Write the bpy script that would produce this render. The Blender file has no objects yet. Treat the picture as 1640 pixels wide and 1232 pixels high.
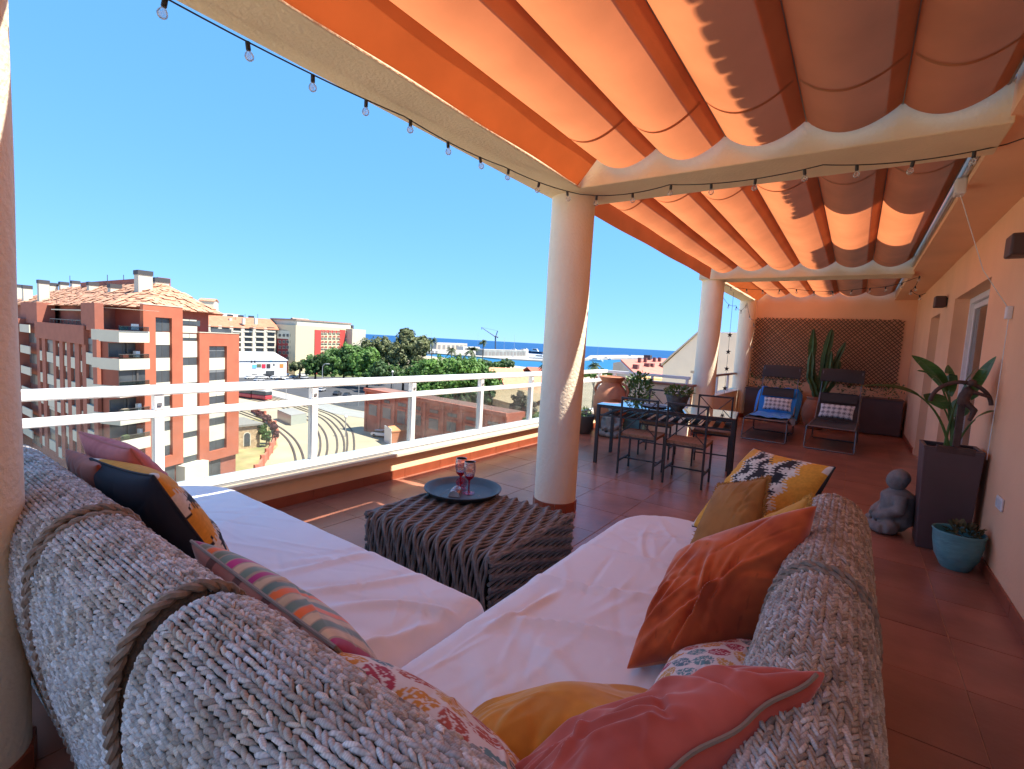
import bpy, bmesh, math, random
import numpy as np
from mathutils import Vector, Matrix, Euler
R = math.radians
random.seed(7); rng = np.random.default_rng(7)
scene = bpy.context.scene
COL = scene.collection

# ------------------------------------------------------------------ camera
CAM = np.array([0, 0, 1.42]); FPX = 779.0
YAW, PITCH, ROLL = R(35.09), R(-5.02), R(3.13)
_cy, _sy, _cp, _sp = math.cos(YAW), math.sin(YAW), math.cos(PITCH), math.sin(PITCH)
_f = np.array([-_sy*_cp, _cy*_cp, _sp]); _r = np.array([_cy, _sy, 0.0]); _u = np.cross(_r, _f)
CR = math.cos(ROLL)*_r + math.sin(ROLL)*_u
CU = -math.sin(ROLL)*_r + math.cos(ROLL)*_u
CF = _f
cd = bpy.data.cameras.new('camera'); cam = bpy.data.objects.new('camera', cd); COL.objects.link(cam)
cam.matrix_world = Matrix(((CR[0], CU[0], -CF[0], CAM[0]), (CR[1], CU[1], -CF[1], CAM[1]), (CR[2], CU[2], -CF[2], CAM[2]), (0, 0, 0, 1)))
cd.sensor_width = 36; cd.lens = 36*FPX/1640; cd.clip_start = 0.05; cd.clip_end = 60000
scene.camera = cam

# ------------------------------------------------------------------ sky and sun
SUN_EL, SUN_AZ = R(59.5), R(25.0)          # azimuth measured from +X towards +Y
w = bpy.data.worlds.new('World'); scene.world = w; w.use_nodes = True
nt = w.node_tree; bg = nt.nodes['Background']
sky = nt.nodes.new('ShaderNodeTexSky'); sky.sky_type = 'NISHITA'; sky.sun_disc = False
sky.sun_elevation = SUN_EL; sky.sun_rotation = math.pi/2 - SUN_AZ
sky.air_density = 0.75; sky.dust_density = 0.0; sky.ozone_density = 4.0; sky.altitude = 20
EXPO = 1.95
# even colour grading of the whole sky: the phone's saturated blue, with a softer rise towards the horizon
sep = nt.nodes.new('ShaderNodeSeparateColor'); com = nt.nodes.new('ShaderNodeCombineColor'); nt.links.new(sky.outputs[0], sep.inputs[0])
for ch, (gain, gam) in enumerate(((1.34, 0.47), (1.80, 0.33), (3.35, 0.36))):
    a_ = nt.nodes.new('ShaderNodeMath'); a_.operation = 'MULTIPLY'; a_.inputs[1].default_value = 0.02; nt.links.new(sep.outputs[ch], a_.inputs[0])
    b_ = nt.nodes.new('ShaderNodeMath'); b_.operation = 'POWER'; b_.inputs[1].default_value = gam; nt.links.new(a_.outputs[0], b_.inputs[0])
    c_ = nt.nodes.new('ShaderNodeMath'); c_.operation = 'MULTIPLY'; c_.inputs[1].default_value = gain/(2**EXPO)/0.15; nt.links.new(b_.outputs[0], c_.inputs[0])
    nt.links.new(c_.outputs[0], com.inputs[ch])
nt.links.new(com.outputs[0], bg.inputs[0]); bg.inputs[1].default_value = 0.15
sd = bpy.data.lights.new('sun', 'SUN'); sun = bpy.data.objects.new('sun', sd); COL.objects.link(sun)
sd.energy = 3.3; sd.angle = R(0.53); sd.color = (1.0, 0.93, 0.82)
_sv = Vector((math.cos(SUN_EL)*math.cos(SUN_AZ), math.cos(SUN_EL)*math.sin(SUN_AZ), math.sin(SUN_EL)))
sun.rotation_euler = _sv.to_track_quat('Z', 'Y').to_euler(); sun.location = (20, 0, 40)
scene.view_settings.view_transform = 'Standard'; scene.view_settings.look = 'None'
scene.view_settings.gamma = 1.0; scene.view_settings.exposure = EXPO
scene.view_settings.use_curve_mapping = False
scene.cycles.max_bounces = 12; scene.cycles.diffuse_bounces = 8; scene.cycles.transparent_max_bounces = 16
scene.cycles.caustics_reflective = False; scene.cycles.caustics_refractive = False
scene.cycles.use_denoising = True
scene.cycles.sample_clamp_indirect = 6

# ------------------------------------------------------------------ helpers
def ray(x, y): return (x-820)/FPX*CR - (y-616)/FPX*CU + CF
def onz(x, y, z):
    d = ray(x, y); return CAM + d*(z-CAM[2])/d[2]
def onx(x, y, X):
    d = ray(x, y); return CAM + d*X/d[0]
def ony(x, y, Y):
    d = ray(x, y); return CAM + d*Y/d[1]
def dep(x, y, t): return CAM + ray(x, y)*t
def at(x, y, dist):
    d = ray(x, y); return CAM + d*dist/math.hypot(d[0], d[1])

MATS = {}
def M(name, col, rough=0.7, var=0.12, scale=6.0, bump=0.0, bscale=40.0, metal=0.0, spec=0.5, trans=0.0, coat=0.0, sheen=0.0, attr=False, stretch=None, var2=None):
    """Principled material with noise-driven colour variation and fine relief; attr=True takes the colour from the mesh's 'print' attribute."""
    if name in MATS: return MATS[name]
    m = bpy.data.materials.new(name); m.use_nodes = True; t = m.node_tree; N = t.nodes; L = t.links
    b = N['Principled BSDF']; b.inputs['Roughness'].default_value = rough; b.inputs['Metallic'].default_value = metal
    b.inputs['Specular IOR Level'].default_value = spec; b.inputs['Coat Weight'].default_value = coat
    b.inputs['Sheen Weight'].default_value = sheen
    if sheen: b.inputs['Sheen Roughness'].default_value = 0.35
    geo = N.new('ShaderNodeNewGeometry'); vec = geo.outputs['Position']
    if stretch:
        mp = N.new('ShaderNodeMapping'); mp.inputs['Scale'].default_value = stretch; L.new(vec, mp.inputs['Vector']); vec = mp.outputs[0]
    nz = N.new('ShaderNodeTexNoise'); nz.inputs['Scale'].default_value = scale; nz.inputs['Detail'].default_value = 5; L.new(vec, nz.inputs['Vector'])
    mr = N.new('ShaderNodeMapRange'); mr.inputs['From Min'].default_value = 0.25; mr.inputs['From Max'].default_value = 0.75
    mr.inputs['To Min'].default_value = 1-var; mr.inputs['To Max'].default_value = 1+var; L.new(nz.outputs['Fac'], mr.inputs['Value'])
    mul = N.new('ShaderNodeVectorMath'); mul.operation = 'SCALE'; L.new(mr.outputs[0], mul.inputs['Scale'])
    if attr:
        at_ = N.new('ShaderNodeAttribute'); at_.attribute_name = 'print'; L.new(at_.outputs['Color'], mul.inputs[0])
    elif var2:
        mx = N.new('ShaderNodeMix'); mx.data_type = 'RGBA'; n2 = N.new('ShaderNodeTexNoise'); n2.inputs['Scale'].default_value = var2[1]; n2.inputs['Detail'].default_value = 6
        L.new(vec, n2.inputs['Vector']); cr = N.new('ShaderNodeMapRange'); cr.inputs['From Min'].default_value = 0.42; cr.inputs['From Max'].default_value = 0.62
        L.new(n2.outputs['Fac'], cr.inputs['Value']); L.new(cr.outputs[0], mx.inputs['Factor'])
        mx.inputs[6].default_value = (*col, 1); mx.inputs[7].default_value = (*var2[0], 1); L.new(mx.outputs[2], mul.inputs[0])
    else:
        mul.inputs[0].default_value = col
    L.new(mul.outputs[0], b.inputs['Base Color'])
    if bump:
        bn = N.new('ShaderNodeTexNoise'); bn.inputs['Scale'].default_value = bscale; bn.inputs['Detail'].default_value = 4; L.new(vec, bn.inputs['Vector'])
        bp = N.new('ShaderNodeBump'); bp.inputs['Strength'].default_value = bump; bp.inputs['Distance'].default_value = 0.6/bscale; L.new(bn.outputs['Fac'], bp.inputs['Height']); L.new(bp.outputs[0], b.inputs['Normal'])
    if trans:
        tr = N.new('ShaderNodeBsdfTranslucent'); L.new(mul.outputs[0], tr.inputs['Color']); ms = N.new('ShaderNodeMixShader'); ms.inputs[0].default_value = trans
        L.new(b.outputs[0], ms.inputs[1]); L.new(tr.outputs[0], ms.inputs[2]); L.new(ms.outputs[0], N['Material Output'].inputs['Surface'])
    MATS[name] = m; return m

def glass_mat(name, tint=(0.9, 0.95, 0.95), refl=1.0, rough=0.02, dirt=0.0, dcol=(0.75, 0.75, 0.72)):
    if name in MATS: return MATS[name]
    m = bpy.data.materials.new(name); m.use_nodes = True; t = m.node_tree; N = t.nodes; L = t.links
    N.remove(N['Principled BSDF'])
    tr = N.new('ShaderNodeBsdfTransparent'); tr.inputs[0].default_value = (*tint, 1)
    gl = N.new('ShaderNodeBsdfGlossy'); gl.inputs['Roughness'].default_value = rough
    fr = N.new('ShaderNodeFresnel'); fr.inputs['IOR'].default_value = 1.45
    mm = N.new('ShaderNodeMath'); mm.operation = 'MULTIPLY'; mm.inputs[1].default_value = refl; L.new(fr.outputs[0], mm.inputs[0])
    ms = N.new('ShaderNodeMixShader'); L.new(mm.outputs[0], ms.inputs[0]); L.new(tr.outputs[0], ms.inputs[1]); L.new(gl.outputs[0], ms.inputs[2])
    out = ms.outputs[0]
    if dirt:
        df = N.new('ShaderNodeBsdfDiffuse'); df.inputs[0].default_value = (*dcol, 1)
        nz = N.new('ShaderNodeTexNoise'); nz.inputs['Scale'].default_value = 3; nz.inputs['Detail'].default_value = 6
        mr = N.new('ShaderNodeMapRange'); mr.inputs['From Min'].default_value = 0.35; mr.inputs['From Max'].default_value = 0.75; mr.inputs['To Max'].default_value = dirt; L.new(nz.outputs['Fac'], mr.inputs['Value'])
        m2 = N.new('ShaderNodeMixShader'); L.new(mr.outputs[0], m2.inputs[0]); L.new(out, m2.inputs[1]); L.new(df.outputs[0], m2.inputs[2]); out = m2.outputs[0]
    L.new(out, N['Material Output'].inputs['Surface'])
    MATS[name] = m; return m

def tag(o, label=None, cat=None, group=None, kind=None):
    if label: o['label'] = label
    if cat: o['category'] = cat
    if group: o['group'] = group
    if kind: o['kind'] = kind
    return o

LOCS = {}
def thing(name, label, cat, loc=(0, 0, 0), rz=0.0, group=None, rot=None):
    o = bpy.data.objects.new(name, None); COL.objects.link(o); o.location = loc; o.rotation_euler = rot or (0, 0, rz); o.empty_display_size = 0.1
    LOCS[o.name] = Vector(loc); return tag(o, label, cat, group, 'thing')

def rehome(o, parent=None, local=True):
    """move the origin to the base of the mesh"""
    me = o.data; n = len(me.vertices)
    if n:
        co = np.empty(n*3, np.float32); me.vertices.foreach_get('co', co); co = co.reshape(-1, 3)
        c = (co.min(0)+co.max(0))/2; c[2] = co[:, 2].min(); co -= c; me.vertices.foreach_set('co', co.ravel())
        o.location = Vector(c.tolist())
    if parent:
        o.parent = parent
        if not local: o.location = o.location - LOCS.get(parent.name, Vector((0, 0, 0)))
    LOCS[o.name] = Vector(o.location) if not parent else Vector(o.location) + LOCS.get(parent.name, Vector((0, 0, 0)))

class B:
    def __init__(s): s.v = []; s.f = []; s.m = []
    def add(s, v, f, mi=0):
        k = len(s.v); s.v += [tuple(p) for p in v]; s.f += [tuple(i+k for i in q) for q in f]; s.m += [mi]*len(f); return s
    def box(s, lo, hi, mi=0):
        x0, y0, z0 = lo; x1, y1, z1 = hi
        return s.add([(x0, y0, z0), (x1, y0, z0), (x1, y1, z0), (x0, y1, z0), (x0, y0, z1), (x1, y0, z1), (x1, y1, z1), (x0, y1, z1)],
                     [(0, 3, 2, 1), (4, 5, 6, 7), (0, 1, 5, 4), (1, 2, 6, 5), (2, 3, 7, 6), (3, 0, 4, 7)], mi)
    def bar(s, a, b, wd, ht, mi=0, up=(0, 0, 1)):
        """rectangular bar from a to b, wd across, ht along up"""
        a = Vector(a); b = Vector(b); d = (b-a).normalized(); up = Vector(up)
        if abs(d.dot(up)) > 0.98: up = Vector((1, 0, 0))
        sx = d.cross(up).normalized(); uz = sx.cross(d).normalized(); o = []
        for p in (a, b):
            for i, j in ((-1, -1), (1, -1), (1, 1), (-1, 1)): o.append(p+sx*wd/2*i+uz*ht/2*j)
        return s.add(o, [(0, 1, 2, 3), (7, 6, 5, 4), (0, 4, 5, 1), (1, 5, 6, 2), (2, 6, 7, 3), (3, 7, 4, 0)], mi)
    def tube(s, pts, r, n=8, mi=0, cap=True):
        pts = [Vector(p) for p in pts]; rs = r if isinstance(r, (list, tuple)) else [r]*len(pts); o = []; f = []
        ref = None
        for i, p in enumerate(pts):
            d = (pts[min(i+1, len(pts)-1)]-pts[max(i-1, 0)]).normalized()
            if ref is None: ref = Vector((0, 0, 1)) if abs(d.z) < 0.9 else Vector((1, 0, 0))
            a = d.cross(ref).normalized(); b = a.cross(d).normalized(); ref = b
            for k in range(n):
                t = 2*math.pi*k/n; o.append(p+(a*math.cos(t)+b*math.sin(t))*rs[i])
        for i in range(len(pts)-1):
            for k in range(n): f.append((i*n+k, i*n+(k+1) % n, (i+1)*n+(k+1) % n, (i+1)*n+k))
        if cap: f.append(tuple(range(n))[::-1]); f.append(tuple((len(pts)-1)*n+k for k in range(n)))
        return s.add(o, f, mi)
    def lathe(s, prof, n=24, c=(0, 0, 0), mi=0, sx=1, sy=1):
        o = []; f = []
        for r, z in prof:
            for k in range(n):
                t = 2*math.pi*k/n; o.append((c[0]+r*math.cos(t)*sx, c[1]+r*math.sin(t)*sy, c[2]+z))
        for i in range(len(prof)-1):
            for k in range(n): f.append((i*n+k, i*n+(k+1) % n, (i+1)*n+(k+1) % n, (i+1)*n+k))
        if prof[0][0] > 1e-4: f.append(tuple(range(n))[::-1])
        if prof[-1][0] > 1e-4: f.append(tuple((len(prof)-1)*n+k for k in range(n)))
        return s.add(o, f, mi)
    def prism(s, poly, a, b, mi=0):
        """polygon of 3D points extruded by the vector b-a"""
        d = Vector(b)-Vector(a); p = [Vector(q) for q in poly]; n = len(p)
        return s.add(p+[q+d for q in p], [tuple(range(n))[::-1], tuple(range(n, 2*n))]+[(i, (i+1) % n, n+(i+1) % n, n+i) for i in range(n)], mi)
    def grid(s, fn, nu, nv, mi=0, wu=False):
        o = [fn(i/nu, j/nv) for j in range(nv+1) for i in range(nu+1)]
        return s.add(o, [(j*(nu+1)+i, j*(nu+1)+i+1, (j+1)*(nu+1)+i+1, (j+1)*(nu+1)+i) for j in range(nv) for i in range(nu)], mi)
    def sphere(s, c, r, n=12, m=8, mi=0, sc=(1, 1, 1)):
        pr = [(max(1e-5, r*math.sin(math.pi*i/m)), -r*math.cos(math.pi*i/m)*sc[2]) for i in range(m+1)]
        return s.lathe(pr, n, c, mi, sc[0], sc[1])
    def build(s, name, mats, parent=None, smooth=False, bevel=0.0, local=True, seg=2, fix=True):
        me = bpy.data.meshes.new(name); me.from_pydata(s.v, [], s.f)
        if not isinstance(mats, (list, tuple)): mats = [mats]
        for m in mats: me.materials.append(m)
        if len(mats) > 1: me.polygons.foreach_set('material_index', s.m)
        if fix:
            bm = bmesh.new(); bm.from_mesh(me); bmesh.ops.recalc_face_normals(bm, faces=bm.faces); bm.to_mesh(me); bm.free()
        if smooth: me.shade_smooth()
        me.update(); o = bpy.data.objects.new(name, me); COL.objects.link(o); rehome(o, parent, local)
        if bevel:
            bv = o.modifiers.new('edge', 'BEVEL'); bv.width = bevel; bv.segments = seg; bv.limit_method = 'ANGLE'; bv.angle_limit = R(40)
        if smooth:
            try: me.set_sharp_from_angle(angle=R(50))
            except Exception: pass
        return o
    def solo(s, name, mats, label, cat, group=None, kind=None, **k):
        o = s.build(name, mats, **k); return tag(o, label, cat, group, kind)

def scatter_mesh(name, tv, tf, mats4, mat, parent=None, smooth=True, local=True, cols=None, fib=None):
    """one mesh of many small pieces: template verts tv, faces tf, (n,4,4) transforms"""
    tv = np.asarray(tv, float); n = len(mats4); k = len(tv)
    h = np.concatenate([tv, np.ones((k, 1))], 1)
    V = np.einsum('nij,kj->nki', mats4, h)[..., :3].reshape(-1, 3).astype(np.float32)
    me = bpy.data.meshes.new(name); me.vertices.add(n*k); me.vertices.foreach_set('co', V.ravel())
    ls = np.array([len(f) for f in tf]); flat = np.concatenate([np.array(f) for f in tf]); nl = len(flat)
    idx = (flat[None, :]+(np.arange(n)*k)[:, None]).ravel().astype(np.int32)
    me.loops.add(n*nl); me.loops.foreach_set('vertex_index', idx)
    tot = np.tile(ls, n).astype(np.int32); st = np.concatenate([[0], np.cumsum(tot)[:-1]]).astype(np.int32)
    me.polygons.add(len(tot)); me.polygons.foreach_set('loop_start', st); me.polygons.foreach_set('loop_total', tot)
    me.polygons.foreach_set('use_smooth', np.full(len(tot), smooth))
    me.update(calc_edges=True)
    if cols is not None:
        a = me.color_attributes.new('print', 'FLOAT_COLOR', 'POINT')
        c4 = np.repeat(np.concatenate([np.asarray(cols, float), np.ones((n, 1))], 1), k, 0).astype(np.float32); a.data.foreach_set('color', c4.ravel())
    if fib is not None:
        a = me.attributes.new('fibre', 'FLOAT', 'POINT'); a.data.foreach_set('value', ((np.asarray(fib, float)[None, :]*rng.uniform(0.5, 1.5, (n, 1))+rng.uniform(0, 40, (n, 1))).ravel()).astype(np.float32))
    me.materials.append(mat)
    o = bpy.data.objects.new(name, me); COL.objects.link(o); rehome(o, parent, local); return o

def dup(root, loc, rz=None, label=None, group=None):
    def cp(o, par):
        c = o.copy(); COL.objects.link(c); c.parent = par
        for ch in o.children: cp(ch, c)
        return c
    r = cp(root, None); r.location = loc
    if rz is not None: r.rotation_euler = (0, 0, rz)
    if label: r['label'] = label
    if group: r['group'] = group
    LOCS[r.name] = Vector(loc); return r

def inst(me_obj, name, loc, parent, rz=0.0, scale=(1, 1, 1)):
    """another object that shares the mesh of me_obj"""
    o = bpy.data.objects.new(name, me_obj.data); COL.objects.link(o); o.parent = parent; o.location = loc; o.rotation_euler = (0, 0, rz); o.scale = scale; return o
# ------------------------------------------------------------------ materials of the terrace
m_tile = M('terracotta_tile', (0.33, 0.130, 0.082), rough=0.28, var=0.28, scale=3.0, bump=0.05, bscale=18, spec=0.5)
m_grout = M('grout', (0.52, 0.33, 0.24), rough=0.85, var=0.25, scale=12)
def _per_tile(m):
    t = m.node_tree; N = t.nodes; L = t.links; oi = N.new('ShaderNodeObjectInfo'); r = N.new('ShaderNodeMapRange'); r.inputs['To Min'].default_value = 0.84; r.inputs['To Max'].default_value = 1.16; L.new(oi.outputs['Random'], r.inputs['Value'])
    b = N['Principled BSDF']; src = b.inputs['Base Color'].links[0].from_socket; v = N.new('ShaderNodeVectorMath'); v.operation = 'SCALE'; L.new(src, v.inputs[0]); L.new(r.outputs[0], v.inputs['Scale']); L.new(v.outputs[0], b.inputs['Base Color'])
_per_tile(m_tile)
m_skirt = M('skirting_tile', (0.30, 0.075, 0.035), rough=0.35, var=0.15, scale=8)
m_wall = M('peach_render', (0.86, 0.50, 0.29), rough=0.9, var=0.09, scale=1.3, bump=0.25, bscale=60)
m_beam = M('sand_render', (0.82, 0.66, 0.42), rough=0.92, var=0.07, scale=3, bump=0.5, bscale=55)
m_col = M('cream_render', (0.88, 0.78, 0.60), rough=0.9, var=0.05, scale=3, bump=0.45, bscale=45)
m_parapet = M('parapet_render', (0.84, 0.64, 0.40), rough=0.9, var=0.06, scale=3, bump=0.2, bscale=60)
m_white = M('white_metal', (0.74, 0.74, 0.72), rough=0.35, var=0.05, scale=12)
m_alu = M('silver_aluminium', (0.55, 0.56, 0.57), rough=0.35, metal=0.8, var=0.05)
m_dark = M('dark_metal', (0.035, 0.035, 0.038), rough=0.45, var=0.2, scale=20)
m_black = M('black_plastic', (0.02, 0.02, 0.02), rough=0.5, var=0.1)
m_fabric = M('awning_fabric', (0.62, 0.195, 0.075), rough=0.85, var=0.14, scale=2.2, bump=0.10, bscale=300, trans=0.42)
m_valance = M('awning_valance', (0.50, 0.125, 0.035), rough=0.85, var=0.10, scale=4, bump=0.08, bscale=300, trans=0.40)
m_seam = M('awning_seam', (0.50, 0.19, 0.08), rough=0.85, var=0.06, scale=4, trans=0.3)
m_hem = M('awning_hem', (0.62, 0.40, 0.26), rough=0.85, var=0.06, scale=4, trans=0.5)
m_rod = M('rod_grey', (0.30, 0.26, 0.22), rough=0.4, metal=0.6, var=0.1)
m_pane = glass_mat('railing_glass', (0.93, 0.96, 0.95), 0.45, 0.01, dirt=0.07)
m_window = M('window_glass', (0.03, 0.035, 0.04), rough=0.06, var=0.3, scale=1, spec=0.8)
m_bulb = glass_mat('bulb_glass', (0.98, 0.98, 0.97), 0.8, 0.08, dirt=0.55, dcol=(0.85, 0.85, 0.84))
m_rooftile = M('roof_tile', (0.50, 0.22, 0.12), rough=0.85, var=0.25, scale=4)

WX = 0.86           # face of the house wall
PX = -3.64          # inner face of the parapet
ZB = 2.62           # underside of the beams
YE = 12.37          # end wall

# ------------------------------------------------------------------ terrace floor with single tiles
fl = B().box((-3.9, -3.0, -0.35), (WX+0.3, YE+0.3, -0.0035)).build('terrace_floor', m_grout); tag(fl, 'terracotta tiled terrace floor running along the house', None, None, 'structure')
TS = 0.51
x0 = 0.53-10*TS; y0 = 3.36-12*TS
tb = B().box((-TS/2+0.003, -TS/2+0.003, -0.012), (TS/2-0.003, TS/2-0.003, 0)).build('tile', m_tile, fl, bevel=0.0025, seg=1)
first = True; cut = {}
for j in range(0, 32):
    for i in range(0, 11):
        a, b = x0+i*TS, x0+(i+1)*TS; c, d = y0+j*TS, y0+(j+1)*TS
        a = max(a, PX); b = min(b, WX); d2 = min(d, YE)
        if b-a < 0.03 or d2-c < 0.03 or c > 8.3 and b < -2.3: continue
        sx, sy = (b-a)/TS, (d2-c)/TS
        dz = random.uniform(-0.0006, 0.0006)
        if first: o = tb; first = False
        else: o = bpy.data.objects.new('tile', tb.data); COL.objects.link(o); o.parent = fl
        o.location = Vector(((a+b)/2, (c+d2)/2, dz)) - LOCS[fl.name]; o.location.z -= 0.012; o.scale = (sx, sy, 1)
        o.rotation_euler = (random.uniform(-.0012, .0012), random.uniform(-.0012, .0012), 0)

# ------------------------------------------------------------------ the house: wall with openings, end wall, soffit, upper storey, beams
house = thing('house', 'peach rendered house wall along the terrace with soffit, glass doors and beams', 'house', (WX, 6, 0))
def hp(b, name, m, **k): return b.build(name, m, house, local=False, **k)
D0, D1, DZ = 5.72, 7.60, 2.19      # sliding door opening
W0, W1, WZ0, WZ1 = 8.75, 9.75, 0.0, 2.12
b = B()
for (a, c, z0, z1) in ((-3, D0, 0, 5.0), (D0, D1-0.1, DZ, 3.3), (D1-0.1, D1, DZ, 5.0), (D1, W0, 0, 5.0), (W0, W1, WZ1, 5.0), (W1, YE+0.3, 0, 5.0)):
    if z1 > 4.9:
        z1 = z1
    b.box((WX, a, z0), (WX+0.45, c, z1))
hp(b, 'house_wall', m_wall)
hp(B().box((-2.25, YE, -0.3), (WX-0.001, YE+0.25, 3.05)), 'end_wall', m_wall)
hp(B().box((0.50, -3, 2.655), (WX-0.002, YE-0.002, 3.0)), 'soffit', m_wall)
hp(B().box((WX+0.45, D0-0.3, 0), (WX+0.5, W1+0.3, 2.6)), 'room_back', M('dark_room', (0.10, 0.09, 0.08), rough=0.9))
# roof of the upper storey with its tiled eave, broken by a roof terrace
for (a, c) in ((-3.0, 5.85), (7.55, 12.6)):
    hp(B().box((0.728, a, 5.0), (3.5, c, 5.12)), 'roof_slab', m_beam)
    t = []; yy = a+0.09
    while yy < c-0.05:
        t.append(yy); yy += 0.13
    tv = []; tf = []
    for k in range(5):
        th = math.pi*k/4
        tv += [(0, -0.06*math.cos(th), 0.03*math.sin(th)), (0.45, -0.065*math.cos(th), 0.03*math.sin(th)+0.1)]
    tf = [(2*k, 2*k+1, 2*k+3, 2*k+2) for k in range(4)]
    ms = []
    for yy in t:
        for q in range(3):
            m4 = np.eye(4); m4[:3, 3] = (0.715+q*0.42+random.uniform(-.02, .02), yy, 5.13+q*0.1); ms.append(m4)
    o = scatter_mesh('eave_tiles', tv, tf, np.array(ms), m_rooftile, house, local=False); o['kind'] = 'stuff'
# cross beams and outer beams
for i, y in enumerate((0.0, 3.41, 8.50)):
    if i == 0: lo, hi = (-2.20, 0.0, ZB), (0.52, 0.42, 2.97)
    elif i == 1: lo, hi = (-2.20, 3.41, ZB), (0.52, 3.87, 2.97)
    else: lo, hi = (-2.28, 8.50, ZB), (0.52, 8.92, 2.97)
    hp(B().box(lo, hi), 'cross_beam', m_beam, bevel=0.008)
hp(B().box((-2.20, -3, ZB-0.002), (-1.85, -0.003, 2.968)), 'outer_beam', m_beam, bevel=0.008)
hp(B().box((-2.20, 0.423, ZB-0.002), (-1.85, 3.407, 2.968)), 'outer_beam', m_beam, bevel=0.008)
hp(B().box((-2.26, 8.923, ZB-0.002), (-1.98, YE-0.003, 2.968)), 'outer_beam', m_beam, bevel=0.008)
# skirting tiles on the house wall, one by one
sk = B().box((-0.012, -TS/2+0.002, 0), (0, TS/2-0.002, 0.085)).build('skirting_tile', m_skirt, house, bevel=0.002, seg=1)
k0 = True; y = y0+TS/2
while y < YE:
    if not (D0-TS/2 < y < D1+TS/2 or W0-TS/2 < y < W1+TS/2) and y > -0.5:
        o = sk if k0 else inst(sk, 'skirting_tile', (0, 0, 0), house); k0 = False
        o.location = Vector((WX-0.007, y, 0.043-0.0425))-LOCS[house.name]
    y += TS

def glazed(y0, y1, zt, label, leafs):
    """a white framed glass door set back in its reveal"""
    d = bpy.data.objects.new('glass_door', None); COL.objects.link(d); d.parent = house; LOCS[d.name] = Vector((WX+0.15, (y0+y1)/2, 0)); d.location = LOCS[d.name]-LOCS[house.name]; d['label'] = label
    fb = B(); x = WX+0.13
    fb.box((x, y0, 0.02), (x+0.07, y0+0.06, zt)).box((x, y1-0.06, 0.02), (x+0.07, y1, zt)).box((x, y0+0.061, zt-0.06), (x+0.07, y1-0.061, zt)).box((x, y0+0.061, 0.02), (x+0.07, y1-0.061, 0.07))
    fb.build('frame', m_white, d, local=False, bevel=0.004)
    wv = (y1-y0-0.12)/leafs
    for i in range(leafs):
        a = y0+0.06+i*wv; s = B(); xx = x+0.01+0.022*(i % 2)
        s.box((xx, a, 0.08), (xx+0.03, a+0.055, zt-0.065)).box((xx, a+wv-0.055, 0.08), (xx+0.03, a+wv, zt-0.065)).box((xx+0.001, a+0.056, zt-0.125), (xx+0.029, a+wv-0.056, zt-0.066)).box((xx+0.001, a+0.056, 0.081), (xx+0.029, a+wv-0.056, 0.16))
        sh = s.build('sash', m_white, d, local=False, bevel=0.003)
        p = B().box((xx+0.012, a+0.055, 0.16), (xx+0.018, a+wv-0.055, zt-0.125)).build('pane', glass_mat('door_glass', (0.82, 0.86, 0.86), 1.3), d, local=False)
    cu = B()
    cu.grid(lambda u, v: (x+0.13+0.025*math.sin(u*46)+0.008*math.sin(u*91), y0+0.05+u*(y1-y0-0.1), 0.06+v*(zt-0.12)), 120, 2)
    cu.build('curtain', M('sheer_curtain', (0.75, 0.75, 0.72), rough=0.9, var=0.05, trans=0.4), d, local=False, smooth=True)
    B().box((x+0.005, y0+0.0615, zt-0.058), (x+0.065, y1-0.0615, zt-0.0615+0.03)).build('shutter_box', m_white, d, local=False)
    return d
glazed(D0, D1, DZ, 'white framed sliding glass door in the deep reveal behind the tall planter', 2)
glazed(W0, W1, WZ1, 'narrower white framed glass door nearer to the lattice end wall', 1)

# ------------------------------------------------------------------ columns
def column(x, y, r, label, tiles=True, seed=0):
    c = thing('column', label, 'column', (x, y, 0), group='round columns at the terrace edge')
    rr = random.Random(seed); ph = rr.uniform(0, 6)
    n = 48; pr = [0.09+i*(ZB+0.08-0.09)/40 for i in range(41)]
    b = B(); o = []; f = []
    for i, z in enumerate(pr):
        for k in range(n):
            t = 2*math.pi*k/n; q = r*(1+0.006*math.sin(3*t+z*4+ph)+0.004*math.sin(7*t-z*9+ph))
            o.append((q*math.cos(t), q*math.sin(t), z))
    for i in range(40):
        for k in range(n): f.append((i*n+k, i*n+(k+1) % n, (i+1)*n+(k+1) % n, (i+1)*n+k))
    b.add(o, f); b.build('shaft', m_col, c, smooth=True)
    m = 12
    for k in range(m):
        t0, t1 = 2*math.pi*(k+0.02)/m, 2*math.pi*(k+0.98)/m
        q = [(r+0.012)*math.cos(t0), (r+0.012)*math.sin(t0)], [(r+0.012)*math.cos(t1), (r+0.012)*math.sin(t1)]
        i_ = [(r-0.02)*math.cos(t0), (r-0.02)*math.sin(t0)], [(r-0.02)*math.cos(t1), (r-0.02)*math.sin(t1)]
        if tiles: B().prism([(*q[0], 0.001), (*q[1], 0.001), (*i_[1], 0.001), (*i_[0], 0.001)], (0, 0, 0), (0, 0, 0.09)).build('base_tile', m_skirt, c, bevel=0.002, seg=1)
    return c
column(-2.03, 3.63, 0.178, 'round cream column behind the dark wicker coffee table', seed=1)
column(-2.09, 8.70, 0.178, 'round cream column behind the glass dining table', seed=2)
column(-2.12, 12.10, 0.17, 'round cream column at the lattice wall with a cable hanging down it', seed=3)
column(-2.06, 0.162, 0.178, 'round cream column beside the left end of the sofa', seed=4)

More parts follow.
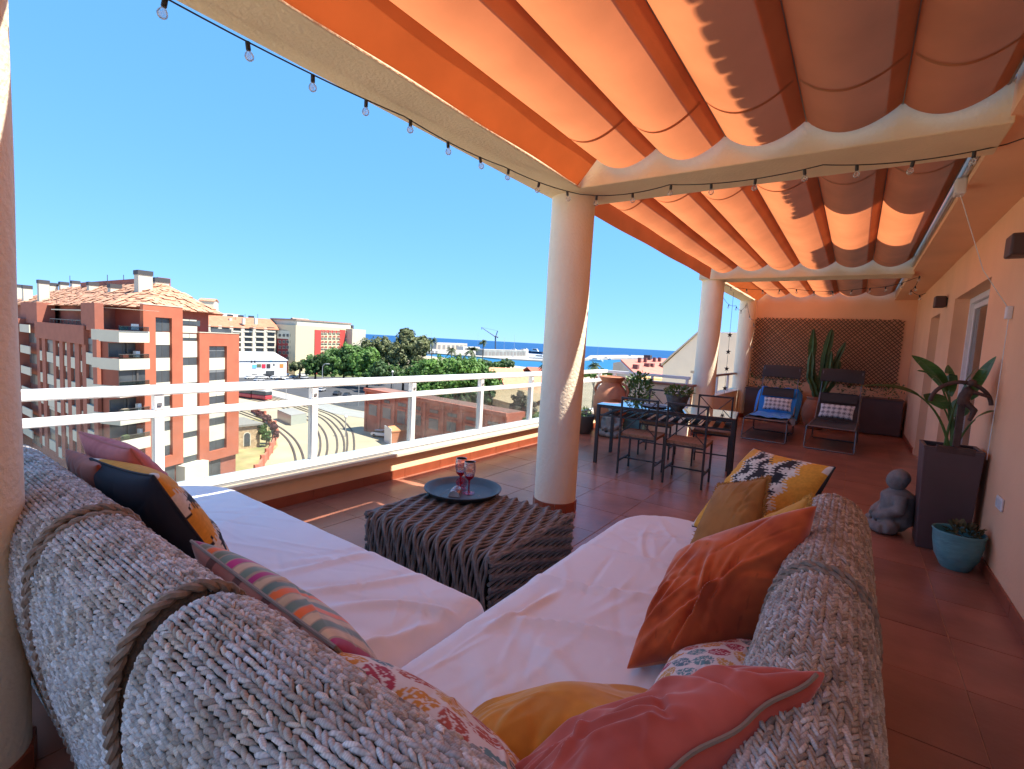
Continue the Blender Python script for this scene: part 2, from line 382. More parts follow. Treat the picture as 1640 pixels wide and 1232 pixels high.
# ------------------------------------------------------------------ parapet and railing
pw = thing('parapet_wall', 'low peach parapet wall with pale coping below the white railing', 'parapet', (PX, 3, 0))
B().box((PX-0.25, -3, -0.35), (PX, 8.3, 0.225)).build('wall', m_parapet, pw, local=False)
B().box((PX-0.29, -3, 0.226), (PX+0.05, 8.3, 0.262)).build('coping', M('coping_stone', (0.72, 0.60, 0.44), rough=0.8, var=0.1, scale=8, bump=0.15), pw, local=False, bevel=0.006)
st = B().box((0, -TS/2+0.002, 0), (0.012, TS/2-0.002, 0.085)).build('skirting_tile', m_skirt, pw, bevel=0.002, seg=1); k0 = True
for j in range(0, 26):
    y = y0+TS/2+j*TS
    if y > 8.1: break
    o = st if k0 else inst(st, 'skirting_tile', (0, 0, 0), pw); k0 = False
    o.location = Vector((PX+0.007, y, 0.001))-LOCS[pw.name]
for y in (1.55, 6.15):
    B().box((PX-0.02, y-0.05, 0.012), (PX+0.0155, y+0.05, 0.075)).build('drain_opening', m_black, pw, local=False)
rl = thing('railing', 'white metal railing with two handrails and glass panels above the low parapet', 'railing', (PX-0.06, 3, 0.26))
RX = PX-0.06
B().box((RX-0.035, -3, 0.95), (RX+0.035, 8.22, 1.012)).build('top_rail', m_white, rl, local=False, bevel=0.008)
B().box((RX-0.028, -3, 0.80), (RX+0.028, 8.22, 0.85)).build('middle_rail', m_white, rl, local=False, bevel=0.006)
B().box((RX-0.035, -3, 0.275), (RX+0.035, 8.22, 0.335)).build('bottom_rail', m_white, rl, local=False, bevel=0.006)
B().box((RX-0.05, -3, 0.263), (RX+0.05, 8.22, 0.274)).build('channel', m_alu, rl, local=False)
ys = [1.25+1.12*k for k in range(-3, 7)]
for y in ys:
    p = B().box((RX-0.03, y-0.0275, 0.336), (RX+0.03, y+0.0275, 0.7995)).box((RX-0.029, y-0.0275, 0.8505), (RX+0.029, y+0.0275, 0.9495)).build('post', m_white, rl, local=False, bevel=0.004)
    B().box((RX+0.0305, y-0.012, 0.88), (RX+0.036, y+0.012, 0.90)).build('bolt', m_alu, p, local=False)
for a, c in zip(ys[:-1], ys[1:]):
    B().box((RX-0.004, a+0.032, 0.337), (RX+0.004, c-0.032, 0.798)).build('pane', m_pane, rl, local=False)

# return wall at the end of the wide part, with a rail, and the parapet of the last bay
rw = thing('return_wall', 'cream wall with brown coping behind the urn and potted shrubs', 'wall', (-3.0, 8.4, 0))
B().box((-3.9, 8.301, -0.3), (-2.2, 8.5, 0.83)).build('wall', m_col, rw, local=False)
B().box((-3.93, 8.27, 0.831), (-2.17, 8.53, 0.868)).build('coping', M('brown_coping', (0.36, 0.16, 0.10), rough=0.6, var=0.15, scale=8), rw, local=False, bevel=0.006)
B().bar((-3.9, 8.4, 0.97), (-2.25, 8.4, 0.97), 0.05, 0.05).build('rail', m_white, rw, local=False, bevel=0.005)
for x in (-3.6, -2.9, -2.3): B().box((x-0.02, 8.38, 0.868), (x+0.02, 8.42, 0.945)).build('post', m_white, rw, local=False)
sw = thing('side_parapet', 'low cream parapet of the last bay between the two far columns', 'parapet', (-2.2, 10.4, 0))
B().box((-2.35, 8.95, -0.3), (-2.1, YE-0.01, 0.62)).build('wall', m_col, sw, local=False)
B().bar((-2.22, 8.95, 0.98), (-2.22, YE-0.3, 0.98), 0.05, 0.04).build('rail', M('brown_metal', (0.30, 0.18, 0.13), rough=0.5), sw, local=False)
for y in (9.2, 10.2, 11.2): B().box((-2.24, y-0.02, 0.62), (-2.20, y+0.02, 0.958)).build('post', m_white, sw, local=False)
g = thing('white_gate', 'small white panelled gate beyond the far column', 'gate', (-2.6, 9.6, 0))
B().box((-2.9, 11.0, 0.2), (-2.5, 11.06, 0.95)).build('panel', m_white, g, local=False, bevel=0.01)
B().box((-2.95, 10.97, 0.951), (-2.45, 11.09, 1.0)).build('top_cap', m_parapet, g, local=False, bevel=0.005)

# ------------------------------------------------------------------ awnings
def awning(label, ya, yb, rods, zr, zv, xv, seams, seed):
    a = thing('awning', label, 'awning', ((rods[0]+rods[-1])/2, (ya+yb)/2, zr), group='orange pleated awnings over the terrace')
    rr = random.Random(seed); sag = 0.115
    def prof(t): return sag*(math.sin(math.pi*t**0.92)**0.9)
    def zf(t, v): return zr-prof(t)*(1+0.07*math.sin(v*9+seed))
    for i in range(len(rods)-1):
        x0, x1 = rods[i], rods[i+1]; s = sag*rr.uniform(0.9, 1.12); ph = rr.uniform(0, 6)
        def fn(u, v, x0=x0, x1=x1, s=s, ph=ph):
            y = ya+v*(yb-ya); e = min(v, 1-v)*(yb-ya)
            tt = u**0.93
            z = zr-0.012-s*math.sin(math.pi*tt)**0.85*(1-0.12*math.exp(-e*6))*(1+0.05*math.sin(y*2.3+ph)+0.02*math.sin(y*7+ph))
            return (x0+u*(x1-x0), y, z)
        cl = B().grid(fn, 16, 44).build('cloth_panel', m_fabric, a, smooth=True, local=False, fix=False)
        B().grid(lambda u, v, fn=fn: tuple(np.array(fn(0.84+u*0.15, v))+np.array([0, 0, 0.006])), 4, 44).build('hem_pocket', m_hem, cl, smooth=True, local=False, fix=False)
        for ysm in seams:
            v0 = (ysm-ya)/(yb-ya); dv = 0.013/(yb-ya)
            B().grid(lambda u, v, fn=fn, v0=v0, dv=dv: tuple(np.array(fn(0.03+u*0.94, v0+(v-0.5)*2*dv))-np.array([0, 0, 0.004])), 16, 1).build('seam', m_seam, cl, smooth=True, local=False, fix=False).location
    for i, x in enumerate(rods):
        B().tube([(x, ya-0.02, zr-0.005), (x, yb+0.02, zr-0.005)], 0.011, 8).build('rod', m_rod, a, smooth=True, local=False)
    # valance hanging on the sea side
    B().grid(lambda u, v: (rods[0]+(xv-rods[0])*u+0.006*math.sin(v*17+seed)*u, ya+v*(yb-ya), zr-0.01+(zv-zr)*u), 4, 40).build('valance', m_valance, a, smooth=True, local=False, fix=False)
    for y in (ya-0.05, yb+0.05):
        B().tube([(rods[0], y, zr+0.03), (rods[-1]+0.03, y, zr+0.03)], 0.012, 8).build('track', m_alu, a, smooth=True, local=False)
    return a
awning('orange awning over the sofa, nearest of the three bays', 0.50, 3.34, [-1.69, -1.25, -0.81, -0.37, 0.07, 0.47], 2.80, 2.63, -1.835, (2.80, 1.15), 1)
awning('orange awning over the dining table, between the two cross beams', 3.97, 8.42, [-2.07, -1.67, -1.25, -0.82, -0.38, 0.05, 0.47], 2.83, 2.62, -2.085, (4.35, 8.05), 2)
awning('orange awning over the sun loungers, farthest of the three bays', 9.02, 12.28, [-1.78, -1.33, -0.88, -0.43, 0.02, 0.47], 2.83, 2.66, -1.965, (10.5,), 3)
tr = thing('awning_rail', 'grey metal awning rail with a cord pulley along the soffit edge', 'rail', (0.49, 6, 2.8))
B().tube([(0.485, 3.95, 2.72), (0.485, 8.45, 2.72)], 0.018, 8).build('tube', m_alu, tr, smooth=True, local=False)
B().box((0.44, 4.55, 2.60), (0.5, 4.66, 2.71)).build('pulley', m_white, tr, local=False, bevel=0.01)
B().tube([(0.47, 4.6, 2.62), (0.66, 4.72, 2.1), (0.845, 4.85, 1.83)], 0.003, 5).tube([(0.845, 4.85, 1.80), (0.845, 4.86, 1.3), (0.84, 4.87, 0.75)], 0.003, 5).build('cord', m_white, tr, smooth=True, local=False)
B().box((0.825, 4.82, 1.77), (0.859, 4.88, 1.86)).build('cord_cleat', m_white, tr, local=False, bevel=0.006)

# ------------------------------------------------------------------ lamps, sockets on the house wall
def wall_lamp(y, label):
    l = thing('wall_lamp', label, 'wall lamp', (WX, y, 2.24), group='brown box lamps on the house wall')
    B().box((0.735, y-0.09, 2.15), (0.845, y+0.09, 2.29)).build('housing', M('brown_lamp', (0.06, 0.03, 0.025), rough=0.5), l, local=False, bevel=0.012)
    B().box((0.8455, y-0.06, 2.17), (0.8595, y+0.06, 2.27)).build('bracket', m_dark, l, local=False)
wall_lamp(4.52, 'brown box lamp high on the wall, cut by the right edge')
wall_lamp(8.25, 'smaller looking brown box lamp on the wall between the two glass doors')
def socket(y, z, label):
    s = thing('wall_socket', label, 'socket', (WX, y, z), group='white sockets on the house wall')
    B().box((0.845, y-0.075, z-0.042), (0.8595, y+0.075, z+0.042)).build('cover', m_white, s, local=False, bevel=0.008)
    for d in (-0.035, 0.035):
        B().box((0.842, y+d-0.025, z-0.025), (0.8452, y+d+0.025, z+0.025)).build('outlet', M('socket_grey', (0.6, 0.62, 0.62), rough=0.4), s, local=False, bevel=0.002)
socket(4.42, 0.54, 'white double wall socket beside the tall brown planter')
socket(8.3, 0.35, 'small white wall socket low between the two glass doors')

# ------------------------------------------------------------------ festoon lights
def festoon(pts, nb, label, sagf=0.03, off=0.0, seed=0, bs=0.78):
    rr = random.Random(seed); s = thing('string_light', label, 'string light', pts[0], group='festoon strings with clear bulbs')
    P = []
    for a, c in zip(pts[:-1], pts[1:]):
        a, c = Vector(a), Vector(c); n = 14
        for i in range(n):
            t = i/n; q = a.lerp(c, t); q.z -= sagf*4*t*(1-t); P.append(q)
    P.append(Vector(pts[-1])); B().tube(P, 0.0035, 5).build('cable', m_black, s, smooth=True, local=False)
    Ls = [0]
    for a, c in zip(P[:-1], P[1:]): Ls.append(Ls[-1]+(c-a).length)
    sock = bulb = None
    for k in range(nb):
        t = (k+0.5+off)/nb*Ls[-1]; i = max(j for j in range(len(Ls)) if Ls[j] <= t+1e-9); i = min(i, len(P)-2)
        q = P[i].lerp(P[i+1], (t-Ls[i])/max(1e-6, Ls[i+1]-Ls[i])); tl = (rr.uniform(-.18, .18), rr.uniform(-.18, .18), 0)
        if sock is None:
            sock = B().lathe([(0.004, 0.004), (0.012, 0.0), (0.0125, -0.04), (0.009, -0.043)], 10).build('socket', m_black, s, smooth=True)
            sock.location = (0, 0, 0); sock.data.transform(Matrix.Translation((0, 0, -0.043)))
            pr = [(0.008, -0.042), (0.011, -0.047), (0.020, -0.060), (0.0235, -0.072), (0.020, -0.085), (0.010, -0.0935), (0.0005, -0.0955)]
            bulb = B().lathe(pr, 14).build('bulb', m_bulb, sock, smooth=True); bulb.location = (0, 0, 0); bulb.data.transform(Matrix.Translation((0, 0, -0.0955)))
            so, bo = sock, bulb
        else:
            so = sock.copy(); COL.objects.link(so); bo = bulb.copy(); COL.objects.link(bo); bo.parent = so
        so.location = q-Vector(pts[0]); so.rotation_euler = tl; so.scale = (bs, bs, bs)
    return s
zc = ZB-0.03
festoon([(-2.155, 0.62, zc), (-2.10, 1.85, zc), (-2.06, 2.7, zc), (-1.86, 3.42, zc-0.01)], 10, 'festoon string under the outer beam, seen against the open sky', 0.02, seed=1)
festoon([(-1.86, 3.42, zc-0.01), (-1.2, 3.52, zc), (-0.28, 3.55, zc), (0.55, 3.75, 2.63)], 9, 'festoon string across the first cross beam from column to house', 0.035, seed=2)
festoon([(0.55, 3.75, 2.63), (0.72, 3.6, 2.64)], 1, 'short end of festoon string hooked under the soffit', 0.0, seed=3)
festoon([(-2.0, 9.0, zc), (-1.0, 9.4, 2.56), (0.0, 9.4, 2.55), (0.6, 8.8, 2.63), (0.55, 9.3, 2.5), (0.7, 9.0, 2.42)], 15, 'festoon string across the last bay, bunched up under the soffit', 0.05, seed=4)
festoon([(-2.1, 9.1, zc), (-2.0, 10.2, 2.35), (-2.0, 11.3, 2.5), (-1.95, 12.0, 2.2), (-1.93, 12.05, 0.9)], 9, 'festoon string looped along the far outer beam and down the column', 0.12, seed=5)
# wind chime beside the second dining column
wc = thing('wind_chime', 'dark hanging wind chime with stars beside the far dining column', 'wind chime', (-1.88, 9.3, 2.0))
B().tube([(-1.88, 9.3, 2.5), (-1.88, 9.3, 0.7)], 0.003, 5).build('cord', m_black, wc, smooth=True, local=False)
for i, z in enumerate((1.75, 1.45, 1.15, 0.8)):
    b = B(); pts = []
    for k in range(10):
        t = math.pi*2*k/10+0.3; q = 0.05 if k % 2 == 0 else 0.02; pts.append((-1.88+q*math.cos(t)*0.8, 9.3+q*math.cos(t)*0.6, z+q*math.sin(t)))
    b.prism(pts, (0, 0, 0), (0.006, -0.008, 0)); b.build('star', m_dark, wc, local=False)
# ------------------------------------------------------------------ woven sofa modules
m_weave = M('hyacinth_weave', (0.4, 0.35, 0.3), rough=0.85, var=0.25, scale=60, bump=0.4, bscale=300, attr=True)
def _fibres(m):
    t = m.node_tree; N = t.nodes; L = t.links; a = N.new('ShaderNodeAttribute'); a.attribute_name = 'fibre'
    s = N.new('ShaderNodeMath'); s.operation = 'SINE'; L.new(a.outputs['Fac'], s.inputs[0])
    r = N.new('ShaderNodeMapRange'); r.inputs['From Min'].default_value = -1; r.inputs['To Min'].default_value = 0.86; r.inputs['To Max'].default_value = 1.08; L.new(s.outputs[0], r.inputs['Value'])
    b = N['Principled BSDF']; src = b.inputs['Base Color'].links[0].from_socket; v = N.new('ShaderNodeVectorMath'); v.operation = 'SCALE'; L.new(src, v.inputs[0]); L.new(r.outputs[0], v.inputs['Scale']); L.new(v.outputs[0], b.inputs['Base Color'])
_fibres(m_weave)
m_core = M('sofa_core', (0.10, 0.08, 0.065), rough=0.95, var=0.5, scale=70, bump=0.8, bscale=90)
m_braid = M('braid', (0.26, 0.20, 0.15), rough=0.85, var=0.35, scale=60, bump=0.5, bscale=200)
m_sheet = M('white_sheet', (0.87, 0.86, 0.885), rough=0.9, var=0.02, scale=5, bump=0.06, bscale=700)

def knot_template():
    v = []; f = []; n = 5
    prof = [(-0.68, 0.25, -0.42), (-0.30, 0.92, 0.06), (0.30, 0.92, 0.06), (0.68, 0.25, -0.42)]
    for x, r, h in prof:
        for k in range(n):
            t = 2*math.pi*k/n; v.append((x, 0.5*r*math.cos(t), 0.5*r*math.sin(t)+h*0.5))
    for i in range(len(prof)-1):
        for k in range(n): f.append((i*n+k, i*n+(k+1) % n, (i+1)*n+(k+1) % n, (i+1)*n+k))
    fb = [x*34+1.0*math.pi*2*k/n*1.0 for x, r, h in prof for k in range(n)]
    return v, f, fb
KT = knot_template()

def resample(P, step):
    P = [np.array(p, float) for p in P]
    # smooth by Catmull-Rom then resample evenly
    Q = []
    for i in range(len(P)-1):
        p0 = P[max(i-1, 0)]; p1 = P[i]; p2 = P[i+1]; p3 = P[min(i+2, len(P)-1)]
        for t in np.linspace(0, 1, 24, endpoint=False):
            Q.append(0.5*((2*p1)+(-p0+p2)*t+(2*p0-5*p1+4*p2-p3)*t*t+(-p0+3*p1-3*p2+p3)*t**3))
    Q.append(P[-1]); Q = np.array(Q); L = np.concatenate([[0], np.cumsum(np.linalg.norm(np.diff(Q, axis=0), axis=1))])
    n = max(2, int(round(L[-1]/step))); s = np.linspace(0, L[-1], n+1)
    return np.stack([np.interp(s, L, Q[:, k]) for k in range(2)], 1)

def back_module(name, label, axis, a0, a1, prof, r0, r1, row=0.021, pit=0.036, seed=0, base=None, warm=0.0):
    """woven back between a0 and a1 along axis; prof = list of (across, z), closed towards the seat side; r0/r1 = rounding of the two ends"""
    rr = np.random.default_rng(seed)
    t = thing(name, label, 'sofa', (0, 0, 0)); 
    pr = resample(prof, row); nr = len(pr)
    cen = np.array([pr[:, 0].mean(), 0.42])
    def shrink(a):
        # rounding factor towards an end
        d0, d1 = a-a0, a1-a; s = 0.0
        if d0 < r0: s = max(s, r0*(1-math.sqrt(max(0, 1-(1-d0/r0)**2))))
        if d1 < r1: s = max(s, r1*(1-math.sqrt(max(0, 1-(1-d1/r1)**2))))
        return s
    nm = np.zeros_like(pr)
    for i in range(nr):
        d = pr[min(i+1, nr-1)]-pr[max(i-1, 0)]; d /= np.linalg.norm(d); nm[i] = (d[1], -d[0])
    if ((pr-cen)*nm).sum() < 0: nm = -nm
    def pt(a, i, off=0.0):
        s = shrink(a); q = pr[i]+nm[i]*(off-s); q[1] = max(q[1], 0.012)
        return (a, q[0], q[1]) if axis == 'x' else (q[0], a, q[1])
    # core
    na = 24; b = B(); us = np.concatenate([a0+r0*np.linspace(0, 1, 7)[:-1], np.linspace(a0+r0, a1-r1, 14), a1-r1*np.linspace(1, 0, 7)[1:]])
    o = [pt(a, i, -0.010) for a in us for i in range(nr)]
    f = [(j*nr+i, j*nr+i+1, (j+1)*nr+i+1, (j+1)*nr+i) for j in range(len(us)-1) for i in range(nr-1)]
    f += [tuple(range(nr)), tuple((len(us)-1)*nr+i for i in range(nr))]
    b.add(o, f); b.build('frame', m_core, t)
    # strands
    ms = []; cols = []
    tones = np.array([(0.52, 0.48, 0.45), (0.42, 0.37, 0.33), (0.60, 0.57, 0.54), (0.46, 0.39, 0.32), (0.30, 0.25, 0.21), (0.54, 0.46, 0.37)])
    if axis == 'x': tones = tones*np.array([1.12, 1.14, 1.17])
    tones = tones*(1-warm*0.4)+np.array([0.42, 0.31, 0.21])*warm*0.4
    Lr = a1-a0
    for i in range(nr-1):
        k = int(Lr/pit); ph = (i % 2)*0.5
        for j in range(k+1):
            a = a0+(j+ph+rr.normal(0, 0.07))*Lr/(k+0.5)
            if a < a0+(0.016 if r0 < 0.06 else 0.004) or a > a1-(0.016 if r1 < 0.06 else 0.004): continue
            p = np.array(pt(a, i)); e = 0.008
            al = min(a+e, a1-0.001); am = max(a-e, a0+0.001)
            tu = np.array(pt(al, i))-np.array(pt(am, i)); tu /= np.linalg.norm(tu)+1e-9
            tv = np.array(pt(a, min(i+1, nr-1)))-np.array(pt(a, max(i-1, 0))); tv -= tu*(tv@tu); tv /= np.linalg.norm(tv)+1e-9
            nn = np.cross(tu, tv)
            n2 = np.array([0, nm[i][0], nm[i][1]]) if axis == 'x' else np.array([nm[i][0], 0, nm[i][1]])
            if nn@n2 < 0: tv = -tv; nn = -nn
            sl_ = 0.40 if axis == 'y' else 0.27; an = (sl_ if i % 2 else -sl_)+rr.normal(0, 0.12)
            x = tu*math.cos(an)+tv*math.sin(an); y = np.cross(nn, x)
            l = pit*(rr.uniform(1.55, 1.95) if axis == 'y' else rr.uniform(1.25, 1.6)); wd = row*(rr.uniform(0.72, 0.95) if axis == 'y' else rr.uniform(0.74, 1.0)); h = row*rr.uniform(0.85, 1.3)
            m4 = np.eye(4); m4[:3, 0] = x*l; m4[:3, 1] = y*wd; m4[:3, 2] = nn*h; m4[:3, 3] = p+nn*(rr.normal(0, 0.0012)-0.002); ms.append(m4)
            lo_ = 0.5+0.25*math.sin(a*23+i*0.31+seed)+0.25*math.sin(a*51-i*0.73); kk = lo_*(len(tones)-1.001)+rr.normal(0, 0.5); kk = min(max(kk, 0), len(tones)-1.001); c = tones[int(kk)]*(1-kk%1)+tones[int(kk)+1]*(kk%1); cols.append(np.clip(c*rr.uniform(0.66, 1.2), 0.03, 0.8))
    o = scatter_mesh('woven_strands', KT[0], KT[1], np.array(ms), m_weave, t, smooth=True, cols=np.array(cols), fib=KT[2]); o['kind'] = 'stuff'
    # braided rope along both ends of the back
    for a, rd in ((a0+0.012, r0), (a1-0.012, r1)):
        if rd > 0.06: continue
        for ph in (0, math.pi):
            P = []
            for i in range(nr):
                q = np.array(pt(a, i, 0.004)); n2 = np.array([0, nm[i][0], nm[i][1]]) if axis == 'x' else np.array([nm[i][0], 0, nm[i][1]])
                ax = np.array([1, 0, 0]) if axis == 'x' else np.array([0, 1, 0]); w_ = i*1.1+ph
                P.append(q+n2*0.006*math.sin(w_)+ax*0.007*math.cos(w_))
            B().tube(P, 0.0085, 6).build('braided_edge', m_braid, t, smooth=True)
    if base:
        B().box(*base).build('seat_base', m_core, t, bevel=0.02)
    return t
LP = [(0.57, 0.50), (0.565, 0.60), (0.555, 0.72), (0.525, 0.825), (0.47, 0.875), (0.41, 0.885), (0.345, 0.86), (0.298, 0.79), (0.284, 0.66), (0.310, 0.45), (0.365, 0.20), (0.415, 0.012)]
RP = [(-0.155, 0.50), (-0.15, 0.60), (-0.14, 0.72), (-0.115, 0.815), (-0.065, 0.868), (-0.01, 0.878), (0.05, 0.855), (0.095, 0.79), (0.110, 0.66), (0.090, 0.45), (0.060, 0.30)]
RP2 = [(x, z*0.995) for x, z in RP]
back_module('sofa', 'woven sofa section at the far left, half hidden by the column', 'x', -2.95, -1.715, LP, 0.14, 0.03, row=0.0112, pit=0.0160, seed=1, base=((-2.85, 0.57, 0.05), (-1.73, 1.26, 0.26)))
back_module('sofa', 'woven sofa section between the two left back seams, striped cushion against it', 'x', -1.705, -1.075, [(y, z-0.012) for y, z in LP], 0.03, 0.03, row=0.0112, pit=0.0160, seed=2, base=((-1.70, 0.57, 0.05), (-1.09, 1.26, 0.26)))
back_module('sofa', 'chunky woven sofa corner section at the bottom of the picture', 'x', -1.06, 0.05, [(y-0.005, z) for y, z in LP], 0.085, 0.10, row=0.0120, pit=0.0170, seed=3, base=((-1.06, 0.56, 0.05), (-0.17, 1.20, 0.26)))
back_module('sofa', 'woven sofa back on the right behind the pink and leaf cushions', 'y', 0.50, 1.47, RP2, 0.05, 0.03, row=0.0112, pit=0.0160, seed=4, warm=0.35)
back_module('sofa', 'woven sofa section with the rounded far end on the right', 'y', 1.48, 2.50, RP, 0.03, 0.20, row=0.0112, pit=0.0158, seed=5, base=((-1.04, 1.22, 0.05), (-0.17, 2.72, 0.26)), warm=0.7)

def mattress(label, x0, x1, y0, y1, ztop, rads, folds, seed, edge=0.085, zlow=0.17):
    rr = np.random.default_rng(seed); nx, ny = 190, 150
    def half(y, side):
        # inset of the outline near the rounded corners: rads = (x0y0, x1y0, x1y1, x0y1)
        r = 0
        for (cx, cy, k) in ((0, 0, 0), (1, 0, 1), (1, 1, 2), (0, 1, 3)):
            if cx != side: continue
            q = rads[k]; d = (y-y0) if cy == 0 else (y1-y)
            if d < q: r = max(r, q-math.sqrt(max(0, q*q-(q-d)**2)))
        return r
    sy = 0.5-0.5*np.cos(np.linspace(0, math.pi, ny+1)); sy = 0.55*sy+0.45*np.linspace(0, 1, ny+1)
    sx = 0.5-0.5*np.cos(np.linspace(0, math.pi, nx+1)); sx = 0.55*sx+0.45*np.linspace(0, 1, nx+1)
    V = []
    for t in sy:
        y = y0+t*(y1-y0); a = x0+half(y, 0); c = x1-half(y, 1)
        for s in sx: V.append((a+s*(c-a), y))
    V = np.array(V)
    # distance to outline
    d = np.full(len(V), 9.0)
    cx = V[:, 0]; cy = V[:, 1]
    dx0 = cx-x0; dx1 = x1-cx; dy0 = cy-y0; dy1 = y1-cy
    d = np.minimum(np.minimum(dx0, dx1), np.minimum(dy0, dy1))
    for (px, py, k) in ((dx0, dy0, 0), (dx1, dy0, 1), (dx1, dy1, 2), (dx0, dy1, 3)):
        q = rads[k]; m = (px < q) & (py < q); dd = q-np.sqrt((q-px)**2+(q-py)**2); d = np.where(m, np.minimum(d, dd), d)
    d = np.clip(d, 0, None)
    z = np.where(d < edge, ztop-edge*(1-np.sqrt(np.clip(1-(1-d/edge)**2, 0, 1))), ztop)
    z += 0.012*np.clip(d/0.35, 0, 1)
    # soft creases
    disp = np.zeros(len(V))
    for (fx, fy, ang, ln, amp, wdt, bend) in folds:
        c, s = math.cos(ang), math.sin(ang); u = (cx-fx)*c+(cy-fy)*s; v = -(cx-fx)*s+(cy-fy)*c-bend*u*u
        w_ = 0.62*wdt*(1+0.9*np.abs(u)/ln); env = np.exp(-(u/ln)**4*1.5)
        disp += 1.7*amp*env*(np.exp(-(v/w_)**2)-0.55*np.exp(-((v-1.5*w_)/(1.1*w_))**2))
    for _ in range(130):
        fx, fy = rr.uniform(x0, x1), rr.uniform(y0, y1); ang = rr.uniform(0, math.pi); c, s = math.cos(ang), math.sin(ang); ln = rr.uniform(0.08, 0.3)
        u = (cx-fx)*c+(cy-fy)*s; v = -(cx-fx)*s+(cy-fy)*c-rr.uniform(-.6, .6)*u*u; wdt = rr.uniform(0.006, 0.020)
        disp += rr.uniform(-1, 1)*0.0048*np.exp(-(u/ln)**2)*np.exp(-(v/wdt)**2)
    z += disp*np.clip(d/0.05, 0.25, 1)
    b = B(); b.v = [(x, y, q) for (x, y), q in zip(V.tolist(), z.tolist())]
    W = nx+1; b.f = [(j*W+i, j*W+i+1, (j+1)*W+i+1, (j+1)*W+i) for j in range(ny) for i in range(nx)]
    loop = [i for i in range(nx+1)]+[j*W+nx for j in range(1, ny+1)]+[ny*W+i for i in range(nx-1, -1, -1)]+[j*W for j in range(ny-1, 0, -1)]
    k = len(b.v); n = len(loop); cxm, cym = (x0+x1)/2, (y0+y1)/2
    for lv, off in ((0.5, 0.004), (1.0, -0.012)):
        for q, i in enumerate(loop):
            x, y, zz = b.v[i]; l = math.hypot(x-cxm, y-cym); wv = 0.004*math.sin(q*0.7)+0.003*math.sin(q*1.9+1)
            b.v.append((x+(x-cxm)/l*(off+wv), y+(y-cym)/l*(off+wv), zz+(zlow-zz)*lv))
    prev = loop
    for lv in range(2):
        cur = [k+lv*n+q for q in range(n)]
        b.f += [(prev[q], prev[(q+1) % n], cur[(q+1) % n], cur[q]) for q in range(n)]; prev = cur
    b.m = [0]*len(b.f)
    return b.solo('mattress', m_sheet, label, 'mattress', 'white covered mattresses on the sofa', smooth=True)
A = math.radians
mattress('white covered mattress on the left sofa, running towards the railing', -3.42, -1.075, 0.575, 1.465, 0.43, (0.06, 0.03, 0.05, 0.42),
         [(-1.5, 1.15, A(60), 0.30, 0.012, 0.03, 0.5), (-1.25, 1.2, A(35), 0.28, 0.015, 0.028, -0.7), (-1.75, 1.2, A(75), 0.25, 0.010, 0.03, 0.3), (-1.5, 0.9, A(10), 0.5, 0.009, 0.035, 0.2), (-2.2, 0.95, A(150), 0.5, 0.007, 0.05, 0.1), (-1.18, 0.95, A(70), 0.3, 0.012, 0.03, 0.2), (-1.9, 0.75, A(170), 0.6, 0.008, 0.04, 0)], 1)
mattress('white covered mattress on the right sofa with a rounded far end', -1.068, -0.16, 0.575, 2.95, 0.435, (0.03, 0.03, 0.16, 0.34),
         [(-0.8, 1.75, A(15), 0.35, 0.012, 0.03, 0.5), (-0.75, 2.15, A(8), 0.35, 0.010, 0.035, 0.5), (-0.75, 1.45, A(25), 0.3, 0.012, 0.03, -0.4), (-0.9, 1.45, A(80), 0.2, 0.012, 0.02, 0.4), (-0.55, 1.2, A(150), 0.35, 0.008, 0.04, 0.2), (-0.7, 2.5, A(10), 0.3, 0.008, 0.03, 0.6), (-0.65, 0.95, A(140), 0.35, 0.006, 0.04, 0)], 2)

# ------------------------------------------------------------------ cushions
def hashn(i, j, k=0):
    q = np.sin(i*127.1+j*311.7+k*74.7)*43758.5453; return q-np.floor(q)
def vnoise(x, y, s=0):
    i, j = np.floor(x), np.floor(y); u, v = x-i, y-j; u = u*u*(3-2*u); v = v*v*(3-2*v)
    return (hashn(i, j, s)*(1-u)+hashn(i+1, j, s)*u)*(1-v)+(hashn(i, j+1, s)*(1-u)+hashn(i+1, j+1, s)*u)*v
def pat_plain(c):
    c = np.array(c); return lambda s, t: np.tile(c, (len(s), 1))*(0.94+0.12*vnoise(s*3, t*3))[:, None]
def pat_velvet(c, c2, marks=False):
    c, c2 = np.array(c), np.array(c2)
    def f(s, t):
        n = 0.5*vnoise(s*2.2+t*0.6, t*2.5, 3)+0.3*vnoise(s*5, t*6, 4)+0.2*vnoise(s*13, t*11, 5); k = np.clip((n-0.35)/0.3, 0, 1)[:, None]
        sp = (vnoise(s*26, t*9, 8) > 0.90)[:, None]*(0.22 if marks else 0.0)
        return (c*(1-k)+c2*k)*(1-sp)
    return f
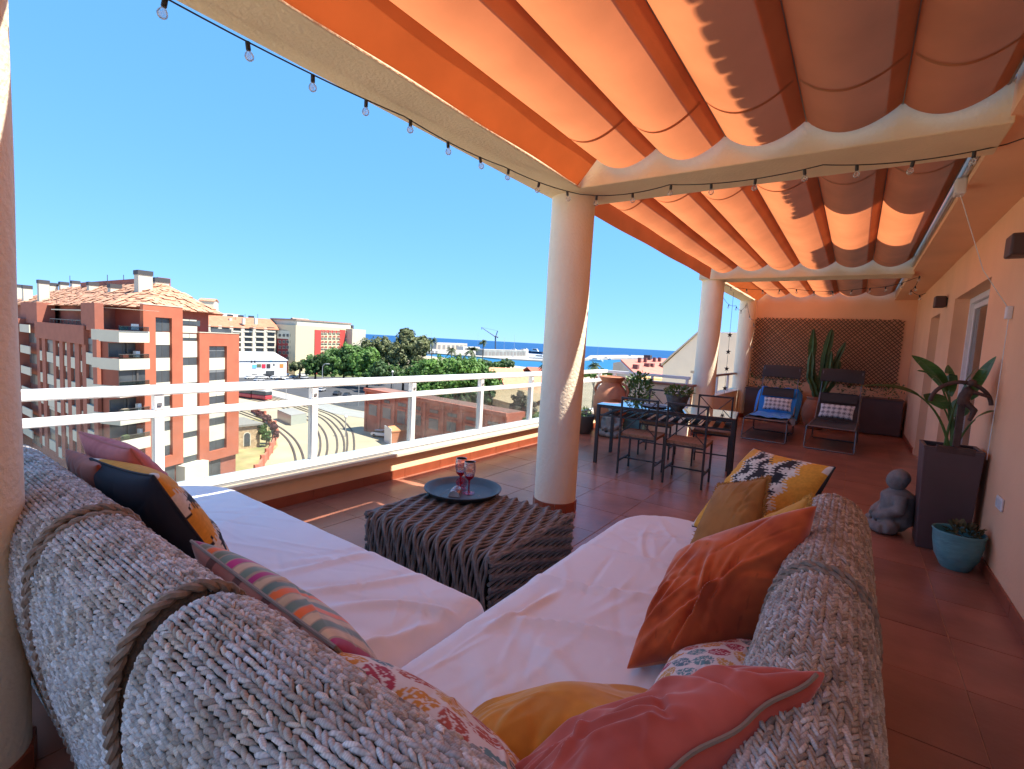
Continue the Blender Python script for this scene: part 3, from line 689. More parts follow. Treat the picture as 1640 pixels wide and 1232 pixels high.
def pat_ikat(s, t):
    blk, wht, yel = np.array((0.02, 0.018, 0.022)), np.array((0.70, 0.64, 0.54)), np.array((0.72, 0.33, 0.035))
    t2 = np.floor(t*18)/18; sj = s+0.035*np.where((np.floor(t*36) % 2) == 0, 1, -1)
    out = np.tile(wht, (len(s), 1))
    zz = np.abs(((t2*1.6+5) % 0.62)/0.31-1)              # stepped zigzag 0..1
    for off in (-0.46, -0.06, 0.34):
        w_ = 0.10+0.06*zz; m = np.abs(sj-(off+0.16*zz-0.08)) < w_; out[m] = blk
        m2 = (np.abs(sj-(off+0.02)) < 0.035) & (zz < 0.35); out[m2] = wht
    yb = np.abs(sj) > 0.66-0.14*zz; out[yb] = yel
    m3 = (np.abs(sj) > 0.60-0.14*zz) & (np.abs(sj) < 0.66-0.14*zz); out[m3] = wht
    d = np.abs(sj-0.05)*1.15+np.abs(np.abs(t2)-0.93); out[d < 0.34] = yel
    out[(np.abs(s) > 0.93) & (np.abs(t) > 0.8)] = wht
    return out*(0.9+0.2*vnoise(s*40, t*40))[:, None]
def pat_leaf(s, t):
    base = np.array((0.74, 0.66, 0.62)); out = np.tile(base, (len(s), 1))
    pal = np.array([(0.42, 0.05, 0.08), (0.10, 0.20, 0.24), (0.62, 0.26, 0.04), (0.45, 0.09, 0.06), (0.14, 0.27, 0.28), (0.60, 0.32, 0.09)])
    k = 0; rows = 8
    for j in range(rows):
        for i in range(7):
            cx = -1.05+(i+0.5*(j % 2))*0.40; cy = -1.0+j*0.28; h = hashn(np.array(i*1.0), np.array(j*1.0), 2); a = (0.45 if (i+j) % 2 else -0.35)+h*0.6-0.3
            c, s_ = math.cos(a), math.sin(a); u = ((s-cx)*c+(t-cy)*s_)/0.215; v = (-(s-cx)*s_+(t-cy)*c)/0.115
            ins = (np.abs(u) < 1) & (np.abs(v) < (1-u*u)**0.8*(1+0.25*u))
            sp = vnoise(s*55, t*55, 6) < 0.70; vein = np.abs(v) < 0.05
            m = ins & sp & ~vein; out[m] = pal[int(h*60) % 6]
    return out
def pat_stripe(s, t):
    cols = [(0.30, 0.02, 0.10), (0.50, 0.36, 0.22), (0.12, 0.17, 0.13), (0.50, 0.36, 0.22), (0.62, 0.12, 0.02), (0.12, 0.17, 0.13), (0.45, 0.33, 0.2), (0.62, 0.12, 0.02), (0.10, 0.16, 0.13), (0.50, 0.36, 0.22), (0.33, 0.02, 0.13), (0.13, 0.19, 0.14), (0.48, 0.34, 0.22), (0.36, 0.02, 0.14), (0.12, 0.17, 0.13), (0.12, 0.14, 0.08), (0.60, 0.12, 0.02), (0.14, 0.15, 0.10), (0.3, 0.03, 0.1)]
    C = np.array(cols); u = np.clip((s+1)/2*len(C)+0.25*np.sin(t*2), 0, len(C)-0.001); i = u.astype(int); f = u-i
    out = C[i].copy(); out[(f < 0.10) | (f > 0.9)] = (0.30, 0.22, 0.15)
    return out*(1.15+0.35*vnoise(s*8, t*10))[:, None]
def pat_plaid(s, t):
    a = vnoise(s*4, t*0.5, 1)[:, None]; b = vnoise(s*0.7, t*7, 2)[:, None]
    out = np.array((0.42, 0.13, 0.10))*(1-a)+np.array((0.52, 0.30, 0.24))*a; out = out*(0.75+0.5*b)
    dk = ((np.abs((s*2.5) % 1-0.5) < 0.12))[:, None]; return np.where(dk, out*0.35, out)
def pat_diamond(s, t):
    u = (s*3.2+9) % 1-0.5; v = (t*1.6+9) % 1-0.5; d = np.abs(u)+np.abs(v); w_ = np.array((0.72, 0.72, 0.70)); n = np.array((0.02, 0.025, 0.04))
    m = (d < 0.20) | ((d > 0.33) & (d < 0.44)); return np.where(m[:, None], n, w_)

def cushion(label, corners, thick, front, back=None, group=None, sheen=0.0, pinch=0.055, wr=1.0, seed=0, n=90, piping=None, fringe=None, pleat=0.0, rough=0.85, zipper=False, flip=False, plump=0.42):
    """stuffed cushion through four corner points (top left, top right, bottom right, bottom left seen from its front)"""
    rr = np.random.default_rng(seed); TL, TR, BR, BL = [np.array(c, float) for c in corners]
    nrm = np.cross((TR+BR-TL-BL), (TL+TR-BL-BR)); nrm /= np.linalg.norm(nrm)
    if flip: nrm = -nrm
    g = np.linspace(-1, 1, n+1); g = np.sign(g)*(1-(1-np.abs(g))**1.35)
    S, T = np.meshgrid(g, g); s = S.ravel(); t = T.ravel()
    si = s*(1-pinch*(1-t*t)*np.abs(s)**3); ti = t*(1-pinch*(1-s*s)*np.abs(t)**3)
    a = ((si+1)/2)[:, None]; c = ((ti+1)/2)[:, None]
    P = BL*(1-a)*(1-c)+BR*a*(1-c)+TL*(1-a)*c+TR*a*c
    bulge = np.clip((1-s*s)*(1-t*t), 0, 1)**plump
    # wrinkles run in from the seams and corners
    wv = np.zeros_like(s)
    for k in range(34):
        ang = rr.uniform(0, 2*math.pi); ex, ey = math.cos(ang), math.sin(ang); q = max(abs(ex), abs(ey)); ex, ey = ex/q*rr.uniform(.55, .95), ey/q*rr.uniform(.55, .95)
        dr = math.atan2(-ey, -ex)+rr.normal(0, 0.35); cu, su = math.cos(dr), math.sin(dr)
        u = (s-ex)*cu+(t-ey)*su; v = -(s-ex)*su+(t-ey)*cu-rr.uniform(-.5, .5)*u*u; ln = rr.uniform(0.15, 0.5)
        wv += rr.uniform(-1, 1)*np.exp(-(u/ln)**2)*np.exp(-(v/rr.uniform(0.025, 0.07))**2)
    if pleat:
        for k in range(10):
            ex, ey = rr.uniform(-0.9, 0.5), rr.uniform(-0.9, 0.3); dr = math.radians(62)+rr.normal(0, 0.22); cu, su = math.cos(dr), math.sin(dr)
            u = (s-ex)*cu+(t-ey)*su; v = -(s-ex)*su+(t-ey)*cu-rr.uniform(-.25, .55)*u*u; w_ = rr.uniform(0.045, 0.09)
            wv += pleat*rr.uniform(0.7, 1.8)*np.exp(-(u/rr.uniform(0.3, 0.7))**2)*(np.exp(-(v/w_)**2)-0.8*np.exp(-((v-1.6*w_)/w_)**2))
    low = vnoise(s*1.6+seed, t*1.6, seed)-0.5
    th = thick/2*(bulge*(1+0.22*low))+0.0085*wr*wv*bulge**0.8
    eps = 0.0015
    F = P+nrm*(th+eps)[:, None]; K = P-nrm*(thick/2*bulge*(1-0.15*low)+0.004*wr*np.roll(wv, 7)*bulge+eps)[:, None]
    W = n+1; V = np.concatenate([F, K]); off = len(F)
    f1 = [(j*W+i, j*W+i+1, (j+1)*W+i+1, (j+1)*W+i) for j in range(n) for i in range(n)]
    f2 = [tuple(off+q for q in f[::-1]) for f in f1]
    lp = [i for i in range(n+1)]+[j*W+n for j in range(1, n+1)]+[n*W+i for i in range(n-1, -1, -1)]+[j*W for j in range(n-1, 0, -1)]
    f3 = [(lp[(q+1) % len(lp)], lp[q], off+lp[q], off+lp[(q+1) % len(lp)]) for q in range(len(lp))]
    b = B(); b.v = V.tolist(); b.f = f1+f2+f3; b.m = [0]*len(b.f)
    e = thing('cushion', label, 'cushion', tuple(P.mean(0)), group=group)
    m = M('cloth_%d_%d' % (int(rough*100), int(sheen*100)), (1, 1, 1), rough=rough, var=0.05, scale=30, bump=0.12, bscale=500, attr=True, sheen=sheen)
    o = b.build('cover', m, e, smooth=True, local=False, fix=False)
    ca = o.data.color_attributes.new('print', 'FLOAT_COLOR', 'POINT')
    cf = front(s, t); cb = (back or front)(s, t); c4 = np.concatenate([np.concatenate([cf, cb]), np.ones((2*len(s), 1))], 1).astype(np.float32); ca.data.foreach_set('color', c4.ravel())
    edge = [P[i] for i in lp]
    if piping:
        pm = M('piping_%d' % int(sum(piping)*1000), piping, rough=0.8); B().tube(edge+edge[:1], 0.0045, 6).build('piping', pm, e, smooth=True, local=False)
    if fringe:
        fm = M('fringe_%d' % int(sum(fringe)*1000), fringe, rough=0.9, var=0.3, scale=80); ms = []
        ctr = P.mean(0)
        for q in range(0, len(lp), 1):
            p = np.array(edge[q]); dv = p-ctr; dv -= nrm*(dv@nrm); dv /= np.linalg.norm(dv); sd_ = np.cross(nrm, dv)
            for r_ in range(2):
                m4 = np.eye(4); m4[:3, 0] = (dv+sd_*rr.normal(0, 0.35)+nrm*rr.normal(0, 0.3))*0.022; m4[:3, 1] = sd_*0.0045; m4[:3, 2] = nrm*0.0045; m4[:3, 3] = p+dv*0.008+sd_*rr.normal(0, 0.003); ms.append(m4)
        fo = scatter_mesh('fringe', KT[0], KT[1], np.array(ms), fm, e, local=False); fo['kind'] = 'stuff'
    if zipper:
        z0 = np.array(BL)*0.97+np.array(BR)*0.03; z1 = np.array(BL)*0.03+np.array(BR)*0.97
        up = nrm; pts = [z0+(z1-z0)*q+up*0.004+0.004*np.array([math.sin(q*20), 0, 0]) for q in np.linspace(0, 1, 30)]
        B().tube(pts, 0.0038, 6).build('zip', M('zip_grey', (0.25, 0.19, 0.14), rough=0.6), e, smooth=True, local=False)
    return e
CORAL = pat_velvet((0.62, 0.125, 0.03), (0.43, 0.07, 0.018), True)
G1 = 'cushions along the left sofa back'; G2 = 'cushions along the right sofa back'
cushion('pink cushion standing at the far left end of the sofa', [(-2.15, 0.64, 0.95), (-2.60, 0.60, 0.95), (-2.62, 0.86, 0.49), (-2.13, 0.90, 0.50)], 0.15, pat_velvet((0.62, 0.20, 0.19), (0.52, 0.14, 0.13)), None, G1, seed=1, piping=(0.5, 0.16, 0.14))
cushion('small terracotta velvet cushion wedged behind the navy one', [(-2.18, 0.55, 0.90), (-2.52, 0.54, 0.90), (-2.52, 0.66, 0.60), (-2.18, 0.68, 0.60)], 0.10, pat_velvet((0.40, 0.10, 0.05), (0.30, 0.07, 0.04)), None, G1, seed=2, sheen=0.4)
cushion('zigzag patterned cushion showing its plain navy back on the left sofa', [(-1.82, 0.60, 0.925), (-2.30, 0.56, 0.90), (-2.22, 0.80, 0.48), (-1.70, 0.82, 0.49)], 0.19, lambda s, t: pat_ikat(t, s), pat_plain((0.016, 0.018, 0.028)), G1, seed=3, n=150, piping=(0.02, 0.02, 0.025))
cushion('velvet striped cushion in magenta, green and orange against the left back', [(-0.80, 0.57, 0.79), (-1.46, 0.57, 0.82), (-1.52, 0.80, 0.49), (-0.84, 0.80, 0.49)], 0.15, pat_stripe, pat_plaid, G1, seed=4, n=150, sheen=0.4, piping=(0.28, 0.25, 0.22))
cushion('leaf print cushion in the near corner beside the mustard one', [(-0.36, 0.56, 0.76), (-0.84, 0.56, 0.77), (-0.88, 0.76, 0.47), (-0.38, 0.78, 0.48)], 0.15, pat_leaf, None, G1, seed=5, n=150, piping=(0.6, 0.5, 0.42))
cushion('mustard yellow velvet cushion lying in the sofa corner', [(-0.297, 1.217, 0.53), (-0.70, 0.85, 0.49), (-0.54, 0.66, 0.61), (-0.235, 0.905, 0.62)], 0.19, pat_velvet((0.70, 0.31, 0.035), (0.60, 0.25, 0.03)), None, G2, seed=6, sheen=0.5, piping=(0.42, 0.16, 0.02), flip=True)
cushion('salmon pink velvet cushion with a zip, closest at the bottom edge', [(-0.185, 0.985, 0.685), (-0.45, 0.60, 0.61), (-0.24, 0.47, 0.82), (0.005, 0.93, 0.905)], 0.16, pat_velvet((0.54, 0.115, 0.08), (0.42, 0.065, 0.038)), None, G2, seed=7, sheen=0.5, zipper=True, flip=True, wr=2.2, n=130, pleat=0.5)
cushion('leaf print cushion lying under the orange velvet one', [(-0.36, 1.44, 0.50), (-0.10, 1.59, 0.58), (-0.07, 1.10, 0.62), (-0.37, 1.18, 0.50)], 0.13, pat_leaf, None, G2, seed=8, n=150)
cushion('large burnt orange velvet cushion on the right sofa', [(-0.47, 1.79, 0.68), (-0.06, 1.79, 0.955), (-0.10, 1.62, 0.585), (-0.475, 1.36, 0.46)], 0.28, CORAL, pat_plain((0.60, 0.17, 0.03)), G2, seed=9, n=150, sheen=0.6, wr=1.6, pinch=0.02, pleat=1.0)
cushion('yellow cushion with a short fringe peeping out behind the orange velvet one', [(-0.33, 2.18, 0.68), (-0.09, 1.97, 0.935), (-0.13, 1.84, 0.56), (-0.42, 2.02, 0.48)], 0.13, pat_plain((0.62, 0.30, 0.05)), None, G2, seed=10, fringe=(0.62, 0.30, 0.05))
cushion('ochre brown cushion with a fringed edge in front of the zigzag one', [(-0.50, 2.56, 0.76), (-0.27, 2.36, 0.885), (-0.24, 2.10, 0.50), (-0.54, 2.08, 0.46)], 0.15, pat_velvet((0.38, 0.165, 0.035), (0.31, 0.13, 0.026)), None, G2, seed=11, fringe=(0.36, 0.16, 0.03))
cushion('zigzag patterned yellow and black cushion at the far end of the right sofa', [(-0.42, 2.98, 0.90), (-0.035, 2.64, 0.93), (-0.20, 2.46, 0.50), (-0.655, 2.74, 0.46)], 0.20, pat_ikat, pat_plain((0.016, 0.018, 0.022)), G2, seed=12, n=150, piping=(0.02, 0.02, 0.025))

# ------------------------------------------------------------------ wicker coffee table
m_rattan = M('grey_rattan', (0.185, 0.168, 0.155), rough=0.55, var=0.45, scale=22, bump=0.3, bscale=120, stretch=(1, 1, 1))
CX0, CX1, CY0, CY1, CH = -2.22, -1.32, 1.77, 2.60, 0.40
ct = thing('coffee_table', 'dark grey wicker block table on the terrace floor between the two sofas', 'coffee table', ((CX0+CX1)/2, (CY0+CY1)/2, 0))
B().box((CX0+0.03, CY0+0.03, 0.012), (CX1-0.03, CY1-0.03, CH-0.028)).build('core', M('rattan_core', (0.02, 0.016, 0.013), rough=0.9), ct, local=False)
def path_over(i, var):
    r = 0.05; P = []
    def seg(a, b, n): return [tuple(np.array(a)+(np.array(b)-np.array(a))*k/n) for k in range(n)]
    pts = seg((CY0, 0.02), (CY0, CH-r), 14)
    pts += [(CY0+r-r*math.cos(q), CH-r+r*math.sin(q)) for q in np.linspace(0, math.pi/2, 6)[:-1]]
    pts += seg((CY0+r, CH), (CY1-r, CH), 34)
    pts += [(CY1-r+r*math.sin(q), CH-r+r*math.cos(q)) for q in np.linspace(0, math.pi/2, 6)[:-1]]
    pts += seg((CY1, CH-r), (CY1, 0.02), 14)
    cyc, czc = (CY0+CY1)/2, CH/2; acc = 0; prev = None
    for q, (y, z) in enumerate(pts):
        if prev: acc += math.hypot(y-prev[0], z-prev[1])
        prev = (y, z); a = pts[max(q-1, 0)]; c = pts[min(q+1, len(pts)-1)]; d = np.array((c[0]-a[0], c[1]-a[1])); d /= np.linalg.norm(d); nn = (-d[1], d[0])
        w_ = acc/0.105*math.pi
        am = 0.0100*math.sin(w_+var*math.pi*0.5)
        lat = 0.0095*math.sin(w_*1.0+var*math.pi*0.5+0.9)+0.002*math.sin(acc*37+i)
        P.append((lat, y+nn[0]*am, z+nn[1]*am))
    return P
protos = []
for v in range(4):
    o = B().tube([(x, y-(CY0+CY1)/2, z) for x, y, z in path_over(v, v)], 0.0092, 7).build('strand', m_rattan, ct, smooth=True); protos.append(o)
    base_l = Vector(o.location)
    o['bl'] = tuple(base_l)
N = 43
for i in range(N):
    x = CX0+0.02+(CX1-CX0-0.04)*i/(N-1)-(CX0+CX1)/2; pr = protos[i % 4]; bl = Vector(pr['bl'])
    if i < 4: o = pr
    else: o = inst(pr, 'strand', (0, 0, 0), ct)
    o.location = bl+Vector((x+random.uniform(-.002, .002), random.uniform(-.004, .004), random.uniform(-.002, .002)))
for o in protos: del o['bl']
for side, X in ((1, CX1), (-1, CX0)):
    for v in range(3):
        P = []
        for q in range(61):
            y = CY0+0.005+(CY1-CY0-0.01)*q/60; w_ = (y-CY0)/0.105*math.pi
            P.append((X+side*(0.004+0.006*math.sin(w_+v*math.pi*0.66)), y, 0.0055*math.sin(w_+v*math.pi*0.66+1)))
        pr = None
        for k in range(v, 17, 3):
            z = 0.03+k*0.0218
            if pr is None: pr = B().tube([(x, y, zz+z) for x, y, zz in P], 0.0096, 7).build('side_strand', m_rattan, ct, smooth=True, local=False); z0 = z; l0 = Vector(pr.location)
            else: inst(pr, 'side_strand', l0+Vector((random.uniform(-.0015, .0015), random.uniform(-.003, .003), z-z0)), ct)
for X in (CX0+0.004, CX1-0.004):
    for k in range(3):
        B().tube([(X+(0.012 if X > -1.7 else -0.012)*(k-1)*0.8, CY0-0.004+(CY1-CY0+0.008)*q/40, CH-0.004-abs(k-1)*0.008+0.004*math.sin(q*0.9+k*2)) for q in range(41)], 0.0095, 7).build('edge_strand', m_rattan, ct, smooth=True, local=False)

# ------------------------------------------------------------------ tray and wine glasses
TZ = CH+0.012; TC = (-2.03, 2.395)
m_tray = M('tray_grey', (0.10, 0.098, 0.095), rough=0.5, var=0.15, scale=15, metal=0.3)
tray = thing('tray', 'round dark grey tray on the wicker table', 'tray', (*TC, TZ))
B().lathe([(0.0005, 0.006), (0.19, 0.006), (0.212, 0.009), (0.232, 0.034), (0.248, 0.042), (0.254, 0.040), (0.252, 0.034), (0.240, 0.028), (0.222, 0.004), (0.19, 0.0), (0.0005, 0.0)], 64).build('dish', m_tray, tray, smooth=True)
gp = glass_mat('pink_glass', (0.98, 0.75, 0.80), 0.6, 0.02, dirt=0.6, dcol=(0.8, 0.12, 0.2)); gc = glass_mat('clear_glass', (0.99, 0.965, 0.97), 0.6, 0.02, dirt=0.42, dcol=(0.85, 0.65, 0.65)); gr_ = glass_mat('red_glass', (0.97, 0.45, 0.5), 0.6, 0.02, dirt=0.85, dcol=(0.75, 0.02, 0.06))
m_print = M('red_print', (0.6, 0.03, 0.03), rough=0.5)
def wine_glass(loc, label, rot=(0, 0, 0)):
    g = thing('wine_glass', label, 'wine glass', loc, group='red stemmed wine glasses on the tray', rot=rot)
    B().lathe([(0.0005, 0.004), (0.012, 0.006), (0.034, 0.003), (0.035, 0.001), (0.0005, 0.0)], 28).build('foot', gp, g, smooth=True)
    B().lathe([(0.008, 0.004), (0.0048, 0.018), (0.0042, 0.055), (0.0062, 0.075), (0.012, 0.083), (0.0005, 0.086)], 16).build('stem', gr_, g, smooth=True)
    o = [(0.012, 0.083), (0.024, 0.094), (0.030, 0.108)]; p = o+[(x-0.0015, z) for x, z in o[::-1]]
    B().lathe(p, 28).build('bowl_base', gr_, g, smooth=True)
    o = [(0.030, 0.108), (0.0345, 0.128), (0.0355, 0.150), (0.0335, 0.172), (0.0315, 0.186)]; p = o+[(x-0.0013, z) for x, z in o[::-1]]
    bw = B().lathe(p, 28).build('bowl', gc, g, smooth=True)
    B().lathe([(0.0316, 0.1855), (0.0322, 0.187), (0.0316, 0.1885), (0.0300, 0.187), (0.0316, 0.1855)], 28).build('rim', m_white, bw, smooth=True).location.z -= 0.108
    az = math.atan2(-loc[1], -loc[0]); pb = B()
    for zz, n_, hh in ((0.150, 6, 0.005), (0.139, 8, 0.006)):
        for q in range(n_):
            a0 = az+(q-n_/2+0.15)*0.13; a1 = a0+0.085; r_ = 0.0362; h2 = hh*(0.6+0.8*((q*7+n_) % 3)/2)
            pb.add([(r_*math.cos(a0), r_*math.sin(a0), zz), (r_*math.cos(a1), r_*math.sin(a1), zz), (r_*math.cos(a1), r_*math.sin(a1), zz+h2), (r_*math.cos(a0), r_*math.sin(a0), zz+h2)], [(0, 1, 2, 3)])
    pb.build('printed_mark', m_print, g, fix=False); g.scale = (1.12, 1.12, 1.12)
    return g
wine_glass((-2.085, 2.43, TZ+0.007), 'red stemmed wine glass standing at the back of the tray')
wine_glass((-1.985, 2.40, TZ+0.007), 'red stemmed wine glass standing in front on the tray, right of the lying one')
wine_glass((-2.10, 2.46, TZ+0.041), 'red stemmed wine glass lying on its side on the tray, bowl towards the sofa', rot=(R(98), 0, R(28)))
# ------------------------------------------------------------------ dining table and chairs
m_glasstop = M('smoked_glass', (0.02, 0.025, 0.03), rough=0.03, var=0.05, spec=1.0, coat=1.0)
m_rattanseat = M('rattan_seat', (0.30, 0.16, 0.09), rough=0.75, var=0.35, scale=45, bump=0.6, bscale=140)
m_slat = M('brown_slat', (0.12, 0.065, 0.05), rough=0.6, var=0.2, scale=20)
TL_, TW, TA = 1.54, 0.74, R(8.5)
dt = thing('dining_table', 'dark metal dining table with a glass top and slatted shelf on the terrace', 'dining table', (-2.52, 5.40, 0), TA)
for x in (0.02, TL_-0.02):
    for y in (0.02, TW-0.02): B().box((x-0.02, y-0.02, 0), (x+0.02, y+0.02, 0.715)).build('leg', m_dark, dt, bevel=0.003)
B().box((0.0405, 0.005, 0.685), (TL_-0.0405, 0.035, 0.7145)).box((0.0405, TW-0.035, 0.685), (TL_-0.0405, TW-0.005, 0.7145)).box((0.005, 0.0405, 0.685), (0.035, TW-0.0405, 0.7145)).box((TL_-0.035, 0.0405, 0.685), (TL_-0.005, TW-0.0405, 0.7145)).build('frame', m_dark, dt, bevel=0.002)
B().box((0.0, 0.0, 0.716), (TL_, TW, 0.726)).build('glass_top', m_glasstop, dt, bevel=0.003)
B().box((0.0405, 0.008, 0.585), (TL_-0.0405, 0.026, 0.605)).box((0.0405, TW-0.026, 0.585), (TL_-0.0405, TW-0.008, 0.605)).build('shelf_rail', m_dark, dt)
sl = None
for i in range(13):
    x = 0.09+i*(TL_-0.18)/12
    if sl is None: sl = B().box((-0.03, 0.027, 0.59), (0.03, TW-0.027, 0.602)).build('shelf_slat', m_slat, dt); bl = Vector(sl.location); sl.location = bl+Vector((x, 0, 0))
    else: inst(sl, 'shelf_slat', bl+Vector((x, 0, 0)), dt)

def make_chair(label):
    c = thing('dining_chair', label, 'chair', (0, 0, 0), group='dark metal chairs round the dining table')
    w_, d_, h_ = 0.42, 0.42, 0.875        # back at y = 0, front at y = d_
    t = 0.021
    for x in (-w_/2+t/2, w_/2-t/2):
        B().box((x-t/2, 0, 0), (x+t/2, t, h_)).build('back_leg', m_dark, c, bevel=0.003)
        B().box((x-t/2, d_-t, 0), (x+t/2, d_, 0.435)).build('front_leg', m_dark, c, bevel=0.003)
        B().box((x-t/2+0.002, t+0.0005, 0.14), (x+t/2-0.002, d_-t-0.0005, 0.157)).build('side_stretcher', m_dark, c)
    B().box((-w_/2+t+0.0005, 0.002, h_-0.024), (w_/2-t-0.0005, t-0.002, h_-0.002)).build('top_rail', m_dark, c, bevel=0.002)
    B().box((-w_/2+t+0.0005, d_/2-0.008, 0.141), (w_/2-t-0.0005, d_/2+0.008, 0.156)).build('cross_stretcher', m_dark, c)
    B().box((-w_/2+t+0.0005, 0.003, 0.415), (w_/2-t-0.0005, t-0.003, 0.435)).build('seat_rail', m_dark, c); B().box((-w_/2+t+0.0005, d_-t+0.003, 0.415), (w_/2-t-0.0005, d_-0.003, 0.4345)).build('seat_rail', m_dark, c)
    a, z0, z1 = w_/2-t, 0.47, h_-0.026
    B().tube([(-a, 0.008, z0), (a, 0.008, z1)], 0.0055, 8).build('cross_bar', m_dark, c, smooth=True)
    B().tube([(a, 0.013, z0), (-a, 0.013, z1)], 0.0055, 8).build('cross_bar', m_dark, c, smooth=True)
    b = B()
    b.grid(lambda u, v: (-w_/2+0.001+u*(w_-0.002), 0.022+v*(d_-0.024), 0.468-0.012*math.sin(math.pi*u)*math.sin(math.pi*v)+0.003*math.sin(u*95)*math.sin(v*60)), 40, 40)
    k = 41; lp = [i for i in range(41)]+[j*k+40 for j in range(1, 41)]+[40*k+i for i in range(39, -1, -1)]+[j*k for j in range(39, 0, -1)]; n0 = len(b.v)
    for i in lp: x, y, z = b.v[i]; b.v.append((x, y, 0.437))
    b.f += [(lp[q], lp[(q+1) % len(lp)], n0+(q+1) % len(lp), n0+q) for q in range(len(lp))]; b.f.append(tuple(n0+q for q in range(len(lp)))); b.m = [0]*len(b.f)
    b.build('seat', m_rattanseat, c, smooth=True)
    return c
ch = make_chair('dark metal chair at the near side of the dining table, closer to the column'); ch.location = (-1.90, 5.16, 0); ch.rotation_euler = (0, 0, R(4))
dup(ch, (-1.385, 5.165, 0), R(3), 'dark metal chair at the near side of the dining table, closer to the sofa')
dup(ch, (-2.12, 6.70, 0), R(185), 'dark metal chair at the far side of the dining table, closer to the urn')
dup(ch, (-1.43, 6.62, 0), R(190), 'dark metal chair at the far side of the dining table, closer to the loungers')

# ------------------------------------------------------------------ plants and pots
def leafm(name, col, var=0.25, rough=0.45, trans=0.25): return M(name, col, rough=rough, var=var, scale=9, trans=trans)
m_leaf_d = leafm('leaf_dark', (0.045, 0.10, 0.025)); m_leaf_l = leafm('leaf_light', (0.11, 0.19, 0.04)); m_leaf_g = leafm('leaf_grey', (0.16, 0.20, 0.13))
m_soil = M('soil', (0.035, 0.022, 0.015), rough=0.95, bump=0.6, bscale=80)
m_terra = M('terracotta_pot', (0.42, 0.17, 0.09), rough=0.8, var=0.2, scale=7, bump=0.2, bscale=40)
m_planter = M('brown_planter', (0.095, 0.058, 0.056), rough=0.45, var=0.12, scale=5)
m_blue = M('turquoise_glaze', (0.12, 0.33, 0.35), rough=0.3, var=0.2, scale=14, bump=0.25, bscale=30, stretch=(1, 1, 3))
m_stem = M('stem_brown', (0.10, 0.07, 0.04), rough=0.8)
LEAF_V = [(0, 0, 0), (0.35, 0.22, 0.04), (0.72, 0.17, 0.05), (1, 0, 0.0), (0.72, -0.17, 0.05), (0.35, -0.22, 0.04), (0.36, 0, -0.01), (0.72, 0, 0.01)]
LEAF_F = [(0, 6, 1), (1, 6, 7, 2), (2, 7, 3), (0, 5, 6), (5, 4, 7, 6), (4, 3, 7)]
def frame_from(d, roll=0.0):
    d = np.array(d, float); d /= np.linalg.norm(d)+1e-9; u = np.array([0, 0, 1.0]) if abs(d[2]) < 0.95 else np.array([1.0, 0, 0])
    s = np.cross(u, d); s /= np.linalg.norm(s); n = np.cross(d, s); c, q = math.cos(roll), math.sin(roll); return d, s*c+n*q, n*c-s*q
def leaf_cloud(name, n, centre, rad, size, mat, parent, seed=0, up=0.4, local=False, wid=1.0):
    rr = np.random.default_rng(seed); ms = []
    for _ in range(n):
        v = rr.normal(size=3); v /= np.linalg.norm(v); r_ = rr.uniform(0.35, 1)**0.6; p = np.array(centre)+v*np.array(rad)*r_
        d, s, nn = frame_from(v*np.array([1, 1, 0.8])+rr.normal(0, 0.5, 3)+np.array([0, 0, up]), rr.uniform(-0.8, 0.8)); L_ = size*rr.uniform(0.6, 1.3)
        m4 = np.eye(4); m4[:3, 0] = d*L_; m4[:3, 1] = s*L_*wid; m4[:3, 2] = nn*L_; m4[:3, 3] = p; ms.append(m4)
    return scatter_mesh(name, LEAF_V, LEAF_F, np.array(ms), mat, parent, local=local)
# table pot with a trailing plant
tp = thing('table_plant', 'grey stone pot with a bushy green plant on the glass table', 'plant', (-1.70, 5.86, 0.727))
B().lathe([(0.07, 0), (0.105, 0.05), (0.13, 0.14), (0.135, 0.17), (0.120, 0.17), (0.11, 0.15), (0.0005, 0.148)], 28).build('pot', M('stone_pot', (0.13, 0.125, 0.12), rough=0.9, var=0.35, scale=25, bump=0.7, bscale=45), tp, smooth=True)
leaf_cloud('foliage', 420, (0, 0, 0.20), (0.16, 0.16, 0.07), 0.045, m_leaf_l, tp, seed=3, local=True)
B().lathe([(0.10, 0), (0.145, 0.004), (0.15, 0.012), (0.10, 0.008), (0.0005, 0.007)], 24).build('saucer', m_slat, tp, smooth=True).location = (-0.26, -0.02, 0.0)

# terracotta urn
ur = thing('terracotta_urn', 'large terracotta urn with handles behind the column at the railing', 'urn', (-3.28, 7.55, 0))
B().lathe([(0.15, 0), (0.17, 0.02), (0.24, 0.20), (0.285, 0.42), (0.28, 0.60), (0.22, 0.74), (0.165, 0.80), (0.155, 0.84), (0.20, 0.90), (0.215, 0.93), (0.20, 0.94), (0.15, 0.86), (0.0005, 0.80)], 40).build('body', m_terra, ur, smooth=True)
for s in (-1, 1):
    B().tube([(s*0.16, 0, 0.84), (s*0.25, 0, 0.80), (s*0.29, 0, 0.72), (s*0.27, 0, 0.62)], [0.02, 0.022, 0.022, 0.02], 10).build('handle', m_terra, ur, smooth=True)
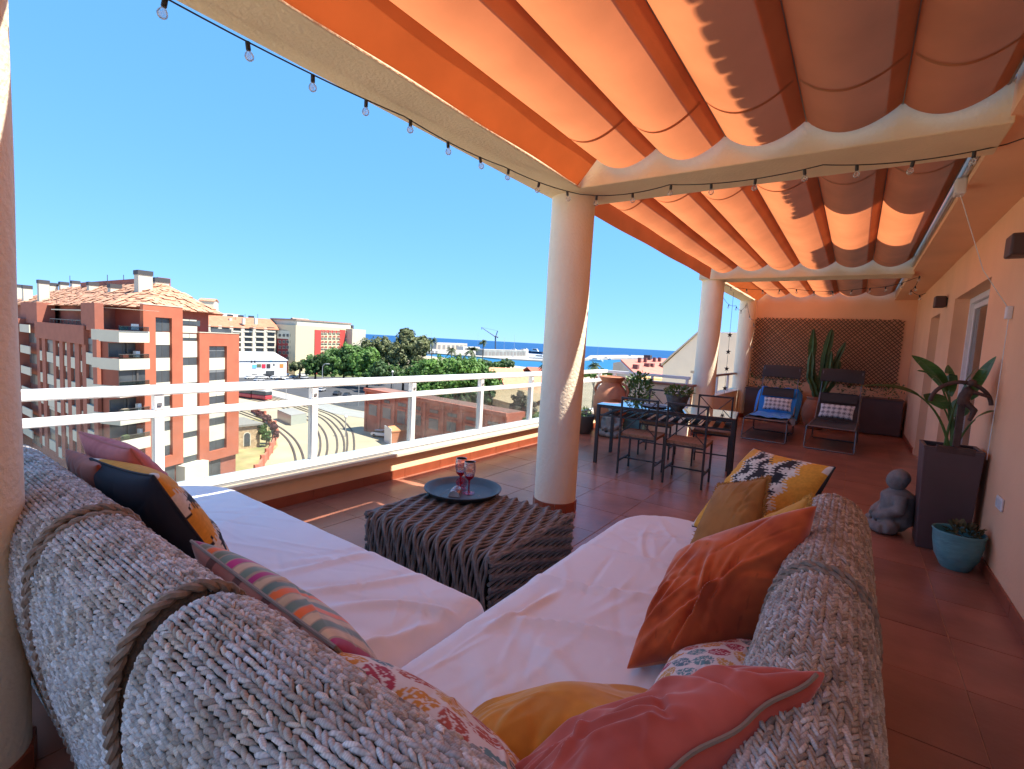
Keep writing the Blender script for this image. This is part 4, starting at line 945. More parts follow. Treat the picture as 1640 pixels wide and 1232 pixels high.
# shrub in square turquoise pot, dark pots next to it
sp = thing('potted_shrub', 'green shrub in a square turquoise pot behind the dining table', 'plant', (-2.93, 7.85, 0))
B().prism([(-0.15, -0.15, 0), (0.15, -0.15, 0), (0.15, 0.15, 0), (-0.15, 0.15, 0)], (0, 0, 0), (0, 0, 0.02)).add([(-0.15, -0.15, 0.02), (0.15, -0.15, 0.02), (0.15, 0.15, 0.02), (-0.15, 0.15, 0.02), (-0.2, -0.2, 0.42), (0.2, -0.2, 0.42), (0.2, 0.2, 0.42), (-0.2, 0.2, 0.42)], [(0, 1, 5, 4), (1, 2, 6, 5), (2, 3, 7, 6), (3, 0, 4, 7)]).build('pot', m_blue, sp)
B().box((-0.19, -0.19, 0.36), (0.19, 0.19, 0.40)).build('soil', m_soil, sp)
leaf_cloud('foliage', 620, (0, 0, 0.70), (0.23, 0.23, 0.33), 0.075, m_leaf_l, sp, seed=5, local=True)
B().tube([(0, 0, 0.38), (0.01, 0.01, 0.6), (0.02, 0, 0.85)], [0.015, 0.012, 0.006], 6).tube([(0, 0, 0.45), (-0.08, 0.05, 0.75)], [0.01, 0.004], 6).build('stem', m_stem, sp, smooth=True)
dp = thing('dark_pot', 'small dark round pot on the floor left of the seated stone figure', 'pot', (-3.52, 7.10, 0))
B().lathe([(0.10, 0), (0.13, 0.05), (0.16, 0.26), (0.165, 0.30), (0.15, 0.30), (0.14, 0.25), (0.0005, 0.24)], 24).build('body', M('dark_glaze', (0.05, 0.06, 0.06), rough=0.4, var=0.2), dp, smooth=True)
leaf_cloud('foliage', 60, (0, 0, 0.34), (0.12, 0.12, 0.06), 0.06, m_leaf_d, dp, seed=8, local=True)

def remesh(o, vox, smooth_it=6):
    r = o.modifiers.new('join', 'REMESH'); r.mode = 'VOXEL'; r.voxel_size = vox; r.use_smooth_shade = True
    s = o.modifiers.new('soft', 'SMOOTH'); s.factor = 0.5; s.iterations = smooth_it
m_stone = M('grey_stone', (0.20, 0.20, 0.19), rough=0.9, var=0.3, scale=14, bump=0.4, bscale=60)
def seated_figure(loc, rz, sc, label, hugging=False):
    f = thing('stone_figure', label, 'statue', loc, rz, group='seated grey stone figures')
    b = B(); Q = lambda x, y, z, r, sx=1, sy=1, sz=1: b.sphere((x*sc, y*sc, z*sc), r*sc, 14, 10, 0, (sx, sy, sz))
    if not hugging:
        Q(0, 0.02, 0.10, 0.16, 1.05, 0.75, 0.62)                                                                             # hips
        for s in (-1, 1):
            b.tube([(s*0.06*sc, 0, 0.09*sc), (s*0.19*sc, -0.06*sc, 0.075*sc), (s*0.22*sc, -0.12*sc, 0.07*sc)], [0.075*sc, 0.075*sc, 0.06*sc], 12)   # thighs
            b.tube([(s*0.22*sc, -0.12*sc, 0.065*sc), (s*0.08*sc, -0.20*sc, 0.05*sc), (-s*0.06*sc, -0.19*sc, 0.05*sc)], [0.058*sc, 0.05*sc, 0.04*sc], 12)
            b.tube([(s*0.135*sc, 0.02*sc, 0.40*sc), (s*0.20*sc, -0.0*sc, 0.27*sc), (s*0.12*sc, -0.13*sc, 0.17*sc), (s*0.03*sc, -0.16*sc, 0.15*sc)], [0.068*sc, 0.060*sc, 0.050*sc, 0.045*sc], 10)
        b.tube([(0, 0.02*sc, 0.10*sc), (0, 0.03*sc, 0.25*sc), (0, 0.025*sc, 0.40*sc), (0, 0.02*sc, 0.46*sc)], [0.165*sc, 0.150*sc, 0.150*sc, 0.07*sc], 16)
    else:
        Q(0, 0.05, 0.12, 0.15, 1.1, 0.9, 0.75)
        for s in (-1, 1):
            b.tube([(s*0.06*sc, 0.02*sc, 0.10*sc), (s*0.15*sc, -0.14*sc, 0.10*sc), (s*0.20*sc, -0.22*sc, 0.08*sc)], [0.08*sc, 0.075*sc, 0.06*sc], 12)
            b.tube([(s*0.20*sc, -0.22*sc, 0.065*sc), (s*0.05*sc, -0.28*sc, 0.05*sc), (-s*0.08*sc, -0.24*sc, 0.05*sc)], [0.055*sc, 0.05*sc, 0.04*sc], 12)
            b.tube([(s*0.12*sc, 0.05*sc, 0.40*sc), (s*0.18*sc, -0.04*sc, 0.27*sc), (s*0.13*sc, -0.17*sc, 0.16*sc)], [0.05*sc, 0.042*sc, 0.036*sc], 10)
        b.tube([(0, 0.05*sc, 0.12*sc), (0, 0.07*sc, 0.28*sc), (0, 0.05*sc, 0.42*sc), (0, 0.02*sc, 0.48*sc)], [0.135*sc, 0.12*sc, 0.125*sc, 0.055*sc], 16)
    o = b.build('body', m_stone, f); remesh(o, 0.012*sc*1.2)
    h = B(); hy, hz = (0.005, 0.545) if not hugging else (-0.01, 0.56)
    h.sphere((0, hy*sc, hz*sc), 0.096*sc, 16, 12, 0, (0.92, 1.0, 1.15)); h.tube([(0, (hy+0.02)*sc, (hz-0.13)*sc), (0, (hy+0.01)*sc, (hz-0.05)*sc)], 0.048*sc, 10)
    h.sphere((0, (hy-0.088)*sc, (hz-0.01)*sc), 0.016*sc, 8, 6, 0, (0.8, 1, 1.5))
    for s in (-1, 1): h.sphere((s*0.083*sc, (hy+0.008)*sc, (hz-0.01)*sc), 0.022*sc, 8, 6, 0, (0.5, 0.8, 1.8)); h.sphere((s*0.033*sc, (hy-0.076)*sc, (hz+0.015)*sc), 0.015*sc, 8, 6, 0, (1.4, 0.8, 0.6))
    h.sphere((0, (hy-0.080)*sc, (hz-0.048)*sc), 0.017*sc, 8, 6, 0, (1.4, 0.7, 0.5))
    o = h.build('head', m_stone, f); remesh(o, 0.007*sc*1.2, 3)
    n = B(); n.sphere((0, (hy+0.02)*sc, (hz+0.088)*sc), 0.038*sc, 12, 8); n.sphere((0, (hy+0.018)*sc, (hz+0.03)*sc), 0.100*sc, 16, 10, 0, (0.97, 0.95, 0.9)); n.build('hair', m_stone, f, smooth=True)
    return f
seated_figure((-3.10, 7.25, 0), R(-10), 0.80, 'small grey seated stone figure under the end of the dining table')
seated_figure((0.37, 5.18, 0), R(-80), 0.80, 'grey seated stone figure on the floor beside the tall brown planter')

# tall planter with strelitzia and sculpture
pl = thing('tall_planter', 'tall brown square planter by the house wall', 'planter', (0.655, 5.02, 0))
def taper(b, x, y, a0, a1, z0, z1): return b.add([(x-a0, y-a0, z0), (x+a0, y-a0, z0), (x+a0, y+a0, z0), (x-a0, y+a0, z0), (x-a1, y-a1, z1), (x+a1, y-a1, z1), (x+a1, y+a1, z1), (x-a1, y+a1, z1)], [(0, 3, 2, 1), (0, 1, 5, 4), (1, 2, 6, 5), (2, 3, 7, 6), (3, 0, 4, 7)])
b = B(); taper(b, 0, 0, 0.145, 0.172, 0, 0.785); b.build('body', m_planter, pl, bevel=0.006)
b = B()
for a, c, d, e in ((-0.174, -0.174, 0.174, -0.150), (-0.174, 0.150, 0.174, 0.174), (-0.174, -0.1495, -0.150, 0.1495), (0.150, -0.1495, 0.174, 0.1495)): b.box((a, c, 0.7855), (d, e, 0.802))
b.build('rim', m_planter, pl, bevel=0.003)
B().box((-0.15, -0.15, 0.74), (0.15, 0.15, 0.765)).build('soil', m_soil, pl)
sb = thing('strelitzia', 'strelitzia with broad split leaves growing in the tall planter', 'plant', (0.655, 5.04, 0.765))
m_stre = M('strelitzia_leaf', (0.075, 0.17, 0.045), rough=0.32, var=0.25, scale=12, trans=0.3, bump=0.15, bscale=90, stretch=(1, 1, 6))
def big_leaf(base, ctrl, tip, wmax, roll, seed, parent):
    rr = random.Random(seed); b0, c0, t0 = [np.array(q, float) for q in (base, ctrl, tip)]
    def cur(t): return b0*(1-t)**2+c0*2*t*(1-t)+t0*t*t
    P = [cur(t) for t in np.linspace(0, 0.55, 10)]; B().tube(P, [0.011-0.006*i/9 for i in range(10)], 7).build('stalk', m_leaf_l, parent, smooth=True)
    b = B(); n = 20; rows = []
    for side in (-1, 1):
        g = 0
        for i in range(n):
            t0_, t1_ = 0.5+0.5*i/n, 0.5+0.5*(i+1)/n
            if rr.random() < 0.16: g = rr.uniform(0.05, 0.25)
            vs = []
            for t in (t0_, t1_):
                p = cur(t); d, s, nn = frame_from(cur(min(t+0.02, 1.02))-cur(t-0.02), roll); u = (t-0.5)/0.5
                w_ = wmax*(math.sin(math.pi*min(1, u*0.93+0.06))**0.75)
                for k in range(4):
                    q = k/3; vs.append(p+s*side*w_*q+nn*(0.10*w_*math.sin(q*2.2)+0.25*w_*q*q*0.5)-d*g*w_*q*0.3+np.array([0, 0, -0.22*w_*q*q]))
            b.add(vs, [(k, k+1, 5+k, 4+k) for k in range(3)])
    b.build('leaf', m_stre, parent, smooth=True, fix=False)
for i, (ctrl, tip, wm, ro) in enumerate((((-0.14, -0.05, 0.60), (-0.66, -0.25, 0.44), 0.055, 0.2), ((0.02, 0.05, 0.55), (-0.30, 0.0, 0.72), 0.075, 0.5), ((-0.05, 0.05, 0.62), (-0.26, -0.10, 0.60), 0.065, -0.3), ((0.05, 0, 0.45), (0.17, -0.10, 0.74), 0.06, 1.1), ((0.1, 0.0, 0.32), (0.20, -0.10, 0.34), 0.055, 0.4), ((-0.02, 0.0, 0.50), (0.10, -0.02, 0.66), 0.06, 0.1), ((-0.04, 0.04, 0.42), (-0.20, -0.05, 0.42), 0.07, 0.5), ((0.0, 0.06, 0.30), (0.04, 0.04, 0.42), 0.07, 0.9), ((-0.05, 0.03, 0.5), (-0.06, 0.12, 0.66), 0.065, 0.6))):
    big_leaf((random.uniform(-.05, .05), random.uniform(-.02, .06), 0), ctrl, tip, wm, ro, i, sb)
sc = thing('bow_sculpture', 'rusty bow shaped metal sculpture on a plinth standing on the planter', 'sculpture', (0.665, 4.875, 0.803))
m_rust = M('rusty_metal', (0.085, 0.05, 0.04), rough=0.7, metal=0.3, var=0.35, scale=15, bump=0.4, bscale=60)
B().box((-0.11, -0.03, -0.038), (0.11, 0.03, 0.012)).build('plinth', m_rust, sc, bevel=0.004)
B().box((-0.02, -0.012, 0.0125), (0.022, 0.012, 0.34)).build('post', m_rust, sc, bevel=0.004)
B().tube([(0.17*math.cos(q)-0.01, 0.0, 0.33+0.17*math.sin(q)*1.0) for q in np.linspace(0.10, math.pi*0.98, 18)], 0.014, 8).build('bow', m_rust, sc, smooth=True)
bb = B(); bb.tube([(0.0, 0, 0.33), (0.01, -0.01, 0.40), (0.03, -0.02, 0.46)], [0.03, 0.038, 0.03], 10); bb.sphere((0.04, -0.02, 0.50), 0.028, 10, 8); bb.tube([(0.02, -0.01, 0.35), (0.07, -0.03, 0.30), (0.05, -0.03, 0.22)], [0.026, 0.022, 0.014], 8); bb.tube([(0.03, -0.02, 0.44), (0.10, -0.03, 0.42), (0.15, -0.01, 0.40)], [0.018, 0.014, 0.010], 8)
o = bb.build('archer', m_rust, sc); remesh(o, 0.008, 3)
# turquoise pot
tq = thing('turquoise_pot', 'round turquoise glazed pot with a small plant in front of the tall planter', 'pot', (0.70, 4.56, 0))
B().lathe([(0.075, 0), (0.085, 0.012), (0.122, 0.09), (0.138, 0.18), (0.142, 0.25), (0.148, 0.262), (0.146, 0.27), (0.136, 0.266), (0.132, 0.20), (0.0005, 0.195)], 40).build('body', m_blue, tq, smooth=True)
leaf_cloud('foliage', 130, (0.03, 0.02, 0.265), (0.085, 0.085, 0.05), 0.05, M('dry_plant', (0.10, 0.085, 0.03), rough=0.8, var=0.4, scale=30), tq, seed=12, local=True, up=0.8)
lt = thing('lantern', 'small white lantern standing behind the stone figure', 'lantern', (0.60, 5.42, 0))
B().lathe([(0.05, 0), (0.05, 0.02), (0.046, 0.03), (0.046, 0.36), (0.052, 0.37), (0.05, 0.40), (0.02, 0.43), (0.0005, 0.43)], 20).build('body', m_white, lt, smooth=True)

# planters along the lattice wall
def long_planter(x0, x1, label, seed, n):
    p = thing('long_planter', label, 'planter', ((x0+x1)/2, 12.05, 0), group='brown box planters along the end wall')
    B().box((x0, 11.80, 0.01), (x1, 12.28, 0.68)).build('box', m_planter, p, local=False, bevel=0.006)
    B().box((x0-0.012, 11.79, 0.681), (x1+0.012, 12.29, 0.705)).build('rim', m_planter, p, local=False, bevel=0.004)
    rr = random.Random(seed)
    pc = thing('planter_plants', label.replace('planter', 'planter plants').split(',')[0] + ', leafy growth above its rim', 'plant', ((x0+x1)/2, 12.05, 0.70))
    for k in range(n):
        x = x0+0.08+(x1-x0-0.16)*k/max(1, n-1); leaf_cloud('foliage', 45, (x, 12.0, 0.80+rr.uniform(0, .08)), (0.09, 0.1, 0.12+rr.uniform(0, .08)), 0.055, rr.choice([m_leaf_d, m_leaf_g, m_leaf_l]), pc, seed=seed*20+k)
    return p
long_planter(-1.95, -0.90, 'long brown box planter behind the blue towel lounger, left of the cactus pot', 1, 8)
long_planter(-0.28, 0.80, 'long brown box planter behind the dark lounger, right of the cactus pot', 2, 7)
cp = thing('terracotta_pot', 'big round terracotta pot between the loungers holding the cactus', 'pot', (-0.58, 11.55, 0))
B().lathe([(0.13, 0), (0.19, 0.08), (0.245, 0.25), (0.25, 0.38), (0.205, 0.54), (0.17, 0.59), (0.19, 0.63), (0.185, 0.65), (0.15, 0.62), (0.0005, 0.58)], 36).build('body', m_terra, cp, smooth=True)
m_cactus = M('cactus_skin', (0.06, 0.13, 0.045), rough=0.55, var=0.35, scale=9, bump=0.2, bscale=50)
cc = thing('cactus', 'tall branching candelabra cactus growing in the terracotta pot', 'cactus', (-0.58, 11.55, 0.60))
def cactus_arm(P, r, seed):
    rr = random.Random(seed); P = [np.array(p, float) for p in P]; n = 30; b = B(); o = []; f = []; K = 10
    for i in range(n+1):
        t = i/n*(len(P)-1); k = min(int(t), len(P)-2); p = P[k]+(P[k+1]-P[k])*(t-k); q = r*(1-0.75*max(0, (i/n-0.86)/0.14)**2)*(0.86+0.2*abs(math.sin(i*0.55+seed)))
        for j in range(K):
            a = 2*math.pi*j/K+seed; rr_ = q*(1.25 if j % 2 == 0 else 0.42); o.append((p[0]+rr_*math.cos(a), p[1]+rr_*math.sin(a), p[2]))
    for i in range(n):
        for j in range(K): f.append((i*K+j, i*K+(j+1) % K, (i+1)*K+(j+1) % K, (i+1)*K+j))
    f.append(tuple(n*K+j for j in range(K))); b.add(o, f); b.build('arm', m_cactus, cc)
for i, (P, r_) in enumerate((([(0, 0, 0), (-0.05, 0, 0.3), (-0.17, 0.0, 0.6), (-0.19, 0, 1.40)], 0.062), ([(0.0, 0, 0.0), (0.05, 0, 0.35), (0.06, 0, 0.9), (0.12, 0, 1.40)], 0.06), ([(0.02, 0.03, 0.0), (0.14, 0.03, 0.4), (0.20, 0.05, 0.62), (0.36, 0.05, 1.16)], 0.045), ([(0, -0.05, 0), (-0.08, -0.06, 0.25), (-0.16, -0.06, 0.42), (-0.17, -0.05, 0.95)], 0.055), ([(0.02, -0.06, 0), (0.1, -0.08, 0.3), (0.13, -0.08, 0.5), (0.15, -0.06, 0.98)], 0.05), ([(0.05, 0, 0), (0.22, 0, 0.3), (0.27, 0, 0.5), (0.30, 0.02, 0.80)], 0.04))): cactus_arm(P, r_, i)

# lattice on the end wall: every lath a piece
la = thing('wall_lattice', 'brown willow lattice fixed on the peach end wall behind the loungers', 'lattice', (-0.65, YE, 0.9))
m_lath = M('willow_lath', (0.13, 0.065, 0.035), rough=0.8, var=0.35, scale=25)
LX0, LX1, LZ0, LZ1 = -1.98, 0.70, 0.90, 2.27
def clip_lath(c, sgn):
    # line x = c + sgn*(z-LZ0)
    z0, z1 = LZ0, LZ1
    if sgn > 0: z0 = max(z0, LZ0+(LX0-c)); z1 = min(z1, LZ0+(LX1-c))
    else: z0 = max(z0, LZ0+(c-LX1)); z1 = min(z1, LZ0+(c-LX0))
    return (z0, z1) if z1-z0 > 0.06 else None
sp_ = 0.077; long_ = {}
c = LX0-(LZ1-LZ0)
while c < LX1+(LZ1-LZ0):
    for sgn, yy in ((1, YE-0.018), (-1, YE-0.031)):
        q = clip_lath(c, sgn)
        if q:
            L_ = round((q[1]-q[0])*math.sqrt(2), 3)
            key = (sgn, L_)
            if key not in long_:
                d = L_/2/math.sqrt(2); o = B().bar((-sgn*d, 0, -d), (sgn*d, 0, d), 0.012, 0.016, up=(0, 1, 0)).build('lath', m_lath, la); long_[key] = (o, Vector(o.location))
            else: o = inst(long_[key][0], 'lath', (0, 0, 0), la)
            zc_ = (q[0]+q[1])/2; o.location = long_[key][1]+Vector((c+sgn*(zc_-LZ0), yy, zc_))-LOCS[la.name]
            o.location += Vector((random.uniform(-.006, .006), 0, random.uniform(-.012, .012)))
    c += sp_

# sun loungers
m_sling = M('charcoal_sling', (0.035, 0.035, 0.037), rough=0.8, var=0.15, scale=60, bump=0.2, bscale=400)
m_tube = M('grey_tube', (0.17, 0.17, 0.18), rough=0.35, metal=0.7)
def lounger(label):
    l = thing('sun_lounger', label, 'sun lounger', (0, 0, 0), group='folding sun loungers with shade hoods')
    w_ = 0.31
    for x in (-w_, w_):
        B().tube([(x, 0.0, 0.36), (x, 1.20, 0.36)], 0.0125, 8).build('side_rail', m_tube, l, smooth=True)
        B().tube([(x, 1.20, 0.36), (x, 1.72, 0.80)], 0.0125, 8).build('back_rail', m_tube, l, smooth=True)
        B().tube([(x*0.96, 1.50, 0.62), (x*0.96, 1.78, 1.20)], 0.007, 6).build('hood_arm', m_tube, l, smooth=True)
    B().tube([(-w_, 0.0, 0.36), (w_, 0.0, 0.36)], 0.0125, 8).build('foot_rail', m_tube, l, smooth=True)
    B().tube([(-w_-0.012, 0.05, 0.355), (-w_-0.02, -0.02, 0.03), (-w_, -0.03, 0.013), (w_, -0.03, 0.013), (w_+0.02, -0.02, 0.03), (w_+0.012, 0.05, 0.355)], 0.012, 8).build('front_leg_loop', m_tube, l, smooth=True)
    B().tube([(-w_-0.012, 1.15, 0.355), (-w_-0.02, 1.24, 0.03), (-w_, 1.25, 0.013), (w_, 1.25, 0.013), (w_+0.02, 1.24, 0.03), (w_+0.012, 1.15, 0.355)], 0.012, 8).build('rear_leg_loop', m_tube, l, smooth=True)
    B().tube([(-w_, 0.02, 0.075), (-w_, 1.2, 0.075)], 0.009, 6).tube([(w_, 0.02, 0.075), (w_, 1.2, 0.075)], 0.009, 6).build('ground_rail', m_tube, l, smooth=True)
    b = B().grid(lambda u, v: ((u-0.5)*2*w_, 0.01+v*1.19, 0.366-0.022*math.sin(math.pi*u)), 10, 16); b.build('seat_sling', m_sling, l, smooth=True, fix=False)
    b = B().grid(lambda u, v: ((u-0.5)*2*w_, 1.20+v*0.52, 0.366+v*0.44-0.02*math.sin(math.pi*u)), 10, 10); b.build('back_sling', m_sling, l, smooth=True, fix=False)
    h = B()
    h.grid(lambda u, v: ((u-0.5)*0.66, 1.66+0.30*v, 1.02+0.22*math.sin(v*2.1)+0.012*math.sin(math.pi*u)), 10, 12); h.grid(lambda u, v: ((u-0.5)*0.66, 1.664+0.30*v, 1.008+0.22*math.sin(v*2.1)+0.012*math.sin(math.pi*u)), 10, 12)
    h.build('shade_hood', m_sling, l, smooth=True, fix=False)
    B().grid(lambda u, v: ((u-0.5)*0.52, 1.56+0.05*math.sin(math.pi*v)-0.10*(1-v)-0.02, 0.66+0.16*v+0.05*math.sin(math.pi*v)), 10, 8).build('head_pad', m_sling, l, smooth=True)
    return l
l1 = lounger('charcoal sun lounger with a bare dark sling, right of the cactus pot'); l1.location = (-0.23, 8.93, 0); l1.rotation_euler = (0, 0, R(-1.5))
l2 = dup(l1, (-1.15, 8.98, 0), R(0.5), 'charcoal sun lounger covered with a blue towel, left of the cactus pot')
tw = B().grid(lambda u, v: (-1.15+(u-0.5)*(0.70+0.04*math.sin(v*9))+0.01*math.sin(v*13), 8.98+(0.42+v*0.80 if v < 0.62 else 0.916+(v-0.62)/0.38*0.72+0.0), 0, ) and (
    -1.15+(u-0.5)*(0.74+0.03*math.sin(v*9)), 8.98+0.34+min(v, 0.6)/0.6*0.86+max(0, v-0.6)/0.4*0.50,
    0.376+max(0, v-0.6)/0.4*0.44+0.010*math.sin(u*9+v*14)*0.6+0.006*math.sin(u*23+v*5)-0.10*max(0, abs(u-0.5)*2-0.80)/0.2), 60, 70)
tw.solo('blue_towel', M('blue_terry', (0.015, 0.22, 0.65), rough=0.95, var=0.15, scale=40, bump=0.5, bscale=350, sheen=0.4), 'bright blue towel draped over the left sun lounger', 'towel', smooth=True, fix=False)
cushion('white and navy diamond patterned lumbar cushion on the blue towel', [(-1.34, 10.10, 0.66), (-0.88, 10.10, 0.66), (-0.88, 10.0, 0.44), (-1.34, 10.0, 0.44)], 0.11, pat_diamond, None, 'diamond cushions on the loungers', seed=21, wr=0.4, n=70)
cushion('white and navy diamond patterned lumbar cushion on the bare dark lounger', [(-0.44, 10.03, 0.65), (0.06, 10.02, 0.65), (0.04, 9.92, 0.42), (-0.46, 9.94, 0.42)], 0.11, pat_diamond, None, 'diamond cushions on the loungers', seed=22, wr=0.4, n=70)
# ------------------------------------------------------------------ the town below: ground, roads, sea
G = -20.0
def pg(x, y, z=G): return Vector(onz(x, y, z).tolist())
def sheet(name, pxs, z, m, label=None, world=None):
    P = world or [tuple(onz(x, y, G)[:2]) for x, y in pxs]
    o = B().add([(x, y, z) for x, y in P], [tuple(range(len(P)))]).build(name, m, fix=False)
    if o.data.polygons[0].normal.z < 0: o.data.flip_normals()
    tag(o, label, None, None, 'structure'); return o
m_yard = M('yard_sand', (0.36, 0.30, 0.20), rough=0.95, var=0.12, scale=0.15, var2=((0.41, 0.34, 0.235), 0.05))
m_asph = M('asphalt', (0.055, 0.056, 0.060), rough=0.9, var=0.2, scale=0.3)
m_pave = M('grey_paving', (0.30, 0.29, 0.27), rough=0.9, var=0.1, scale=0.4)
m_dry = M('dry_grass', (0.36, 0.29, 0.14), rough=0.95, var=0.35, scale=0.6, var2=((0.20, 0.20, 0.08), 0.3))
m_green = M('lawn', (0.10, 0.13, 0.04), rough=0.95, var=0.3, scale=0.5)
def sea_mat():
    m = M('sea_water', (0.004, 0.055, 0.165), rough=0.45, var=0.18, scale=0.004, spec=0.25, bump=0.25, bscale=0.6); return m
def harb_mat():
    m = M('harbour_water', (0.010, 0.115, 0.24), rough=0.4, var=0.12, scale=0.01, spec=0.3, bump=0.2, bscale=0.8); return m
land = [(400, -600), (400, 330), (-60, 360), (-150, 352), (-228, 352), (-300, 378), (-420, 405), (-600, 420), (-1400, 420), (-1400, -600)]
o = B().prism([(x, y, -24) for x, y in land], (0, 0, 0), (0, 0, 4)).build('ground', m_yard); tag(o, 'sandy town ground far below the terrace', None, None, 'structure')
n = 96; ring = [(30000*math.cos(2*math.pi*k/n), 30000*math.sin(2*math.pi*k/n), -22.6) for k in range(n)]
o = B().add(ring, [tuple(range(n))]).build('sea', sea_mat(), fix=False); tag(o, 'deep blue open sea reaching to the horizon', None, None, 'structure')
o = B().add([(-620, 330, -22.3), (100, 330, -22.3), (-120, 900, -22.3), (-330, 900, -22.3), (-620, 560, -22.3)], [(0, 1, 2, 3, 4)]).build('harbour_water', harb_mat(), fix=False); tag(o, 'lighter blue harbour basin between town and mole', None, None, 'structure')
sheet('road', [(300, 586), (480, 603), (660, 606), (760, 640), (600, 662), (560, 655), (451, 628), (378, 612), (300, 600)], G+0.02, m_asph, 'grey asphalt road between the tracks and the trees')
sheet('pavement', [(380, 614), (451, 629), (560, 656), (600, 663), (596, 672), (540, 664), (446, 638), (378, 620)], G+0.05, m_pave, 'pale pavement strip along the road')
sheet('dry_lot', [(372, 790), (445, 715), (440, 690), (418, 668), (385, 672), (360, 700), (340, 800)], G+0.03, m_dry, 'dry grass lot beside the stone hut')
sheet('park_ground', [(470, 604), (560, 604), (660, 607), (760, 641), (880, 640), (880, 596), (700, 590), (560, 585), (470, 590)], G+0.01, m_green, 'green park ground under the trees towards the harbour')
sheet('verge', [(455, 597), (520, 590), (590, 588), (640, 600), (500, 603)], G+0.06, m_green, 'grass verge under the trees')

# railway tracks: two rails each
m_rail = M('rail_steel', (0.07, 0.05, 0.04), rough=0.7, var=0.2, scale=0.5)
m_ball = M('ballast', (0.20, 0.16, 0.12), rough=0.95, var=0.3, scale=0.8)
def track(pxs, label):
    P = [np.array(onz(x, y, G)) for x, y in pxs]; Q = []
    for i in range(len(P)-1):
        p0, p1, p2, p3 = P[max(i-1, 0)], P[i], P[i+1], P[min(i+2, len(P)-1)]
        for t in np.linspace(0, 1, 12, endpoint=False): Q.append(0.5*((2*p1)+(-p0+p2)*t+(2*p0-5*p1+4*p2-p3)*t*t+(-p0+3*p1-3*p2+p3)*t**3))
    Q.append(P[-1]); t = thing('railway_track', label, 'railway track', tuple(Q[0]), group='tram tracks curving through the yard')
    for off in (-0.62, 0.62):
        V = []; 
        for i, q in enumerate(Q):
            d = Q[min(i+1, len(Q)-1)]-Q[max(i-1, 0)]; d[2] = 0; d /= np.linalg.norm(d); s = np.array([-d[1], d[0], 0]); V.append((q+s*(off-0.16), q+s*(off+0.16)))
        b = B(); o = []
        for a, c in V: o += [(a[0], a[1], G), (a[0], a[1], G+0.14), (c[0], c[1], G+0.14), (c[0], c[1], G)]
        b.add(o, [(4*i+k, 4*i+(k+1) % 4, 4*i+4+(k+1) % 4, 4*i+4+k) for i in range(len(V)-1) for k in range(4)]); b.build('rail', m_rail, t, local=False)
track([(300, 640), (360, 653), (402, 667), (436, 681), (460, 698), (474, 717), (481, 745), (478, 790)], 'tram track curving round the stone hut, leftmost of the bends')
track([(380, 636), (440, 648), (470, 660), (497, 673), (514, 692), (519, 716), (511, 745), (490, 790)], 'tram track between the glass shelter and the outer bends')
track([(380, 626), (440, 641), (485, 656), (519, 670), (540, 692), (546, 716), (538, 742), (515, 790)], 'tram track on the outside of the bend, nearest to the red warehouse')
track([(370, 618), (430, 634), (480, 648), (530, 664), (556, 686), (562, 712), (556, 740), (540, 780)], 'outermost faint tram track by the orange shed')

# ------------------------------------------------------------------ facade tools
class Facade:
    def __init__(s, A, Bq):
        s.A = np.array([A[0], A[1], 0.0]); d = np.array([Bq[0]-A[0], Bq[1]-A[1], 0.0]); s.L = np.linalg.norm(d); s.u = d/s.L
        n = np.array([-s.u[1], s.u[0], 0.0]); s.n = n if n@(CAM*np.array([1, 1, 0])-s.A) > 0 else -n
    def uv(s, x, y):
        d = ray(x, y); t = ((s.A-CAM)@s.n)/(d@s.n); p = CAM+d*t; return float((p-s.A)@s.u), float(p[2])
    def P(s, u, z, d=0.0): q = s.A+s.u*u+s.n*d; return (q[0], q[1], z)
    def box(s, b, u0, u1, z0, z1, d0, d1):
        v = [s.P(u0, z0, d0), s.P(u1, z0, d0), s.P(u1, z0, d1), s.P(u0, z0, d1), s.P(u0, z1, d0), s.P(u1, z1, d0), s.P(u1, z1, d1), s.P(u0, z1, d1)]
        return b.add(v, [(0, 3, 2, 1), (4, 5, 6, 7), (0, 1, 5, 4), (1, 2, 6, 5), (2, 3, 7, 6), (3, 0, 4, 7)])
    def part(s, name, m, par, u0, u1, z0, z1, d0, d1): return s.box(B(), min(u0, u1), max(u0, u1), min(z0, z1), max(z0, z1), d0, d1).build(name, m, par, local=False)
    def win(s, par, u0, u1, z0, z1, d0=0.0, m=None, mull=True, fm=None, blind=False):
        """a window: frame part with a pane and a mullion"""
        f = s.part('window', fm or m_wframe, par, u0, u1, z0, z1, d0, d0+0.06)
        k = 0.07*(1 if abs(u1-u0) > 0.8 else 0.6)
        s.part('pane', m or m_shut, f, u0+k, u1-k, z0+k, z1-k, d0+0.02, d0+0.085)
        if blind and random.random() < 0.6: s.part('blind', m_blind if random.random() < 0.6 else m_cream, f, u0+k, u1-k, z1-k-(z1-z0-2*k)*random.choice((0.25, 0.4, 0.6)), z1-k, d0+0.086, d0+0.10)
        if mull: s.part('mullion', fm or m_wframe, f, (u0+u1)/2-0.03, (u0+u1)/2+0.03, z0+k, z1-k, d0+0.086, d0+0.11)
        return f
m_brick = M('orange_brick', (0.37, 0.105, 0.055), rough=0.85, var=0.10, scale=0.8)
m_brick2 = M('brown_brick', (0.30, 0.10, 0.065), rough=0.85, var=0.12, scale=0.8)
m_cream = M('cream_panel', (0.54, 0.51, 0.41), rough=0.8, var=0.05, scale=0.6)
m_shut = M('grey_shutter', (0.055, 0.062, 0.068), rough=0.35, var=0.3, scale=0.7, spec=0.5)
